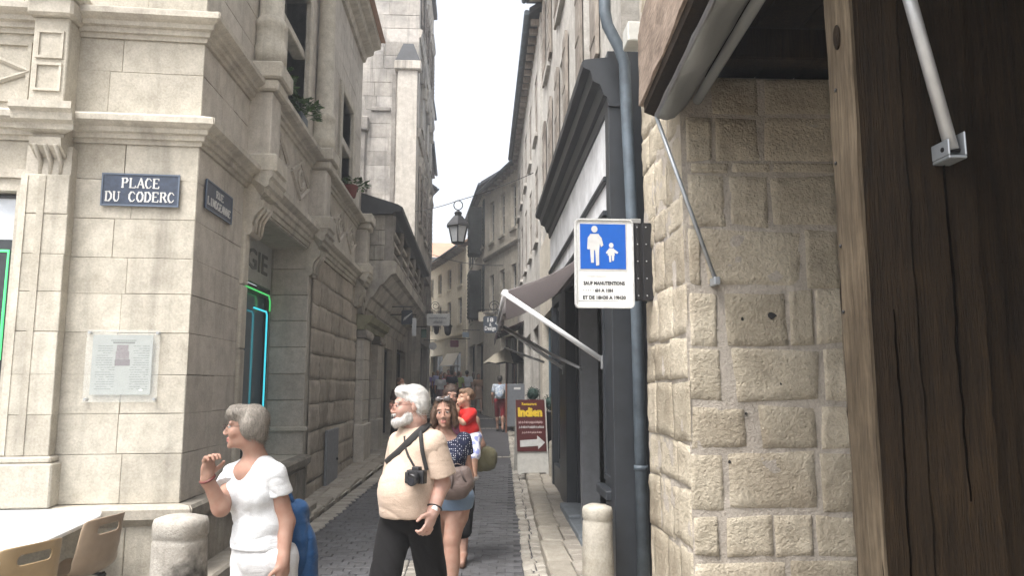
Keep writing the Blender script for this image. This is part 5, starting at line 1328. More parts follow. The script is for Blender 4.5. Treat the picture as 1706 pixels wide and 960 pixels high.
# ================================================================== STREET FURNITURE
def bollard(label, x, y, r, h, mat, lean=0.0):
    t = thing('stone_bollard', label, 'bollard', (x, y, 0), 'stone bollards')
    n = 28; prof = [(1.04, -0.05), (1.02, 0.3 * h), (0.99, 0.70 * h), (0.97, 0.83 * h), (0.93, 0.845 * h), (0.93, 0.86 * h), (0.985, 0.875 * h), (0.985, 0.95 * h), (0.93, 0.985 * h), (0.6, 1.005 * h), (0.0, 1.012 * h)]
    vs = []; fs = []
    full = []
    for i in range(len(prof) - 1):
        seg = 5 if prof[i + 1][1] - prof[i][1] > 0.1 else 1
        for k in range(seg): full.append((prof[i][0] + (prof[i + 1][0] - prof[i][0]) * k / seg, prof[i][1] + (prof[i + 1][1] - prof[i][1]) * k / seg))
    full.append(prof[-1])
    for a, z in full:
        for k in range(n):
            q = 2 * math.pi * k / n; p = Vector((math.cos(q) * r * a, math.sin(q) * r * a, z))
            s_ = 1 + 0.035 * mnoise.noise(p * 6 + Vector((x * 7, y, 0))) + 0.02 * mnoise.noise(p * 18)
            vs.append((x + p.x * s_ + lean * z, y + p.y * s_, z + (0.008 * mnoise.noise(p * 9) if z > 0 else 0)))
    w = n
    for i in range(len(full) - 1):
        for k in range(n): fs.append((i * n + k, i * n + (k + 1) % n, (i + 1) * n + (k + 1) % n, (i + 1) * n + k))
    MB().add(vs, fs, smooth=True).build('shaft', mat, t)
    return t
BOLL = stone('bollard_stone', (0.46, 0.43, 0.37), dark=(0.20, 0.17, 0.11), stain=0.75, rnd=0, streak=0.25, bump=0.5, big=2.4)
BOLL2 = stone('blackened_bollard', (0.50, 0.475, 0.43), dark=(0.20, 0.18, 0.15), stain=0.6, rnd=0, streak=0.35, bump=0.6, big=2.0)
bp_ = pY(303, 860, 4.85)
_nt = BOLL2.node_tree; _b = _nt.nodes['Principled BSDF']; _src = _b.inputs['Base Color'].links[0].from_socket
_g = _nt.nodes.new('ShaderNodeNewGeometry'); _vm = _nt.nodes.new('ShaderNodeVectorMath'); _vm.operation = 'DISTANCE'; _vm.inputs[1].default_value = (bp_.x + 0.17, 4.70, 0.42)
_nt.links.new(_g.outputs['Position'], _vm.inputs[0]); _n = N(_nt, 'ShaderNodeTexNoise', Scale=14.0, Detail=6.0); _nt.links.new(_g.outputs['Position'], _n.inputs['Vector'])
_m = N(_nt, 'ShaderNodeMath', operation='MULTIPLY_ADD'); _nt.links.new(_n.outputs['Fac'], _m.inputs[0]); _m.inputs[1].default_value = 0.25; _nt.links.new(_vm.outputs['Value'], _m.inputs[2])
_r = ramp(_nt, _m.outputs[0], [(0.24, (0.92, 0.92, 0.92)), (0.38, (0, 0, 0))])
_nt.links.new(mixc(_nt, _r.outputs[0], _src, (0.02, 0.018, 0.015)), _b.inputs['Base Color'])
bollard('thick pale stone bollard stained black on one side by the corner house', bp_.x, 4.85, 0.165, bp_.z, BOLL2)
bp_ = pY(995, 842, 5.85)
bollard('slim pale stone bollard beside the dark shopfront', bp_.x, 5.85, 0.118, bp_.z, BOLL)
bp_ = pY(922, 735, 12.3)
bollard('short stone bollard behind the restaurant board', bp_.x + 0.02, 12.3, 0.10, bp_.z, BOLL)

# table
tb = thing('cafe_table', 'white square cafe table top near the corner house', 'table', (-3.2, 4.6, 0))
pts = [tuple(pZ(x_, y_, 0.753).xy) for x_, y_ in ((-60, 962), (0, 936), (150, 868), (168, 859), (170, 853), (156, 849), (128, 847.5), (0, 847), (-330, 846))] + [(-4.4, 3.55)]
MB().prism([(a, b, 0.725) for a, b in pts], (0, 0, 0.028)).build('table_top', plain('white_laminate', (0.62, 0.63, 0.63), rough=0.35, var=0.02), tb, bevel=0.005)
MB().tube([(-3.2, 4.5, 0.02), (-3.2, 4.5, 0.724)], 0.035, 12).build('column', IRON, tb)
MB().lathe((-3.2, 4.5, 0), [(0.28, 0.0), (0.27, 0.02), (0.05, 0.05)], 20).build('foot', IRON, tb)
# moulded shell chairs with a hand slot
CHM = plain('beige_shell', (0.31, 0.235, 0.165), rough=0.42, var=0.05); CHM2 = plain('ochre_shell', (0.30, 0.215, 0.115), rough=0.42, var=0.05)
def shell_chair(label, x, y, rz, mat):
    t = thing('shell_chair', label, 'chair', (x, y, 0), 'plastic shell chairs')
    # profile in (forward, z): seat front -> seat -> back top
    prof = [(0.25, 0.405), (0.24, 0.43), (0.20, 0.445), (0.10, 0.435), (0.0, 0.425), (-0.10, 0.43), (-0.165, 0.455), (-0.20, 0.51), (-0.215, 0.58), (-0.228, 0.655), (-0.238, 0.715), (-0.247, 0.765), (-0.258, 0.80), (-0.272, 0.82)]
    wid = [0.19, 0.205, 0.215, 0.22, 0.22, 0.218, 0.215, 0.212, 0.208, 0.203, 0.198, 0.195, 0.188, 0.175]
    nw = 12; vs = []; fs = []
    cz, sz_ = math.cos(rz), math.sin(rz)
    for i, ((f, z), w) in enumerate(zip(prof, wid)):
        for k in range(nw + 1):
            s = -1 + 2 * k / nw
            cup = 0.05 * abs(s) ** 3
            ff = f + (cup * 1.1 if i > 6 else 0.0); zz = z + (cup * 0.9 if i <= 7 else 0.0) - (0.012 * abs(s) ** 4 if i == len(prof) - 1 else 0)
            lx, ly = ff, s * w
            vs.append((x + lx * cz - ly * sz_, y + lx * sz_ + ly * cz, zz))
    for i in range(len(prof) - 1):
        for k in range(nw):
            if i in (10,) and 3 <= k <= 8: continue      # the hand slot
            fs.append((i * (nw + 1) + k, i * (nw + 1) + k + 1, (i + 1) * (nw + 1) + k + 1, (i + 1) * (nw + 1) + k))
    o = MB().add(vs, fs, smooth=True).build('shell', mat, t, fix=False)
    md = o.modifiers.new('thick', 'SOLIDIFY'); md.thickness = 0.012; md.offset = 0
    md = o.modifiers.new('sub', 'SUBSURF'); md.levels = 1; md.render_levels = 1
    W = lambda a, b, c_: (x + a * cz - b * sz_, y + a * sz_ + b * cz, c_)
    for a in (-1, 1):
        for b in (-1, 1): MB().tube([W(a * 0.12, b * 0.13, 0.425), W(a * 0.20 - 0.01, b * 0.20, 0.0)], 0.011, 8).build('leg', IRON, t)
    MB().tube([W(-0.13, -0.14, 0.41), W(0.13, -0.14, 0.41), W(0.13, 0.14, 0.41), W(-0.13, 0.14, 0.41), W(-0.13, -0.14, 0.41)], 0.009, 6).build('under_frame', IRON, t)
    return t
cp = pZ(188, 862, 0.80); shell_chair('beige plastic shell chair with hand slot beside the stone bollard', cp.x - 0.24, cp.y + 0.02, R(168), CHM)
cp = pZ(78, 905, 0.80); shell_chair('ochre plastic shell chair tucked under the white table edge', cp.x - 0.24, cp.y + 0.02, R(158), CHM2)

# restaurant board
by = 12.4; BF = Fr((0, by), (1, 0.10), (0.10, -1))
ab = thing('pavement_board', 'dark red Indian restaurant board with yellow lettering and white arrow', 'sign board', (1.0, by, gz(by) + 0.09))
bL, bT = BF.hit(863, 667); bR, bB = BF.hit(912, 753)
zf = gz(by) + 0.09
RED = plain('dark_red_board', (0.085, 0.012, 0.012), rough=0.45)
tl = lambda z: -0.20 * (z - zf)
def bp(u, z, d=0.0): return BF.p(u, tl(z) + d, z)
MB().hexa([bp(bL, bB, -0.02), bp(bR, bB, -0.02), bp(bR, bB, 0.0), bp(bL, bB, 0.0), bp(bL, bT, -0.02), bp(bR, bT, -0.02), bp(bR, bT, 0.0), bp(bL, bT, 0.0)]).build('panel', RED, ab)
fmw = plain('board_frame_white', (0.55, 0.54, 0.5), rough=0.5)
for u in (bL + 0.03, bR + 0.0):
    MB().hexa([bp(u - 0.02, zf, -0.05), bp(u + 0.03, zf, -0.05), bp(u + 0.03, zf, -0.022), bp(u - 0.02, zf, -0.022), bp(u - 0.02, bT, -0.05), bp(u + 0.03, bT, -0.05), bp(u + 0.03, bT, -0.022), bp(u - 0.02, bT, -0.022)]).build('leg', fmw, ab)
    MB().hexa([BF.p(u - 0.02, -0.55, zf), BF.p(u + 0.03, -0.55, zf), BF.p(u + 0.03, -0.52, zf), BF.p(u - 0.02, -0.52, zf), bp(u - 0.02, bT, -0.085), bp(u + 0.03, bT, -0.085), bp(u + 0.03, bT, -0.053), bp(u - 0.02, bT, -0.053)]).build('leg', fmw, ab)
MB().hexa([bp(bL - 0.0, zf + 0.02, -0.045), bp(bR + 0.02, zf + 0.02, -0.045), bp(bR + 0.02, zf + 0.02, -0.02), bp(bL, zf + 0.02, -0.02), bp(bL, bB - 0.003, -0.045), bp(bR + 0.02, bB - 0.003, -0.045), bp(bR + 0.02, bB - 0.003, -0.02), bp(bL, bB - 0.003, -0.02)]).build('foot_rail', fmw, ab)
upv = (bp(0, bT) - bp(0, bB)).normalized()
def abt(body, x0, x1, y, hpx, mat, wt=0.004, stretch=1.0):
    a = BF.hit(x0, y); b = BF.hit(x1, y); zc = a[1]
    text_mesh(body, mat, bp((a[0] + b[0]) / 2, zc, 0.003), BF.u, upv, hpx * by / F * 1.3, ab, width=b[0] - a[0], extrude=0.002, weight=wt, stretch=stretch)
abt('Restaurant', 873, 898, 674, 5.0, LETY, 0.002)
abt('Indien', 866, 907, 688, 15, LETY, 0.012)
for y_, x0, x1, hp, mt in ((705, 867, 906, 5, plain('pink_white', (0.6, 0.45, 0.43), rough=0.5)), (713, 867, 908, 5, LETW), (722, 872, 904, 4, plain('pink_white', (0, 0, 0)))):
    m = MB(); a = BF.hit(x0, y_); b = BF.hit(x1, y_); x = a[0]; hh = hp * by / F
    while x < b[0]:
        w = random.uniform(0.012, 0.032)
        zz = a[1] + random.uniform(-.004, .004)
        m.tube([bp(x, zz - hh * 0.4, 0.004), bp(x + w * 0.3, zz + hh * 0.4, 0.004), bp(x + w * 0.6, zz - hh * 0.3, 0.004), bp(x + w * 0.8, zz + hh * 0.1, 0.004)], 0.0055, 4); x += w + 0.006
    tag(m.build('handwriting', mt, ab), kind='stuff')
pts = [(868, 735), (897, 733), (897, 727), (910, 738.5), (898, 750), (898, 744), (868, 746)]
MB().prism([bp(*BF.hit(x, y), 0.003) for x, y in pts], BF.n * 0.002).build('arrow', LETW, ab)
# clipped box balls in tall dark pots behind the board
for lb, x, y_, Y, hz in (('clipped dark green box ball on the restaurant terrace side of the board', 888, 657, 15.0, 0.33), ('clipped dark green box ball in tall black pot against the dark shop', 918, 672, 12.9, 0.0)):
    c = pY(x, y_, Y); t = thing('box_ball', lb, 'plant', (c.x, Y, gz(Y) + 0.09))
    MB().lathe((c.x, Y, gz(Y) + 0.09), [(0.10, 0), (0.15, max(0.2, c.z - gz(Y) - 0.25)), (0.16, max(0.21, c.z - gz(Y) - 0.22))], 14).build('pot', BLACKP, t)
    MB().tube([(c.x, Y, gz(Y) + 0.2), (c.x, Y, c.z)], 0.02, 6).build('stem', WOODD, t)
    m = MB()
    for k in range(420):
        v = Vector(rng.normal(size=3)); v.normalize(); r_ = random.uniform(0.10, 0.145); p = c + v * r_
        s = v.cross(Vector((random.random(), random.random(), 1))).normalized(); q = (v + 0.7 * Vector(rng.normal(size=3))).normalized(); L = 0.03
        m.add([p, p + q * L * .5 + s * 0.010, p + q * L, p + q * L * .5 - s * 0.010], [(0, 1, 2, 3)])
    m.ball(c, 0.115, 12, 8)
    m.build('crown', LEAFD, t, fix=False)

# lantern over the street on its cable
LY = 16.6; lc = pY(763, 385, LY)
ln = thing('street_lantern', 'black street lantern with pale panes hanging on a cable across the street', 'lantern', tuple(lc))
def frus(z0, z1, a, b, name, mat, n=6, rot=30):
    m = MB(); q = lambda r, z, k: (lc.x + r * math.cos(R(rot + 360 * k / n)), LY + r * math.sin(R(rot + 360 * k / n)), lc.z + z)
    m.add([q(a, z0, k) for k in range(n)] + [q(b, z1, k) for k in range(n)], [tuple(range(n - 1, -1, -1)), tuple(range(n, 2 * n))] + [(k, (k + 1) % n, n + (k + 1) % n, n + k) for k in range(n)])
    return m.build(name, mat, ln)
LG = plain('milky_glass', (0.42, 0.43, 0.44), rough=0.25)
for k in range(6):
    q = lambda r, z, kk: Vector((lc.x + r * math.cos(R(30 + 60 * kk)), LY + r * math.sin(R(30 + 60 * kk)), lc.z + z))
    MB().add([q(.145, -.26, k), q(.145, -.26, k + 1), q(.235, .10, k + 1), q(.235, .10, k), q(.138, -.26, k), q(.138, -.26, k + 1), q(.228, .10, k + 1), q(.228, .10, k)], [(0, 1, 2, 3), (7, 6, 5, 4), (0, 4, 5, 1), (1, 5, 6, 2), (2, 6, 7, 3), (3, 7, 4, 0)]).build('pane', LG, ln)
    MB().tube([q(.15, -.27, k), q(.242, .11, k)], 0.014, 6).build('bar', IRON, ln)
frus(-0.30, -0.262, 0.11, 0.16, 'base_ring', IRON); frus(0.10, 0.15, 0.29, 0.27, 'roof_rim', IRON); frus(0.15, 0.34, 0.27, 0.11, 'roof', IRON); frus(0.34, 0.42, 0.08, 0.10, 'chimney', IRON); frus(0.42, 0.48, 0.10, 0.02, 'chimney_cap', IRON)
MB().tube([(lc.x + 0.10 * math.cos(t), LY, lc.z + 0.60 + 0.11 * math.sin(t)) for t in np.linspace(-1.57, 4.71, 16)], 0.012, 6).build('hanging_ring', IRON, ln)
ca = pX(640, 303, -1.62); cb = FR.p(LY - 6.0, 0.02, lc.z + 0.72)
cable = [Vector((-1.66, LY + 3.4, lc.z + 1.25)), Vector((lc.x, LY, lc.z + 0.71)), Vector((cb.x, cb.y - 1.0, lc.z + 1.1))]
mb = MB()
def sag(a, b, s, n=16): return [a.lerp(b, k / n) - Vector((0, 0, s * 4 * (k / n) * (1 - k / n))) for k in range(n + 1)]
MB().tube(sag(cable[0], cable[1], 0.04) + sag(cable[1], cable[2], 0.04)[1:], 0.009, 5).build('cable', IRON, ln)
w_ = MB().tube(sag(Vector((-1.9, 30.0, gz(30) + 6.5)), Vector((1.05, 27.0, gz(27) + 5.6)), 0.15), 0.012, 5).build('overhead_wire', IRON, base=(-1.9, 30.0, 6.9)); tag(w_, 'thin black wire spanning the street below the lantern', 'wire')

# hanging shop signs along the street
def hanging_sign(label, x, y, Y, wpx, hpx, mat, xwall, lines=(), lm=None, shape='rect', group='hanging shop signs', scroll=False):
    c = pY(x, y, Y); w = wpx * Y / F; h = hpx * Y / F; fr = Fr((c.x, Y), (1, 0), (0, -1))
    t = thing('hanging_sign', label, 'sign', tuple(c), group)
    if shape == 'rect':
        MB().prism([fr.p(a, -0.015, c.z + b) for a, b in rrect(-w / 2, w / 2, -h / 2, h / 2, min(w, h) * 0.12)], fr.n * 0.03).build('board', mat, t)
    elif shape == 'plaque':
        q = [(-.5, .42), (-.42, .5), (.42, .5), (.5, .42), (.5, -.36), (.36, -.5), (-.36, -.5), (-.5, -.36)]
        MB().prism([fr.p(a * w, -0.015, c.z + b * h) for a, b in q], fr.n * 0.03).build('board', mat, t)
    else:
        MB().prism([fr.p(w / 2 * math.cos(2 * math.pi * k / 20), -0.03, c.z + h / 2 * math.sin(2 * math.pi * k / 20)) for k in range(20)], fr.n * 0.06).build('board', mat, t)
    for body, dz, hh, ww in lines:
        text_mesh(body, lm or LETW, fr.p(0, 0.017, c.z + dz * h), (1, 0, 0), (0, 0, 1), hh * h * 1.4, t, width=ww * w, extrude=0.003, weight=0.004)
    zt = c.z + h / 2 + 0.06
    MB().tube([(xwall, Y, zt + 0.02), (c.x - (w / 2 if xwall > c.x else -w / 2), Y, zt + 0.02)], 0.014, 6).build('bracket', IRON, t)
    for s in (-1, 1): MB().tube([(c.x + s * w * 0.35, Y, zt + 0.02), (c.x + s * w * 0.35, Y, c.z + h / 2)], 0.007, 5).build('hanger', IRON, t)
    if scroll:
        sx = 1 if xwall > c.x else -1
        MB().tube([(c.x + sx * (0.1 + 0.16 * math.cos(q) * (1 - q / 14)), Y, zt + 0.22 + 0.16 * math.sin(q) * (1 - q / 14)) for q in np.linspace(-1.5, 9, 30)], 0.012, 5).build('scroll', IRON, t)
    return t
NAVY = plain('navy_sign', (0.022, 0.03, 0.045), rough=0.5)
hanging_sign('dark blue plaque sign with three lines of white lettering below the cream house', 817, 541, 20.5, 24, 28, NAVY, 1.42, (('18', .28, .24, .42), ('&', 0, .2, .16), ('Design', -.26, .24, .78)), shape='plaque', scroll=True)
s1 = hanging_sign('dark square sign with white scrawl hanging under the loggia', 678, 529, 17.5, 18, 24, NAVY, -2.2)
m = MB(); c = pY(678, 529, 17.48)
for k in range(9): m.tube([c + Vector((-.08 + .02 * k, -0.02, -.08 + .018 * k)), c + Vector((-.06 + .02 * k, -0.02, .0 + .012 * k)), c + Vector((-.04 + .02 * k, -0.02, -.07 + .022 * k))], 0.008, 4)
tag(m.build('handwriting', LETW, s1), kind='stuff')
hanging_sign('narrow plain white sign hanging under the loggia', 690, 545, 18.2, 7, 30, plain('sign_grey_white', (0.5, 0.52, 0.54), rough=0.5), -2.2)
s2 = hanging_sign('wide white sign with dark scrawl on a scrolled iron bracket', 730, 533, 26.5, 38, 20, plain('pale_sign', (0.62, 0.62, 0.6), rough=0.5), -1.95, scroll=True)
m = MB(); c = pY(730, 533, 26.47)
for k in range(14): m.tube([c + Vector((-.33 + .045 * k, -0.02, .03)), c + Vector((-.31 + .045 * k, -0.02, random.uniform(.07, .14))), c + Vector((-.29 + .045 * k, -0.02, .04))], 0.010, 4)
for k in range(7): m.tube([c + Vector((-.16 + .045 * k, -0.02, -.14)), c + Vector((-.14 + .045 * k, -0.02, random.uniform(-.06, -.02))), c + Vector((-.12 + .045 * k, -0.02, -.12))], 0.010, 4)
tag(m.build('handwriting', plain('grey_ink', (0.12, 0.13, 0.15)), s2), kind='stuff')
hanging_sign('small plum red sign on the house at the bend', 757, 573, 36.0, 14, 11, plain('plum_sign', (0.16, 0.02, 0.05), rough=0.5), 0.0)
hanging_sign('round white clock sign on the left side of the street', 721, 577, 29.0, 13, 13, plain('clock_white', (0.6, 0.6, 0.6), rough=0.5), -2.0, shape='round')
hanging_sign('small cream sign hanging on the grey house beyond the dark shop', 803, 528, 24.0, 12, 16, plain('cream_sign', (0.55, 0.5, 0.4), rough=0.5), 1.45)
hanging_sign('small dark green sign on the left side past the loggia', 706, 556, 23.0, 9, 14, plain('green_sign', (0.03, 0.07, 0.05), rough=0.5), -2.2)
hanging_sign('small pale blue sign hanging on the pale house with dark shutters', 776, 558, 31.5, 11, 9, plain('pale_blue_sign', (0.35, 0.42, 0.5), rough=0.5), 0.3)
for lb, x, y_, s_ in (('small black carriage lamp hanging left of its larger pair', 727, 548, 0.8), ('larger black carriage lamp hanging beside the white scrolled sign', 746, 548, 1.0)):
    c = pY(x, y_, 28.0); t = thing('hanging_lamp', lb, 'lamp', tuple(c))
    r_ = 0.16 * s_
    MB().lathe(c, [(0.05 * s_, -0.26 * s_), (r_ * 0.75, -0.18 * s_), (r_, 0.08 * s_)], 8).build('body', IRON, t)
    MB().lathe(c + Vector((0, 0, 0.082 * s_)), [(r_ * 1.25, 0), (r_ * 0.5, 0.12 * s_), (0.03, 0.2 * s_)], 8).build('roof', IRON, t)
    MB().tube([c + Vector((0, 0, 0.28 * s_)), c + Vector((0, 0, 0.6)), c + Vector((-0.9 - (x - 727) * 0.022, 0, 0.6))], 0.014, 5).build('bracket', IRON, t)

# awning and parasol farther on
fa = thing('far_awning', 'cream folding awning over the shop at the bend', 'awning', (-1.0, 39.0, gz(39) + 2.6))
a, b, c_, d_ = pY(731, 611, 39.0), pY(754, 609, 38.6), pY(764, 588, 40.0), pY(744, 590, 40.4)
o = MB().add([a, b, c_, d_], [(0, 1, 2, 3)]).build('canvas', cloth('cream_canvas', (0.62, 0.58, 0.5), fold=0.1, scale=4), fa); md = o.modifiers.new('thick', 'SOLIDIFY'); md.thickness = 0.03
MB().tube([a, b], 0.03, 8).build('front_bar', WHITEP, fa); MB().tube([b, pY(766, 611, 40.0)], 0.02, 6).build('arm', WHITEP, fa)
pc = pY(842, 590, 23.0); ps = thing('parasol', 'beige and black parasol on the restaurant terrace', 'parasol', (pc.x, 23.0, gz(23) + 0.09))
top_ = Vector((pc.x + 0.10, 23.0, pc.z + 0.22)); nrib = 8; rad = 0.72
for k in range(nrib):
    q = lambda r, z, kk: Vector((pc.x + r * math.cos(2 * math.pi * kk / nrib + 0.3), 23.0 + r * math.sin(2 * math.pi * kk / nrib + 0.3), pc.z + z))
    o = MB().add([top_, q(rad, -0.30, k), q(rad, -0.30, k + 1), (q(rad, -0.30, k) + q(rad, -0.30, k + 1)) / 2 + Vector((0, 0, 0.05)), (q(rad * .5, -0.0, k) + q(rad * .5, 0.0, k + 1)) / 2], [(0, 1, 4), (1, 3, 4), (3, 2, 4), (2, 0, 4)]).build('canopy_panel', cloth('beige_parasol', (0.42, 0.38, 0.30), fold=0.1) if k in (3, 4, 5) else cloth('black_parasol', (0.03, 0.03, 0.032), fold=0.1), ps)
    md = o.modifiers.new('thick', 'SOLIDIFY'); md.thickness = 0.01
MB().tube([(pc.x, 23.0, gz(23) + 0.1), top_], 0.025, 8).build('pole', WOODD, ps)
MB().lathe((pc.x, 23.0, gz(23) + 0.085), [(0.22, 0), (0.22, 0.06), (0.05, 0.09)], 14).build('base', IRON, ps)
ta = thing('terrace_awning', 'dark burgundy awning with valance over the restaurant front', 'awning', tuple(F2.p(8.0, 0.5, 3.2)))
o = MB().add([F2.p(6.3, 0.0, 3.45), F2.p(9.6, 0.0, 3.45), F2.p(9.6, 0.75, 3.12), F2.p(6.3, 0.75, 3.12)], [(0, 1, 2, 3)]).build('canvas', cloth('burgundy_canvas', (0.035, 0.012, 0.016), fold=0.1), ta); md = o.modifiers.new('thick', 'SOLIDIFY'); md.thickness = 0.02
o = MB().add([F2.p(6.3, 0.76, 3.13), F2.p(9.6, 0.76, 3.13), F2.p(9.6, 0.76, 2.95), F2.p(6.3, 0.76, 2.95)], [(0, 1, 2, 3)]).build('valance', cloth('burgundy_canvas', (0, 0, 0)), ta); md = o.modifiers.new('thick', 'SOLIDIFY'); md.thickness = 0.02
mc = pY(861, 668, 20.5); mbd = thing('menu_board', 'grey upright menu board standing on the restaurant terrace', 'sign board', (mc.x, 20.5, gz(20.5) + 0.09))
MB().box(mc.x - 0.27, mc.x + 0.27, 20.48, 20.52, gz(20.5) + 0.25, mc.z + 0.45).build('panel', plain('slate_menu', (0.13, 0.14, 0.155), rough=0.5), mbd, bevel=0.01)
MB().box(mc.x - 0.31, mc.x - 0.272, 20.46, 20.54, gz(20.5) + 0.09, mc.z + 0.47).build('leg', plain('brown_wood', (0.16, 0.06, 0.03)), mbd); MB().box(mc.x + 0.272, mc.x + 0.31, 20.46, 20.54, gz(20.5) + 0.09, mc.z + 0.47).build('leg', plain('brown_wood', (0, 0, 0)), mbd)
MB().box(mc.x - 0.08, mc.x + 0.10, 20.47, 20.478, mc.z + 0.30, mc.z + 0.36).build('slip', LETW, mbd)

# planted pots
def pot(label, c, r, h, n=60, sp=(0.2, 0.2), size=0.08, mat=None, leaf=None, shape='round'):
    t = thing('plant_pot', label, 'plant', tuple(c), 'planted pots')
    if shape == 'round': MB().lathe(c, [(r * 0.72, 0), (r, h * 0.86), (r * 1.08, h * 0.88), (r * 1.08, h)], 14).build('pot', mat or POTR, t)
    else: MB().box(c[0] - r * 0.6, c[0] + r * 0.6, c[1] - r * 1.5, c[1] + r * 1.5, c[2], c[2] + h).build('trough', mat or POTR, t, bevel=0.01)
    leaves((c[0], c[1], c[2] + h * 0.9), n, sp, size).build('foliage', leaf or LEAF, t, fix=False)
    return t
pot('leafy plant in grey trough on the sill between the columns', S.p(3.05, 0.06, 4.86), 0.11, 0.14, 190, (0.22, 0.26), 0.10, mat=ZINC, shape='box')
pot('leafy plant on the sill close to the first column', S.p(2.1, 0.06, 4.86), 0.09, 0.13, 90, (0.14, 0.24), 0.09, mat=ZINC)
pot('trailing plant in red pot on the sill above the rough wall', S.p(6.6, 0.10, 4.86), 0.13, 0.20, 120, (0.30, 0.14), 0.11)
pgp = pY(719, 672, 21.0); pot('bushy green potted shrub standing on the left side of the street', (pgp.x, 21.0, gz(21.0) + 0.0), 0.18, 0.45, 200, (0.30, 0.5), 0.10, mat=BLACKP)
# ================================================================== PEOPLE (signed distance shapes -> one smooth skin)
V = lambda *a: np.array(a, float)
def unit(v): return v / np.linalg.norm(v)
def cap(a, b, ra, rb=None, k=0.02, op='u'): return dict(t='c', a=np.array(a, float), b=np.array(b, float), ra=ra, rb=ra if rb is None else rb, k=k, op=op)
def ell(c, r, M=None, k=0.02, op='u'): return dict(t='e', a=np.array(c, float), r=np.array(r, float), M=np.eye(3) if M is None else np.array(M, float), k=k, op=op)
def half(p, n, k=0.004): return dict(t='p', a=np.array(p, float), n=unit(np.array(n, float)), k=k, op='i')     # keeps the side n points away from
def dist(pr, X, Y, Z):
    if pr['t'] == 'p':
        return (X - pr['a'][0]) * pr['n'][0] + (Y - pr['a'][1]) * pr['n'][1] + (Z - pr['a'][2]) * pr['n'][2]
    if pr['t'] == 'c':
        a, ab = pr['a'], pr['b'] - pr['a']; L = max(1e-9, ab @ ab)
        x, y, z = X - a[0], Y - a[1], Z - a[2]
        t = np.clip((x * ab[0] + y * ab[1] + z * ab[2]) / L, 0, 1)
        return np.sqrt((x - t * ab[0]) ** 2 + (y - t * ab[1]) ** 2 + (z - t * ab[2]) ** 2) - (pr['ra'] + (pr['rb'] - pr['ra']) * t)
    M, r, c = pr['M'], pr['r'], pr['a']
    x, y, z = X - c[0], Y - c[1], Z - c[2]
    q = [(M[0, i] * x + M[1, i] * y + M[2, i] * z) for i in range(3)]
    k0 = np.sqrt((q[0] / r[0]) ** 2 + (q[1] / r[1]) ** 2 + (q[2] / r[2]) ** 2)
    k1 = np.sqrt((q[0] / r[0] ** 2) ** 2 + (q[1] / r[1] ** 2) ** 2 + (q[2] / r[2] ** 2) ** 2) + 1e-9
    return k0 * (k0 - 1) / k1
def bbox(pr):
    if pr['t'] == 'c':
        r = max(pr['ra'], pr['rb']); return np.minimum(pr['a'], pr['b']) - r, np.maximum(pr['a'], pr['b']) + r
    r = np.max(pr['r']); return pr['a'] - r, pr['a'] + r
def comb(F_, d, pr):
    k = max(pr['k'], 1e-5)
    if pr['op'] == 'u':
        h = np.clip(0.5 + 0.5 * (F_ - d) / k, 0, 1); return F_ + (d - F_) * h - k * h * (1 - h)
    if pr['op'] == 's': d = -d
    h = np.clip(0.5 - 0.5 * (F_ - d) / k, 0, 1); return F_ + (d - F_) * h + k * h * (1 - h)
def field_at(prims, pts):
    X, Y, Z = pts[:, 0], pts[:, 1], pts[:, 2]; F_ = np.full(len(pts), 1.0)
    for pr in prims: F_ = comb(F_, dist(pr, X, Y, Z), pr)
    return F_
def axis(lo, hi, step, fine=()):
    out = [lo]
    while out[-1] < hi:
        s = step
        for a, b, f in fine:
            if a - 0.01 <= out[-1] <= b + 0.01: s = min(s, f)
        out.append(out[-1] + s)
    return np.array(out)
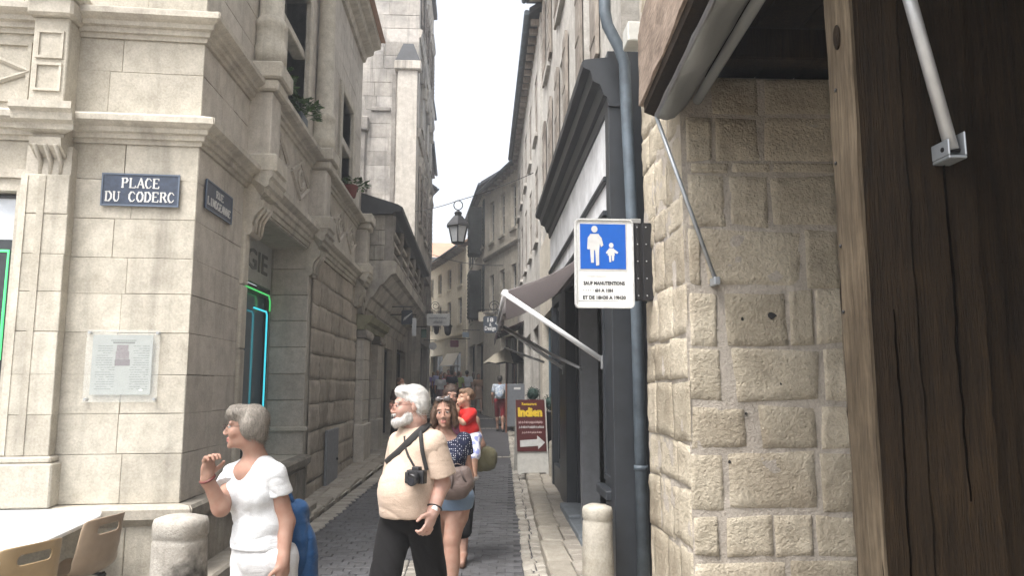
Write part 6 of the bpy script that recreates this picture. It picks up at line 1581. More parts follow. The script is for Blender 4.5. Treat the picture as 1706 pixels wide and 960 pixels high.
def skin_mesh(prims, step=0.010, fine=(), disp=None, bounds=None):
    """fine: boxes (lo, hi, step) that are sampled more closely (head, hands)"""
    bb = [bbox(p) for p in prims if p['op'] == 'u']
    lo = np.min([b[0] for b in bb], axis=0) - 0.03; hi = np.max([b[1] for b in bb], axis=0) + 0.03
    if bounds is not None: lo = np.maximum(lo, bounds[0]); hi = np.minimum(hi, bounds[1])
    ax = [axis(lo[i], hi[i], step, [(f[0][i], f[1][i], f[2]) for f in fine]) for i in range(3)]
    F_ = np.full(tuple(len(a) for a in ax), 0.5)
    for pr in prims:
        if pr['t'] == 'p': s = [slice(None)] * 3
        else:
            b0, b1 = bbox(pr); m = pr['k'] * 2 + 0.03
            s = [slice(max(0, np.searchsorted(ax[i], b0[i] - m)), np.searchsorted(ax[i], b1[i] + m)) for i in range(3)]
        X = ax[0][s[0]][:, None, None]; Y = ax[1][s[1]][None, :, None]; Z = ax[2][s[2]][None, None, :]
        F_[tuple(s)] = comb(F_[tuple(s)], dist(pr, X, Y, Z), pr)
    if disp is not None: F_ = F_ + disp(ax[0][:, None, None], ax[1][None, :, None], ax[2][None, None, :])
    ng = F_ < 0
    c = sum(ng[i:ng.shape[0] - 1 + i, j:ng.shape[1] - 1 + j, k:ng.shape[2] - 1 + k].astype(np.int8) for i in (0, 1) for j in (0, 1) for k in (0, 1))
    act = (c > 0) & (c < 8)
    idx = np.full(act.shape, -1, np.int64); I, J, K = np.nonzero(act); idx[I, J, K] = np.arange(len(I))
    acc = np.zeros((len(I), 3)); cnt = np.zeros(len(I))
    cor = [(i, j, k) for i in (0, 1) for j in (0, 1) for k in (0, 1)]
    for a in range(8):
        for b in range(a + 1, 8):
            o1, o2 = cor[a], cor[b]
            if sum(abs(p - q) for p, q in zip(o1, o2)) != 1: continue
            f1 = F_[I + o1[0], J + o1[1], K + o1[2]]; f2 = F_[I + o2[0], J + o2[1], K + o2[2]]
            m = (f1 < 0) != (f2 < 0); t = np.where(m, f1 / np.where(m, f1 - f2, 1), 0)
            p1 = np.stack([ax[0][I + o1[0]], ax[1][J + o1[1]], ax[2][K + o1[2]]], 1); p2 = np.stack([ax[0][I + o2[0]], ax[1][J + o2[1]], ax[2][K + o2[2]]], 1)
            acc += np.where(m[:, None], p1 + (p2 - p1) * t[:, None], 0); cnt += m
    vs = acc / cnt[:, None]
    fs = []
    for a in range(3):
        sl0 = [slice(None)] * 3; sl1 = [slice(None)] * 3; sl0[a] = slice(0, -1); sl1[a] = slice(1, None)
        ch = ng[tuple(sl0)] != ng[tuple(sl1)]; pos_ = ng[tuple(sl0)]
        b, c2 = (a + 1) % 3, (a + 2) % 3
        E = np.array(np.nonzero(ch)); 
        ok = (E[b] > 0) & (E[c2] > 0) & (E[b] < F_.shape[b] - 1) & (E[c2] < F_.shape[c2] - 1); E = E[:, ok]
        def cell(db, dc):
            q = E.copy(); q[b] += db; q[c2] += dc; return idx[q[0], q[1], q[2]]
        q4 = np.stack([cell(-1, -1), cell(0, -1), cell(0, 0), cell(-1, 0)], 1)
        fl = ~pos_[E[0], E[1], E[2]]
        q4[fl] = q4[fl][:, ::-1]
        fs.append(q4)
    fs = np.concatenate(fs); fs = fs[(fs >= 0).all(1)]
    return vs, fs
def organic(name, prims, mats, parent, step=0.010, fine=(), disp=None, paint=None, smooth=1):
    vs, fs = skin_mesh(prims, step, fine, disp)
    o0 = np.array(origin_of(parent))
    me = bpy.data.meshes.new(name)
    n = len(fs)
    me.vertices.add(len(vs)); me.vertices.foreach_set('co', (vs - o0).ravel())
    me.loops.add(4 * n); me.loops.foreach_set('vertex_index', fs.ravel().astype(np.int32))
    me.polygons.add(n); me.polygons.foreach_set('loop_start', np.arange(0, 4 * n, 4, dtype=np.int32)); me.polygons.foreach_set('loop_total', np.full(n, 4, np.int32))
    for m in (mats if isinstance(mats, (list, tuple)) else [mats]): me.materials.append(m)
    if paint is not None:
        me.polygons.foreach_set('material_index', paint(vs[fs].mean(1)).astype(np.int32))
    me.polygons.foreach_set('use_smooth', np.ones(n, bool))
    me.update(calc_edges=True); me.validate()
    return link_mesh(name, me, parent)
def folds(amp, fx=24, fz=9, seed=0.0, dirv=(0.5, 0.3, 1.0)):
    """creases: sharp valleys along wandering lines, strong in some places and absent in others"""
    d = np.array(dirv) / np.linalg.norm(dirv); e = np.array((d[2], d[0] * .4, -d[0] * .8)); e /= np.linalg.norm(e)
    def f(X, Y, Z):
        out = 0.0
        for q, (dd, k, sd, am) in enumerate(((d, fx * 1.35, seed, 1.0), (d * .75 + e * .5, fx * 1.9, seed + 2.1, .6), (e, fx * 1.1, seed + 4.3, .5))):
            w = k * (dd[0] * X + dd[1] * Y + dd[2] * Z) + 1.6 * np.sin(6.5 * X + sd) + 1.1 * np.sin(7.5 * Y + 1.3 * sd) + .7 * np.sin(10 * Z + 2 * sd) + .5 * np.sin(19 * X + 13 * Z + sd)
            m = np.clip(.35 + .6 * np.sin(6 * X + 5 * Z + 3 * sd) * np.cos(4 * Z - 5 * Y + sd) + .35 * np.sin(9 * Z + 4 * X + sd), 0, 1)
            c = 1 - np.abs(np.sin(w)); out = out + am * m * (c ** 3 - .25)
        return amp * 1.5 * out
    return f
def hairnoise(amp, f=1.0, seed=0.0):
    def g(X, Y, Z):
        return amp * (np.sin(X * 95 * f + 3 * np.sin(Z * 40 * f + seed)) * np.sin(Y * 90 * f + 2.5 * np.sin(Z * 35 * f)) + 0.6 * np.sin(X * 210 * f + Z * 60 + seed) * np.cos(Y * 190 * f))
    return g
def hframe(f, tilt=0.0, roll=0.0):
    """columns: right-in-picture when facing the viewer, back, up"""
    f = unit(np.array(f, float)); yb = -f; x = unit(np.cross(yb, V(0, 0, 1))); z = np.cross(x, yb)
    M = np.stack([x, yb, z], 1)
    if roll:
        c, s = math.cos(roll), math.sin(roll); M = M @ np.array([[c, 0, s], [0, 1, 0], [-s, 0, c]])
    return M
def head(c, M, s=1.0, female=False, child=False, mouth_open=False):
    P_ = lambda x, y, z: c + M @ (V(x, y, z) * s)
    E = lambda p, r, k=0.015, op='u': ell(P_(*p), V(*r) * s, M, k * s, op)
    Cc = lambda a, b, ra, rb, k=0.01, op='u': cap(P_(*a), P_(*b), ra * s, rb * s, k * s, op)
    j = 0.9 if female else 1.0
    pr = [E((0, .020, .038), (.073, .092, .080)), E((0, -.022, -.028), (.060 * j, .066, .084), 0.02), E((0, -.036, -.082), (.043 * j, .046, .033), 0.025), E((0, -.078, -.105), (.019 * j, .014, .014), 0.02),
          Cc((0, -.082, .010), (0, -.106, -.032), .0075, .0105, .010), E((.012, -.099, -.038), (.0085, .010, .008), 0.008), E((-.012, -.099, -.038), (.0085, .010, .008), 0.008),
          Cc((-.040, -.068, .024), (.040, -.068, .024), .013, .013, .014), E((.036, -.058, -.030), (.022, .022, .024), 0.022), E((-.036, -.058, -.030), (.022, .022, .024), 0.022),
          E((.031, -.094, .002), (.017, .012, .0095), 0.010, 's'), E((-.031, -.094, .002), (.017, .012, .0095), 0.010, 's'),
          Cc((.017, -.084, .0095), (.045, -.076, .0075), .0030, .0030, .003), Cc((-.017, -.084, .0095), (-.045, -.076, .0075), .0030, .0030, .003), Cc((.019, -.081, -.0085), (.043, -.075, -.0085), .0026, .0026, .003), Cc((-.019, -.081, -.0085), (-.043, -.075, -.0085), .0026, .0026, .003),
          Cc((-.017, -.089, -.0635), (.017, -.089, -.0635), .0055, .0055, .006), Cc((-.014, -.089, -.0765), (.014, -.089, -.0765), .0065, .0065, .006),
          E((.076, .012, -.008), (.009, .019, .031), 0.008), E((-.076, .012, -.008), (.009, .019, .031), 0.008)]
    pr.append(E((0, -.097, -.070), (.018 if not mouth_open else .011, .008, .0022 if not mouth_open else .0055), 0.003, 's'))
    return pr, P_
def strands(o, n, flow, L=.046, w=.0017, lift=.0026, seed=1):
    """real locks laid over the hair: thin ribbons that follow the surface, added to the same mesh"""
    me = o.data; rs_ = np.random.default_rng(seed); nv = len(me.vertices)
    co = np.empty(nv * 3); me.vertices.foreach_get('co', co); co = co.reshape(-1, 3)
    no = np.array([v.normal[:] for v in me.vertices])
    bm = bmesh.new(); bm.from_mesh(me)
    for i in rs_.choice(nv, min(n, nv), replace=False):
        p = co[i].copy(); nn = no[i]; d = flow + rs_.normal(size=3) * .24; d = d - nn * (d @ nn)
        if np.linalg.norm(d) < .1: continue
        d = unit(d); s = np.cross(nn, d); l = L * rs_.uniform(.5, 1.3); ww = w * rs_.uniform(.6, 1.6); b = rs_.normal() * .25
        pts = []
        for k in range(5):
            t = k / 4; c = p + d * l * t + s * b * l * t * t + nn * (lift * (.3 + 1.6 * t * (1.2 - t)) - .30 * l * t * t)
            hw = ww * (1 - .75 * t) * .8; pts.append((c - s * hw, c + s * hw))
        vv = [(bm.verts.new(a), bm.verts.new(c)) for a, c in pts]
        for k in range(4):
            f_ = bm.faces.new((vv[k][0], vv[k][1], vv[k + 1][1], vv[k + 1][0])); f_.smooth = True
    bm.to_mesh(me); bm.free()
def face_paint(P_, M, s, brow=True):
    c0 = P_(0, 0, 0)
    def f(C):
        q = (C - c0) @ M / s
        out = np.zeros(len(C), int)
        out[(np.abs(q[:, 0]) < .021) & (q[:, 1] < -.080) & (q[:, 2] > -.084) & (q[:, 2] < -.058)] = 1
        if brow: out[(np.abs(np.abs(q[:, 0]) - .032) < .018) & (q[:, 1] < -.062) & (np.abs(q[:, 2] - .022 + 0.12 * (np.abs(q[:, 0]) - .032)) < .0042)] = 2
        return out
    return f
EYEW = plain('eye_white', (0.62, 0.6, 0.57), rough=0.25); IRIS = plain('iris', (0.035, 0.025, 0.018), rough=0.2)
def eyes(P_, M, s, parent):
    for sx in (-1, 1):
        c = P_(sx * .031, -.0748, .001)
        e = organic('eye', [ell(c, V(.0118, .0112, .0088) * s, M)], EYEW, parent, step=0.0035)
        organic('iris', [ell(c + M @ V(0, -.0085, 0) * s, V(.0075, .0050, .0075) * s, M)], IRIS, e, step=0.002)
def glasses(P_, s, parent, mat, r=.024):
    g = MB()
    for sx in (-1, 1):
        ring = [P_(sx * .033 + r * 1.1 * math.cos(t), -.108, -.003 + r * 0.82 * math.sin(t)) for t in np.linspace(0, 2 * math.pi, 19)]
        g.tube(ring, 0.0017 * s, 6)
        g.tube([P_(sx * .060, -.107, .004), P_(sx * .076, -.06, .006), P_(sx * .082, .012, .006)], 0.0016 * s, 6)
    g.tube([P_(-.009, -.108, .002), P_(0, -.114, .005), P_(.009, -.108, .002)], 0.0016 * s, 6)
    o = g.build('glasses', mat, parent)
    return o
def hand(w, d, n, thumb, s=1.0, curl=0.5, spread=1.0):
    """w wrist, d along the fingers, n where the palm faces, thumb: side the thumb leaves"""
    d = unit(d); n = unit(n - d * (n @ d)); t = unit(thumb - d * (thumb @ d) - n * (thumb @ n)); M = np.stack([t, d, n], 1)
    pr = [ell(w + d * .048 * s, V(.040, .052, .0155) * s, M, 0.012 * s), cap(w - d * .02, w + d * .02 * s, .026 * s, .026 * s, 0.02 * s)]
    for off, L in ((.030, .066), (.0105, .074), (-.0095, .070), (-.028, .055)):
        p = w + (d * .088 + t * off - n * 0.002) * s; a = curl * 0.55
        dd = unit(d + t * off * 2.0 * spread)
        for seg, rr in ((0.45, .0092), (0.32, .0085), (0.26, .0075)):
            v = dd * math.cos(a) + n * math.sin(a); q = p + v * L * seg * s
            pr.append(cap(p, q, rr * s, rr * 0.92 * s, 0.004 * s)); p = q; a += curl * 0.9
    p = w + (d * .026 + t * .032) * s; v = unit(t * 0.75 + d * 0.65 + n * 0.25); q = p + v * .040 * s
    pr.append(cap(p, q, .0125 * s, .0105 * s, 0.010 * s)); v = unit(t * 0.25 + d * 0.9 + n * (0.2 + 0.4 * curl)); pr.append(cap(q, q + v * .032 * s, .0100 * s, .0080 * s, 0.004 * s))
    return pr
def tor(f):
    f = unit(V(f[0], f[1], 0)); x = unit(np.cross(-f, V(0, 0, 1))); return np.stack([x, -f, V(0, 0, 1)], 1)     # x: viewer's right when facing viewer
def leg_prims(h, k, a, toe, s=1.0, thick=1.0):
    m = k + (a - k) * 0.28 - unit(toe - a) * 0.018
    return [cap(h, k, .088 * s * thick, .058 * s * thick, .03), cap(k, a, .054 * s * thick, .036 * s, .02), ell(m, V(.052, .058, .11) * s * thick, None, .03), cap(a, toe + V(0, 0, .01), .038 * s, .028 * s, .02), cap(a - unit(toe - a) * .03, a, .032 * s, .034 * s, .02)]
wp = lambda x, y, Y: np.array(pY(x, y, Y))
def surf(prims, x, y, lift=0.0, near=2.0, far=9.0):
    """where the line of sight through a pixel meets a body"""
    d = np.array(ray(x, y)); d /= d[1]; t = np.arange(near, far, 0.004); pts = np.array(CAM) + t[:, None] * d
    f = field_at(prims, pts); i = np.argmax(f < lift); return Vector(pts[i])
SKA = skin('skin_fair', (0.43, 0.285, 0.235)); SKB = skin('skin_tan', (0.32, 0.20, 0.152)); SKC = skin('skin_warm', (0.38, 0.23, 0.17)); SKD = skin('skin_child', (0.46, 0.29, 0.21))
LIP = plain('lip', (0.42, 0.17, 0.14), rough=0.45)
SHOE = plain('dark_shoe', (0.03, 0.025, 0.022), rough=0.5); SANDAL = plain('sandal', (0.10, 0.05, 0.03), rough=0.6)

# ------------------------------------------------------------------ the man in the beige T-shirt
def man():
    Y = 4.0; root = thing('person', 'white haired bearded man in beige T-shirt with camera, striding in dark trousers', 'person', tuple(pY(690, 960, Y).xy) + (0,), 'people walking in the street')
    f = V(-.55, -.83, 0); M = tor(f)
    hc = wp(682, 675, Y - 0.02); HM = hframe(V(-.95, -.30, -.06)); hs = .87
    hp, HP = head(hc, HM, hs)
    neck = wp(693, 716, Y + .03); ch = wp(692, 765, Y + .02); be = wp(684, 818, Y); pe = wp(682, 872, Y + .02)
    rs, ls = wp(666, 738, Y + .12), wp(724, 737, Y - .06)
    re, le = wp(662, 806, Y + .24), wp(735, 806, Y - .03)
    rw, lw = wp(668, 858, Y + .18), wp(722, 852, Y - .12)
    rh, lh = wp(659, 876, Y + .06), wp(706, 876, Y - .02)
    rk, lk = wp(634, 1000, Y - .20), wp(726, 1004, Y + .10)
    ra, la = V(rk[0] - .02, Y - .28, .09), V(lk[0] + .05, Y + .42, .14)
    skinp = hp + [cap(neck + V(.0, 0, -.03), hc + HM @ V(0, .035, -.075), .062, .056, .03), ell(ch, (.110, .085, .17), M, .05), ell(be, (.12, .105, .15), M, .05), ell(pe + V(0, 0, .04), (.12, .09, .08), M, .03),
                  cap(rs, re, .050, .043), cap(re, rw, .042, .029), cap(ls - V(0, 0, .02), le, .044, .046), cap(le, lw, .046, .031), cap(rs - V(0, 0, .02), ls - V(0, 0, .02), .040, .040, .04)]
    lhd = unit(wp(712, 884, Y - .15) - lw); skinp += hand(lw, lhd, V(-.75, .6, 0), V(-.6, -.7, 0), .94, .75) + hand(rw, V(0, 0, -1), V(.8, .2, 0), V(-.4, -.9, 0), 1.0, .5)
    skinp += leg_prims(rh, rk, ra, ra + f * .17 - V(0, 0, .05), 1.0, .74) + leg_prims(lh, lk, la, la + f * .15 - V(0, 0, .08), 1.0, .74)
    organic('body', skinp, [SKA, LIP, hair('brow_white', (0.6, 0.58, 0.55), (0.45, 0.42, 0.4))], root, .011, [(hc - .16, hc + .16, .0042), (lw - V(.10, .12, .14), lw + V(.10, .1, .05), .0045)], paint=face_paint(HP, HM, hs))
    eyes(HP, HM, hs, root)
    # hair: full white, swept back, over the ears; short beard
    hn = lambda p, r, k=.02, op='u': ell(HP(*p), V(*r) * hs, HM, k, op)
    ho = organic('hair', [hn((0, .024, .046), (.077, .092, .077)), hn((0, .066, -.005), (.067, .046, .066), .03), hn((0, -.048, .090), (.056, .034, .026), .03), hn((.070, .035, .0), (.018, .045, .045), .02), hn((-.070, .035, .0), (.018, .045, .045), .02),
                     hn((0, -.125, -.005), (.080, .080, .074), .008, 's'), hn((.075, -.02, -.03), (.03, .045, .055), .01, 's'), hn((-.075, -.02, -.03), (.03, .045, .055), .01, 's')],
            hair('white_hair', (0.80, 0.79, 0.76), (0.55, 0.53, 0.50)), root, .005, disp=hairnoise(.0008))
    strands(ho, 2200, HM @ V(0, .8, -.35))
    ho = organic('beard', [hn((0, -.052, -.092), (.050, .052, .034)), hn((0, -.088, -.104), (.030, .022, .026), .02), hn((.050, -.020, -.066), (.013, .034, .036), .03), hn((-.050, -.020, -.066), (.013, .034, .036), .03), hn((0, -.094, -.052), (.028, .012, .009), .012), hn((0, -.115, -.070), (.016, .03, .006), .006, 's')],
            hair('white_beard', (0.72, 0.70, 0.67), (0.48, 0.46, 0.43)), root, .0045, disp=hairnoise(.0015, 1.3))
    strands(ho, 900, HM @ V(0, -.2, -1), L=.022, w=.0012)
    glasses(HP, hs, root, plain('brown_glasses', (0.16, 0.06, 0.04), rough=0.3))
    # T-shirt, with a belly
    sl_end = le + (ls - le) * .18
    tee = [ell(ch + V(0, 0, .01), (.150, .122, .18), M, .05), ell(be + f * .035, (.148, .148, .165), M, .06), ell(be + V(0, 0, -.11) + f * .01, (.150, .138, .10), M, .05), cap(rs + V(0, 0, -.012), ls + V(0, 0, -.012), .062, .066, .05),
           cap(neck + V(0, 0, -.035), neck + V(0, 0, -.02), .085, .075, .04), ell(neck + V(0, 0, .065) + f * .025, (.070, .072, .075), M, .012, 's'),
           cap(rs, rs + (re - rs) * .72, .074, .082, .03), cap(ls, sl_end, .078, .086, .035), half(wp(680, 860, Y), (0.02, 0, -1), .012), half(sl_end, le - ls, .01), half(rs + (re - rs) * .75, re - rs, .01)]
    # planes of the sleeves must not cut the trunk: build sleeves and trunk apart, then join
    trunk = [p for p in tee[:6]] + [half(wp(680, 859, Y), (0.02, 0, -1), .012)]
    vs = organic('t_shirt', trunk, cloth('beige_cotton', (0.52, 0.405, 0.32), fold=0.55, scale=11), root, .006, disp=folds(.0034, 22, 9, 1.7, (.5, .3, 1)))
    for a, b, q in ((ls, le, .80), (rs, re, .78)):
        e = a + (b - a) * q
        organic('sleeve', [cap(a - (b - a) * .05 - V(0, 0, .01), e + (b - a) * .05, .062, .086, .03), half(e, b - a, .006)], cloth('beige_cotton', (0, 0, 0)), root, .006, disp=folds(.006, 26, 12, 2.0))
    # ribbed collar
    cc_ = neck + V(0, 0, -.004) + f * .016; rx_, fx_ = M[:, 0], f
    MB().tube([Vector(cc_ + rx_ * .066 * math.cos(t) + fx_ * .064 * math.sin(t) + V(0, 0, -.020 * math.sin(t))) for t in np.linspace(0, 2 * math.pi, 25)], .0065, 8).build('collar', cloth('beige_cotton', (0, 0, 0)), root)
    # trousers
    tr = [ell(pe + V(0, 0, .04), (.160, .130, .095), M, .03), cap(rh + V(0, 0, .01), rk, .090, .072, .02), cap(rk, ra + V(0, 0, .04), .080, .070, .03), cap(lh + V(0, 0, .01), lk, .090, .072, .02), cap(lk, la + V(0, 0, .04), .082, .072, .03), half(wp(680, 856, Y), (0, 0, 1), .01)]
    organic('trousers', tr, cloth('charcoal_cotton', (0.007, 0.0066, 0.007), fold=0.35, scale=12), root, .009, disp=folds(.008, 18, 14, 0.4, (.8, .5, 1)))
    for a in (ra, la): organic('shoe', [cap(a - f * .05 - V(0, 0, .05), a + f * .17 - V(0, 0, .055), .042, .038, .02), cap(a - V(0, 0, .02), a - f * .03, .045, .045, .03)], SHOE, root, .012)
    # watch
    wd = unit(lh * 0 + lw - le); wc = lw - wd * .015
    Mw = hframe(V(.2, -.9, 0)); ax1 = unit(np.cross(wd, V(0, 1, 0))); ax2 = np.cross(wd, ax1)
    wt = MB(); wt.tube([Vector(wc + ax1 * .033 * math.cos(t) + ax2 * .031 * math.sin(t)) for t in np.linspace(0, 2 * math.pi, 21)], .010, 8, flat=.35, up=None)
    wo_ = wt.build('watch', BLACKP, root)
    MB().ball(Vector(wc + V(.004, -.033, .002)), (.017, .006, .017), 14, 8).build('watch_face', plain('watch_white', (0.7, 0.7, 0.68), rough=0.2), wo_)
    full = trunk + [cap(ls, sl_end, .078, .086, .035)]
    return full
manp = man()
cam_o = thing('photo_camera', 'black camera hanging on its neck strap in front of the beige T-shirt', 'camera', tuple(surf(manp, 702, 795)), None)
c = surf(manp, 702, 793) + Vector((-.02, -.045, 0)); Mc = Matrix.Rotation(R(-28), 3, 'Z')
def cbox(name, x, y, z, w, d, h, mat, parent, bev=.006):
    m = MB(); p = [c + Mc @ Vector((x + a * w / 2, y + b * d / 2, z + e * h / 2)) for e in (-1, 1) for a, b in ((-1, -1), (1, -1), (1, 1), (-1, 1))]
    return m.hexa(p).build(name, mat, parent, bevel=bev, seg=2)
cbox('camera_body', 0, 0, 0, .100, .040, .066, BLACKP, cam_o); cbox('prism_hump', 0, 0, .040, .042, .036, .020, BLACKP, cam_o); cbox('grip', -.044, -.012, -.004, .022, .03, .056, BLACKP, cam_o)
MB().tube([c + Mc @ Vector((.006, -.02, -.004)), c + Mc @ Vector((.006, -.062, -.012))], .029, 18).build('lens', BLACKP, cam_o)
MB().tube([c + Mc @ Vector((.006, -.060, -.0118)), c + Mc @ Vector((.006, -.0635, -.0121))], .020, 18).build('lens_glass', glass('lens_glass', (0.01, 0.012, 0.02), .03), cam_o)
STRAP = plain('strap_black', (0.018, 0.017, 0.017), rough=0.8)
def ribbon(pts, w, name, mat, parent, body, lift=.006, th=.3):
    q = [surf(body, *p, lift=lift) for p in pts]
    q2 = []
    for i in range(len(q) - 1):
        for k in range(6): q2.append(q[i].lerp(q[i + 1], k / 6))
    q2.append(q[-1])
    for _ in range(2): q2 = [q2[0]] + [(q2[i - 1] + q2[i] * 2 + q2[i + 1]) / 4 for i in range(1, len(q2) - 1)] + [q2[-1]]
    return MB().tube(q2, w, 8, flat=th, up=Vector((-.15, -1, 0.1)).normalized()).build(name, mat, parent)
ribbon([(674, 727), (675, 745), (680, 760), (688, 774), (694, 785)], .006, 'neck_strap', STRAP, cam_o, manp, .004, .5)
ribbon([(700, 713), (701, 728), (703, 750), (707, 768), (711, 784)], .011, 'neck_strap', STRAP, cam_o, manp, .004, .4)
sbg = thing('shoulder_strap', 'broad black bag strap running across the beige T-shirt', 'bag strap', tuple(surf(manp, 680, 740)))
ribbon([(714, 706), (706, 714), (694, 724), (680, 738), (664, 754), (650, 766), (644, 772)], .021, 'strap', STRAP, sbg, manp, .005, .22)

# ------------------------------------------------------------------ the woman in white
def woman_white():
    Y = 3.7; root = thing('person', 'grey haired woman in white T-shirt and white trousers raising one hand', 'person', tuple(pY(438, 960, Y).xy) + (0,), 'people walking in the street')
    f = V(-.50, -.86, 0); M = tor(f)
    hc = wp(408, 711, Y - .02); HM = hframe(V(-.97, -.16, -.02)); hs = .85
    hp, HP = head(hc, HM, hs, female=True)
    neck = wp(426, 765, Y + .03); ch = wp(428, 815, Y + .02); wa = wp(434, 876, Y + .01); pe = wp(440, 930, Y + .02)
    rs, ls = wp(388, 786, Y + .07), wp(459, 786, Y - .06)
    re = wp(368, 846, Y - .10); rw = wp(345, 797, Y - .16); le = wp(476, 870, Y - .03); lw = wp(471, 938, Y - .10)
    rh, lh = wp(420, 940, Y + .06), wp(462, 940, Y - .02)
    rk, lk = V(rh[0] - .005, Y - .14, .45), V(lh[0] + .015, Y + .12, .46); ra, la = V(rh[0] - .01, Y - .22, .08), V(lh[0] + .04, Y + .34, .11)
    skinp = hp + [cap(neck + V(0, .01, -.03), hc + HM @ V(0, .035, -.07), .052, .047, .03), ell(ch, (.118, .08, .16), M, .05), ell(wa, (.108, .08, .14), M, .05), ell(pe, (.14, .10, .12), M, .05),
                  cap(rs - V(0, 0, .03), re, .036, .040), cap(re, rw, .040, .026), cap(ls - V(0, 0, .03), le, .038, .042), cap(le, lw, .041, .027), cap(rs - V(0, 0, .03), ls - V(0, 0, .03), .030, .030, .04), ell(neck + f * .045 + V(0, 0, -.06), (.09, .05, .05), M, .04)]
    skinp += hand(rw, V(.10, -.15, 1), V(.75, -.55, 0), V(.3, .8, .1), .92, 1.0) + hand(lw, V(-.05, -.1, -1), V(-.8, .5, 0), V(-.4, -.8, 0), .92, .4)
    skinp += leg_prims(rh, rk, ra, ra + f * .16 - V(0, 0, .05), .95) + leg_prims(lh, lk, la, la + f * .15 - V(0, 0, .07), .95)
    organic('body', skinp, [SKB, LIP, hair('brow_grey', (0.2, 0.17, 0.15), (0.12, 0.1, 0.09))], root, .011, [(hc - .15, hc + .15, .0042), (rw - V(.09, .09, .03), rw + V(.09, .09, .18), .0042)], paint=face_paint(HP, HM, hs))
    eyes(HP, HM, hs, root)
    hn = lambda p, r, k=.02, op='u': ell(HP(*p), V(*r) * hs, HM, k, op)
    ho = organic('hair', [hn((0, .032, .044), (.081, .097, .081)), hn((0, .078, -.020), (.070, .046, .078), .03), hn((0, -.050, .082), (.066, .050, .042), .03), hn((.074, .030, -.005), (.020, .050, .055), .02), hn((-.074, .030, -.005), (.020, .050, .055), .02),
                     hn((0, -.130, -.015), (.085, .075, .078), .008, 's')], hair('grey_hair', (0.33, 0.295, 0.25), (0.12, 0.105, 0.09)), root, .005, disp=hairnoise(.0012, .8, 1))
    strands(ho, 2400, HM @ V(0, .75, -.6), L=.05)
    glasses(HP, hs, root, plain('dark_glasses', (0.03, 0.015, 0.012), rough=0.3), .021)
    WT = cloth('white_cotton', (0.56, 0.57, 0.58), fold=0.5, scale=11)
    bust = [ell(ch + f * .065 + M @ V(sx * .062, 0, -.025), (.068, .062, .066), M, .035) for sx in (-1, 1)]
    tee = [ell(ch + V(0, 0, .0), (.146, .108, .17), M, .05), ell(wa, (.136, .112, .13), M, .05), ell(wa + V(0, 0, -.10), (.150, .120, .09), M, .05), cap(rs - V(0, 0, .012), ls - V(0, 0, .012), .050, .052, .05)] + bust
    cutv = [ell(neck + f * .055 + V(0, 0, -.015), (.060, .10, .085), M, .012, 's'), ell(neck + V(0, 0, .05), (.075, .085, .06), M, .012, 's')]
    organic('t_shirt', tee + cutv + [half(wp(436, 912, Y), (0, 0, -1), .012)], WT, root, .006, disp=folds(.0055, 24, 10, 3.0, (.25, .2, 1)))
    for a, b, q in ((ls, le, .46), (rs, re, .42)):
        e = a + (b - a) * q; organic('sleeve', [cap(a - V(0, 0, .014), e + (b - a) * .06, .052, .060, .03), half(e, b - a, .006)], cloth('white_cotton', (0, 0, 0)), root, .006, disp=folds(.005, 28, 10, 1))
    WT2 = cloth('white_denim', (0.54, 0.54, 0.545), fold=0.5, scale=12)
    tr = [ell(pe + V(0, 0, .01), (.172, .130, .125), M, .05), cap(rh, rk, .090, .066, .03), cap(rk, ra + V(0, 0, .22), .066, .058, .03), cap(lh, lk, .090, .066, .03), cap(lk, la + V(0, 0, .22), .070, .062, .03), half(wp(436, 908, Y), (0, 0, 1), .01)]
    organic('trousers', tr, WT2, root, .008, disp=folds(.008, 22, 12, 2.2, (.6, .3, 1)))
    for a in (ra, la): organic('shoe', [cap(a - f * .05 - V(0, 0, .05), a + f * .15 - V(0, 0, .055), .038, .034, .02), cap(a - V(0, 0, .03), a - f * .03 - V(0, 0, .01), .038, .038, .03)], SANDAL, root, .012)
    wd = unit(rw - re); wc = rw + wd * .0; a1 = unit(np.cross(wd, V(0, 1, 0))); a2 = np.cross(wd, a1)
    MB().tube([Vector(wc - wd * .005 + a1 * .033 * math.cos(t) + a2 * .031 * math.sin(t)) for t in np.linspace(0, 2 * math.pi, 21)], .006, 8).build('bracelet', plain('red_brown_beads', (0.12, 0.025, 0.02), rough=0.4), root)
    return tee
wwp = woman_white()
bt_ = thing('blue_bag', 'limp blue cloth bag hanging behind the woman in white', 'bag', tuple(pY(505, 900, 3.85)))
q = lambda x, y, dy=0.0: wp(x, y, 3.86 + dy)
organic('bag_body', [cap(q(494, 860), q(500, 925), .040, .065, .05), cap(q(503, 905), q(506, 975), .062, .072, .05), cap(q(496, 850, .02), q(492, 900, .05), .05, .07, .05)], cloth('blue_nylon', (0.010, 0.052, 0.14), fold=0.8, scale=11, rough=0.6), bt_, .008, disp=folds(.014, 16, 12, 1.0, (1, .4, .5)))
MB().tube([pY(494, 852, 3.84), pY(482, 820, 3.90), pY(470, 792, 3.88), pY(464, 780, 3.78)], .011, 8, flat=.4).build('strap', cloth('blue_nylon', (0, 0, 0)), bt_)

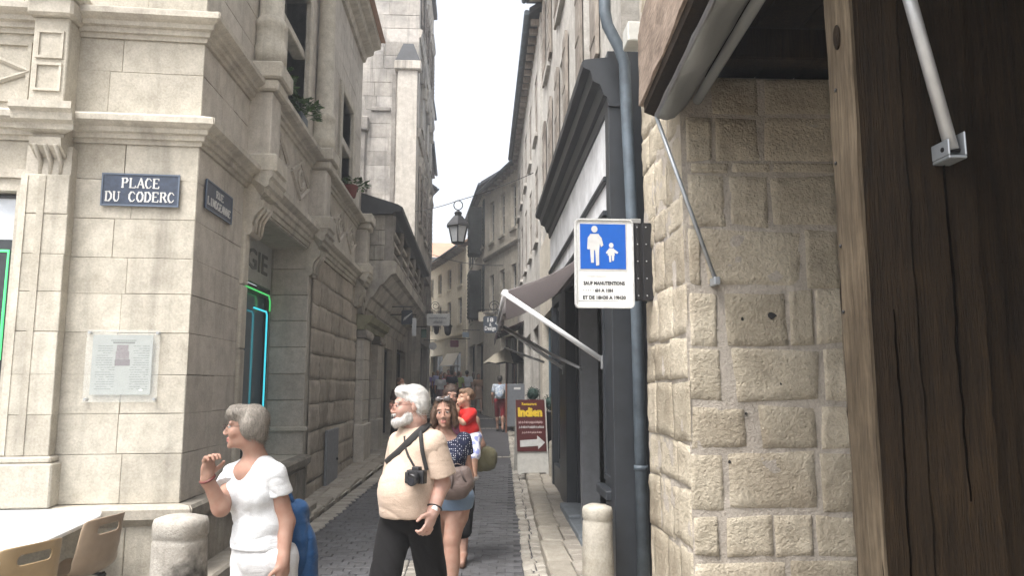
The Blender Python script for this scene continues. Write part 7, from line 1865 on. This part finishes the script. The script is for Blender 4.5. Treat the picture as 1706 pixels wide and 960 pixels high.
# ------------------------------------------------------------------ the woman in the polka dot top
def woman_dots():
    Y = 5.4; root = thing('person', 'brown haired woman in navy polka dot top and denim shorts', 'person', tuple(pY(750, 900, Y).xy) + (0,), 'people walking in the street')
    f = V(-.10, -1, 0); M = tor(f)
    hc = wp(740, 687, Y); HM = hframe(V(-.06, -1, -.02), roll=-.05); hs = .88
    hp, HP = head(hc, HM, hs, female=True, mouth_open=True)
    neck = wp(742, 727, Y + .03); ch = wp(743, 755, Y + .03); wa = wp(746, 795, Y + .03); pe = wp(749, 826, Y + .03)
    rs, ls = wp(707, 738, Y + .03), wp(773, 738, Y + .02); re, rw = wp(700, 790, Y + .05), wp(706, 835, Y - .03); le, lw = wp(780, 795, Y + .05), wp(776, 842, Y + .0)
    rh, lh = wp(731, 838, Y + .03), wp(763, 838, Y + .03)
    rk, lk = wp(735, 900, Y + .18), wp(753, 900, Y - .05); ra, la = V(rk[0] + .0, Y + .50, .12), V(wp(752, 990, Y)[0], Y - .12, .08)
    skinp = hp + [cap(neck + V(0, .01, -.03), hc + HM @ V(0, .03, -.07), .050, .046, .03), ell(ch, (.125, .080, .15), M, .05), ell(wa, (.105, .08, .12), M, .05), ell(pe, (.145, .105, .11), M, .05),
                  cap(rs - V(0, 0, .02), re, .038, .040), cap(re, rw, .038, .026), cap(ls - V(0, 0, .02), le, .039, .041), cap(le, lw, .040, .026), cap(rs - V(0, 0, .02), ls - V(0, 0, .02), .036, .036, .05)]
    skinp += hand(lw, V(0, -.2, -1), V(-.9, .3, 0), V(-.3, -.9, 0), .92, .5) + hand(rw, V(.1, -.2, -1), V(.9, .3, 0), V(.3, -.9, 0), .92, .5)
    skinp += leg_prims(rh, rk, ra, ra + f * .14 - V(0, 0, .06), .98, 1.02) + leg_prims(lh, lk, la, la + f * .16 - V(0, 0, .05), .98, 1.02)
    organic('body', skinp, [SKB, LIP, hair('brow_brown', (0.05, 0.03, 0.02), (0.03, 0.018, 0.012))], root, .012, [(hc - .15, hc + .15, .0045)], paint=face_paint(HP, HM, hs))
    eyes(HP, HM, hs, root)
    hn = lambda p, r, k=.02, op='u': ell(HP(*p), V(*r) * hs, HM, k, op)
    ho = organic('hair', [hn((0, .032, .040), (.088, .098, .088)), hn((0, .055, -.03), (.088, .058, .085), .03), hn((.080, .0, -.035), (.028, .045, .075), .03), hn((-.084, .0, -.035), (.030, .045, .075), .03), hn((.088, .0, -.095), (.026, .035, .030), .02), hn((-.094, .0, -.095), (.028, .035, .030), .02),
                     hn((.004, -.105, -.034), (.060, .075, .086), .012, 's')], hair('brown_hair', (0.13, 0.075, 0.045), (0.045, 0.025, 0.016)), root, .0055, disp=hairnoise(.002, .7, 2))
    strands(ho, 1200, V(0, 0, -1), L=.055, w=.0020)
    g = MB()
    for sx in (-1, 1): g.ball(HP(sx * .032, -.055, .108), (.026, .012, .019), 12, 8)
    g.tube([HP(-.07, -.02, .105), HP(-.03, -.066, .108), HP(.03, -.066, .108), HP(.07, -.02, .105)], .004, 6)
    g.build('sunglasses', plain('sunglass_lens', (0.10, 0.09, 0.09), rough=0.1), root)
    DT = cloth('navy_dots', (0.013, 0.017, 0.042), dots=(0.6, 0.6, 0.62), fold=0.25, scale=14)
    tee = [ell(ch, (.158, .112, .155), M, .05), ell(wa, (.140, .112, .12), M, .05), cap(rs, ls, .056, .058, .05)] + [ell(ch + f * .06 + M @ V(sx * .065, 0, -.02), (.070, .060, .066), M, .035) for sx in (-1, 1)]
    organic('top', tee + [ell(neck + V(0, 0, .02) + f * .02, (.100, .13, .060), M, .012, 's'), half(wp(746, 806, Y), (0, 0, -1), .01)], DT, root, .009, disp=folds(.005, 24, 10, 1.5))
    for a, b in ((ls, le), (rs, re)):
        e = a + (b - a) * .35; organic('sleeve', [cap(a - (b - a) * .08, e + (b - a) * .06, .058, .060, .03), half(e, b - a, .006)], cloth('navy_dots', (0, 0, 0)), root, .010)
    DN = cloth('light_denim', (0.15, 0.21, 0.30), fold=0.3, scale=15)
    organic('shorts', [ell(pe, (.172, .126, .11), M, .05), cap(rh, rh + (rk - rh) * .3, .102, .096, .05), cap(lh, lh + (lk - lh) * .3, .102, .096, .05), half(wp(750, 849, Y), (0, 0, -1), .006), half(wp(746, 800, Y), (0, 0, 1), .01)], DN, root, .009, disp=folds(.003, 24, 10, 0.5))
    for a in (ra, la): organic('shoe', [cap(a - f * .05 - V(0, 0, .055), a + f * .15 - V(0, 0, .06), .034, .030, .02)], SANDAL, root, .012)
woman_dots()
hb = thing('handbag', 'soft grey brown handbag at the hip of the woman in denim shorts', 'bag', tuple(pY(760, 805, 5.22)))
q = lambda x, y, Yq=5.22: wp(x, y, Yq)
organic('bag_body', [cap(q(746, 812), q(776, 806), .065, .060, .04), cap(q(748, 792), q(774, 788), .045, .045, .04), cap(q(744, 820), q(768, 820), .05, .05, .04)], cloth('taupe_leather', (0.115, 0.085, 0.075), fold=0.4, scale=16, rough=0.55), hb, .009, disp=folds(.006, 30, 14, .7))
MB().tube([q(742, 792, 5.20), q(748, 778, 5.22), q(762, 773, 5.22), q(776, 779, 5.24), q(781, 790, 5.24)], .008, 8, flat=.5).build('handle', plain('taupe_strap', (0.07, 0.05, 0.045), rough=0.6), hb)
MB().tube([q(752, 786, 5.16), q(754, 800, 5.150), q(752, 815, 5.16)], .006, 6).build('trim', plain('taupe_strap', (0, 0, 0)), hb); MB().tube([q(768, 784, 5.16), q(772, 797, 5.155), q(778, 806, 5.17)], .006, 6).build('trim', plain('taupe_strap', (0, 0, 0)), hb)

# ------------------------------------------------------------------ the mother and the child on her arm
def mother():
    Y = 7.3; g0 = gz(Y); root = thing('person', 'dark haired woman in black trousers carrying a small child on her arm', 'person', tuple(pY(760, 800, Y).xy) + (g0,), 'people walking in the street')
    f = V(-.05, -1, 0); M = tor(f); hc = wp(752, 660, Y); HM = hframe(V(.12, -1, -.05), roll=.06); hs = .88
    hp, HP = head(hc, HM, hs, female=True)
    neck = wp(753, 690, Y + .03); ch = wp(757, 715, Y + .03); wa = wp(760, 745, Y + .03); pe = wp(762, 772, Y + .03)
    rs, ls = wp(730, 702, Y + .03), wp(789, 702, Y + .03); re, rw = wp(722, 742, Y), wp(745, 752, Y - .16); le, lw = wp(801, 742, Y - .02), wp(790, 756, Y - .14)
    rh, lh = wp(748, 785, Y + .03), wp(775, 785, Y + .03); rk, lk = wp(748, 842, Y + .12), wp(776, 842, Y - .06)
    ra, la = V(rk[0], Y + .32, g0 + .10), V(lk[0] - .02, Y - .10, g0 + .08)
    skinp = hp + [cap(neck, hc + HM @ V(0, .03, -.07), .05, .046, .03), ell(ch, (.15, .10, .16), M, .05), ell(wa, (.135, .10, .12), M, .05), ell(pe, (.165, .12, .11), M, .05), cap(rs, re, .045, .041), cap(re, rw, .04, .027), cap(ls, le, .048, .043), cap(le, lw, .043, .028), cap(rs, ls, .05, .05, .05)]
    skinp += hand(lw, V(-1, -.2, 0), V(0, .3, 1), V(0, -1, 0), .92, .6) + hand(rw, V(1, -.2, 0), V(0, .3, 1), V(0, -1, 0), .92, .6)
    skinp += leg_prims(rh, rk, ra, ra + f * .14 - V(0, 0, .05), .97) + leg_prims(lh, lk, la, la + f * .15 - V(0, 0, .05), .97)
    organic('body', skinp, [SKB, LIP, hair('brow_brown', (0, 0, 0), (0, 0, 0))], root, .014, [(hc - .14, hc + .14, .006)], paint=face_paint(HP, HM, hs)); eyes(HP, HM, hs, root)
    hn = lambda p, r, k=.02, op='u': ell(HP(*p), V(*r) * hs, HM, k, op)
    organic('hair', [hn((0, .030, .042), (.088, .102, .092)), hn((0, .06, -.06), (.07, .05, .09), .03), hn((.074, .02, -.05), (.018, .04, .07), .03), hn((-.074, .02, -.05), (.018, .04, .07), .03), hn((.0, -.105, -.035), (.060, .075, .080), .012, 's')], hair('dark_brown_hair', (0.06, 0.032, 0.02), (0.022, 0.012, 0.008)), root, .007, disp=hairnoise(.003, .7, 4))
    organic('top', [ell(ch, (.162, .115, .16), M, .05), ell(wa, (.15, .115, .12), M, .05), cap(rs, ls, .056, .056, .05), ell(neck + V(0, 0, .03), (.08, .10, .06), M, .012, 's')], cloth('plum_cotton', (0.10, 0.03, 0.055)), root, .012)
    organic('trousers', [ell(pe, (.174, .13, .115), M, .05), cap(rh, rk, .10, .078, .05), cap(rk, ra + V(0, 0, .22), .078, .075, .03), cap(lh, lk, .10, .078, .05), cap(lk, la + V(0, 0, .22), .078, .078, .03), half(wp(762, 762, Y), (0, 0, 1), .01)], cloth('black_cotton', (0.008, 0.0075, 0.008)), root, .012, disp=folds(.004, 22, 12, 1))
    for a in (ra, la): organic('sandal', [cap(a - f * .05 - V(0, 0, .06), a + f * .15 - V(0, 0, .064), .036, .032, .02)], SANDAL, root, .012)
mother()
def child():
    Y = 7.0; root = thing('person', 'small child in red T-shirt and white patterned shorts carried on an arm', 'person', tuple(pY(782, 740, Y)), 'people walking in the street')
    f = V(-.7, -.7, 0); M = tor(f); hc = wp(775, 663, Y); HM = hframe(V(-.92, -.42, .0)); hs = .72
    hp, HP = head(hc, HM, hs, female=True)
    ch = wp(777, 697, Y + .02); be = wp(782, 715, Y + .02); pe = wp(787, 728, Y + .02); rs, ls = wp(766, 686, Y + .03), wp(787, 688, Y - .04)
    re, rw = wp(760, 698, Y - .02), wp(763, 682, Y - .10); le, lw = wp(772, 704, Y - .11), wp(762, 698, Y - .13)
    lh, lk, la = wp(788, 735, Y - .03), wp(790, 762, Y - .13), wp(790, 793, Y - .11); rh, rk, ra = wp(782, 733, Y + .06), wp(770, 752, Y + .12), wp(768, 785, Y + .12)
    hn = lambda p, r, k=.02, op='u': ell(HP(*p), V(*r) * hs, HM, k, op)
    skinp = hp + [hn((.03, -.06, -.045), (.03, .03, .03)), hn((-.03, -.06, -.045), (.03, .03, .03)), cap(ch + V(0, 0, .06), hc + HM @ V(0, .02, -.05), .034, .032, .02), ell(ch, (.085, .07, .09), M, .03), ell(be, (.085, .075, .08), M, .03), ell(pe, (.085, .075, .06), M, .03), cap(rs, re, .028, .026), cap(re, rw, .026, .020), cap(ls, le, .029, .026), cap(le, lw, .026, .020)]
    skinp += hand(rw, V(-.2, -.2, 1), V(.8, -.3, 0), V(.3, .8, 0), .55, 1.0) + hand(lw, V(-1, -.2, .1), V(0, 0, -1), V(0, -1, 0), .55, .7)
    for h, k, a in ((lh, lk, la), (rh, rk, ra)): skinp += [cap(h, k, .050, .036, .02), cap(k, a, .036, .025, .02), cap(a, a + f * .05 - V(0, 0, .02), .024, .020, .02)]
    organic('body', skinp, [SKD, LIP, hair('brow_fair', (0.2, 0.12, 0.07), (0.15, 0.09, 0.05))], root, .010, [(hc - .12, hc + .12, .005)], paint=face_paint(HP, HM, hs)); eyes(HP, HM, hs, root)
    organic('hair', [hn((0, .035, .045), (.080, .092, .080)), hn((0, .10, .01), (.045, .035, .045), .03), hn((0, -.045, .085), (.05, .04, .03), .03), hn((0, -.125, -.025), (.08, .07, .075), .010, 's'), hn((.07, -.03, -.04), (.03, .05, .05), .01, 's'), hn((-.07, -.03, -.04), (.03, .05, .05), .01, 's')], hair('light_brown_hair', (0.20, 0.12, 0.07), (0.09, 0.05, 0.03)), root, .006, disp=hairnoise(.003, .8, 4))
    organic('t_shirt', [ell(ch, (.100, .085, .10), M, .03), ell(be, (.098, .088, .075), M, .03), cap(rs, rs + (re - rs) * .7, .042, .042, .03), cap(ls, ls + (le - ls) * .75, .044, .044, .03), ell(ch + V(0, 0, .115), (.05, .05, .035), M, .01, 's')], cloth('red_cotton', (0.55, 0.022, 0.02), fold=.3, scale=18), root, .008, disp=folds(.003, 34, 12, 0.3))
    organic('shorts', [ell(pe, (.098, .088, .065), M, .03), cap(lh, lh + (lk - lh) * .85, .068, .062, .03), cap(rh, rh + (rk - rh) * .8, .066, .06, .03)], cloth('patterned_shorts', (0.62, 0.62, 0.68), patch=(0.22, 0.25, 0.48)), root, .008)
    for a in (la, ra): organic('shoe', [cap(a - f * .02 - V(0, 0, .015), a + f * .07 - V(0, 0, .025), .030, .027, .02)], plain('pale_shoe', (0.42, 0.38, 0.36), rough=0.6), root, .008)
child()
ob = thing('shoulder_bag', 'olive green slouchy shoulder bag behind the child', 'bag', tuple(pY(808, 762, 7.25)))
q = lambda x, y, Yq=7.28: wp(x, y, Yq)
organic('bag_body', [ell(q(808, 764), (.115, .075, .10), None, .04), cap(q(797, 752), q(818, 756), .06, .05, .04), cap(q(800, 776), q(816, 774), .06, .055, .04)], cloth('olive_canvas', (0.125, 0.115, 0.068), fold=.4, scale=14), ob, .010, disp=folds(.008, 22, 14, 2))
MB().tube([q(799, 748), q(794, 725, 7.38), q(789, 703, 7.40)], .012, 8, flat=.4).build('strap', cloth('olive_canvas', (0, 0, 0)), ob)

# ------------------------------------------------------------------ people farther off
def far_person(label, x, y_top, Y, h, shirt, legs, hairc, sk=SKC, turn=0.0, long_hair=False, shorts=False, skirt=False, group='people in the crowd up the street', bag=None, stride=.12):
    g0 = gz(Y); base = pY(x, 640, Y); bx = base.x
    root = thing('person', label, 'person', (bx, Y, g0), group); s = h / 1.70
    f = V(math.sin(turn), -math.cos(turn), 0); M = tor(f); r = M[:, 0]
    O = V(bx, Y, g0); L = lambda a, b, c: O + (r * a + f * b + V(0, 0, c)) * s
    hc = L(0, .01, 1.585); HM = hframe(f); hp, HP = head(hc, HM, s * .98)
    st = .02
    skp = hp + [cap(L(0, 0, 1.40), L(0, 0, 1.50), .05 * s, .046 * s, .03), ell(L(0, 0, 1.25), V(.16, .105, .18) * s, M, .05), ell(L(0, 0, 1.05), V(.14, .10, .14) * s, M, .05), ell(L(0, 0, .93), V(.16, .115, .11) * s, M, .05)]
    arms = []
    for sx in (-1, 1):
        e = L(sx * .235, -.02, 1.12); w = L(sx * .235, .09 * (1 if sx > 0 else .4), .90); sh_ = L(sx * .175, 0, 1.385); arms.append((sh_, e))
        skp += [cap(sh_, e, .046 * s, .040 * s), cap(e, w, .038 * s, .026 * s)] + hand(w, V(0, 0, -1) + f * .15, -r * sx, f, s * .95, .5)
        skp += leg_prims(L(sx * .085, 0, .90), L(sx * .09, stride * sx + .04, .48), L(sx * .09, stride * 1.7 * sx, .08 if sx > 0 else .10), L(sx * .10, stride * 1.7 * sx + .15, .03), s)
    organic('body', skp, [sk, LIP, hairc], root, .022, [(hc - .13, hc + .13, .012)] if Y > 22 else [(hc - .13, hc + .13, .008)])
    hn = lambda p, rr, k=.02, op='u': ell(HP(*p), V(*rr) * s, HM, k, op)
    hh = [hn((0, .030, .042), (.080, .095, .084)), hn((0, .07, -.01), (.07, .045, .075), .03)] + ([hn((0, .06, -.10), (.08, .05, .12), .03)] if long_hair else []) + [hn((0, -.115, -.02), (.066, .075, .086), .012, 's')]
    organic('hair', hh, hairc, root, .014)
    tp = [ell(L(0, 0, 1.25), V(.172, .118, .18) * s, M, .05), ell(L(0, 0, 1.04), V(.158, .118, .14) * s, M, .05), cap(L(-.16, 0, 1.37), L(.16, 0, 1.37), .06 * s, .06 * s, .05)] + [cap(a, a + (b - a) * .6, .06 * s, .06 * s, .03) for a, b in arms] + [ell(L(0, .02, 1.49), V(.075, .08, .05) * s, M, .01, 's')]
    organic('shirt', tp, shirt, root, .022, disp=folds(.004, 20, 8, x))
    if skirt: lp = [cap(L(0, 0, .95), L(0, 0, .62), .15 * s, .20 * s, .05), half(L(0, 0, .58), (0, 0, -1), .01)]
    else:
        lp = [ell(L(0, 0, .93), V(.17, .125, .115) * s, M, .05)]
        for sx in (-1, 1):
            k_ = L(sx * .09, stride * sx + .04, .48); lp += [cap(L(sx * .085, 0, .90), k_, .10 * s, .08 * s, .05)] + ([] if shorts else [cap(k_, L(sx * .09, stride * 1.6 * sx, .12), .075 * s, .065 * s, .03)])
    organic('shorts' if shorts else 'skirt' if skirt else 'trousers', lp, legs, root, .022)
    for sx in (-1, 1): organic('shoe', [cap(L(sx * .09, stride * 1.7 * sx - .05, .035), L(sx * .10, stride * 1.7 * sx + .14, .03), .042 * s, .038 * s, .02)], SHOE, root, .02)
    if bag is not None:
        bt = thing('backpack', bag[0], 'bag', tuple(Vector(L(0, -.2, 1.2)))); organic('bag_body', [ell(L(0, -.19, 1.18), V(.15, .10, .20) * s, M, .04), ell(L(0, -.25, 1.10), V(.11, .06, .11) * s, M, .03)], bag[1], bt, .016)
    return root
HB = hair('crowd_brown_hair', (0.10, 0.06, 0.04), (0.04, 0.024, 0.016)); HK = hair('crowd_black_hair', (0.03, 0.022, 0.018), (0.012, 0.01, 0.008)); HF = hair('crowd_fair_hair', (0.34, 0.23, 0.12), (0.2, 0.13, 0.07)); HG = hair('grey_hair', (0, 0, 0), (0, 0, 0))
cl = lambda n, c, **k: cloth(n, c, **k)
far_person('woman in pale blue top and dark red shorts walking away', 833, 622, 22.0, 1.62, cl('pale_blue_cotton', (0.42, 0.48, 0.58), patch=(0.62, 0.64, 0.66)), cl('dark_red_cotton', (0.22, 0.014, 0.022)), HK, turn=3.05, shorts=True, group='people walking in the street', bag=('pale blue and white patterned backpack on the woman in red shorts', cl('blue_white_pattern', (0.34, 0.43, 0.56), patch=(0.66, 0.68, 0.70))))
far_person('dark haired person in black standing in the doorway behind the bearded man', 667, 628, 16.5, 1.62, cl('dark_brown_cotton', (0.05, 0.025, 0.02)), cl('black_cotton', (0, 0, 0)), HB, turn=0.8, long_hair=True, group='people walking in the street')
crowd = [('man in white shirt in the crowd up the street', 778, 33.5, 1.74, (0.66, 0.68, 0.72), (0.03, 0.035, 0.05), HK, 3.0, {}),
         ('woman in tan flowered dress in the crowd up the street', 797, 31.0, 1.62, (0.36, 0.23, 0.16), (0.30, 0.20, 0.15), HB, 0.2, dict(skirt=True, long_hair=True)),
         ('woman in light blue shirt in the crowd up the street', 767, 35.0, 1.66, (0.42, 0.47, 0.62), (0.10, 0.10, 0.14), HF, 0.3, dict(long_hair=True)),
         ('man in navy shirt in the crowd up the street', 753, 32.5, 1.75, (0.016, 0.018, 0.035), (0.16, 0.14, 0.12), HK, 3.1, {}),
         ('woman in rose top in the crowd up the street', 741, 34.0, 1.63, (0.42, 0.10, 0.16), (0.05, 0.05, 0.08), HB, 0.4, dict(long_hair=True)),
         ('man in pale lilac shirt in the crowd up the street', 729, 36.0, 1.76, (0.45, 0.45, 0.66), (0.06, 0.06, 0.09), HG, 0.1, {}),
         ('woman in violet top in the crowd up the street', 722, 38.0, 1.64, (0.24, 0.18, 0.44), (0.05, 0.04, 0.06), HF, 3.0, dict(long_hair=True)),
         ('man in brown shirt in the crowd up the street', 747, 40.0, 1.78, (0.20, 0.09, 0.06), (0.05, 0.05, 0.05), HK, 0.0, {}),
         ('woman in orange top in the crowd up the street', 760, 41.5, 1.66, (0.50, 0.20, 0.08), (0.10, 0.09, 0.09), HB, 0.2, dict(long_hair=True)),
         ('man in grey shirt in the crowd up the street', 771, 43.0, 1.77, (0.24, 0.25, 0.27), (0.04, 0.04, 0.06), HK, 3.1, {}),
         ('woman in cream top in the crowd up the street', 736, 42.0, 1.65, (0.60, 0.55, 0.46), (0.07, 0.06, 0.08), HK, 0.3, dict(long_hair=True)),
         ('man in sky blue shirt in the crowd up the street', 785, 39.0, 1.76, (0.22, 0.38, 0.60), (0.05, 0.05, 0.06), HB, 0.0, {}),
         ('man in lime green shirt in the crowd up the street', 764, 33.0, 1.70, (0.26, 0.34, 0.10), (0.05, 0.05, 0.06), HB, 3.0, {}),
         ('woman in white blouse in the crowd up the street', 734, 31.5, 1.62, (0.62, 0.62, 0.62), (0.12, 0.05, 0.06), HK, 0.2, dict(long_hair=True)),
         ('man in crimson shirt in the crowd up the street', 747, 36.5, 1.77, (0.36, 0.03, 0.05), (0.05, 0.05, 0.07), HK, 0.1, {}),
         ('woman in turquoise top in the crowd up the street', 758, 37.5, 1.66, (0.08, 0.36, 0.38), (0.20, 0.18, 0.16), HF, 0.2, dict(long_hair=True)),
         ('woman in black top in the crowd up the street', 789, 35.5, 1.64, (0.02, 0.02, 0.022), (0.24, 0.20, 0.17), HB, 2.9, dict(long_hair=True))]
for lb, x, Yp, hgt, cs_, cl_, hr, tn, kw in crowd:
    nm = lb.split(' in ')[1].replace(' ', '_')
    far_person(lb, x, 620, Yp, hgt, cl('shirt_' + nm, cs_), cl('legs_' + nm, cl_), hr, turn=tn, **kw)

# ================================================================== haze volume added to lift the dark parts, standing in for lens veil
hz = MB().box(-69.5, 69.5, -44.5, 119.5, -1.4, 18.5).build('haze', bpy.data.materials.new('haze'))
tag(hz, kind='stuff')
hm = hz.data.materials[0]; hm.use_nodes = True; hm.node_tree.nodes.clear()
pv_ = hm.node_tree.nodes.new('ShaderNodeVolumePrincipled'); ho_ = hm.node_tree.nodes.new('ShaderNodeOutputMaterial')
pv_.inputs['Color'].default_value = (0.93, 0.96, 1.0, 1); pv_.inputs['Density'].default_value = 0.0042; pv_.inputs['Anisotropy'].default_value = 0.2
hm.node_tree.links.new(pv_.outputs[0], ho_.inputs['Volume'])
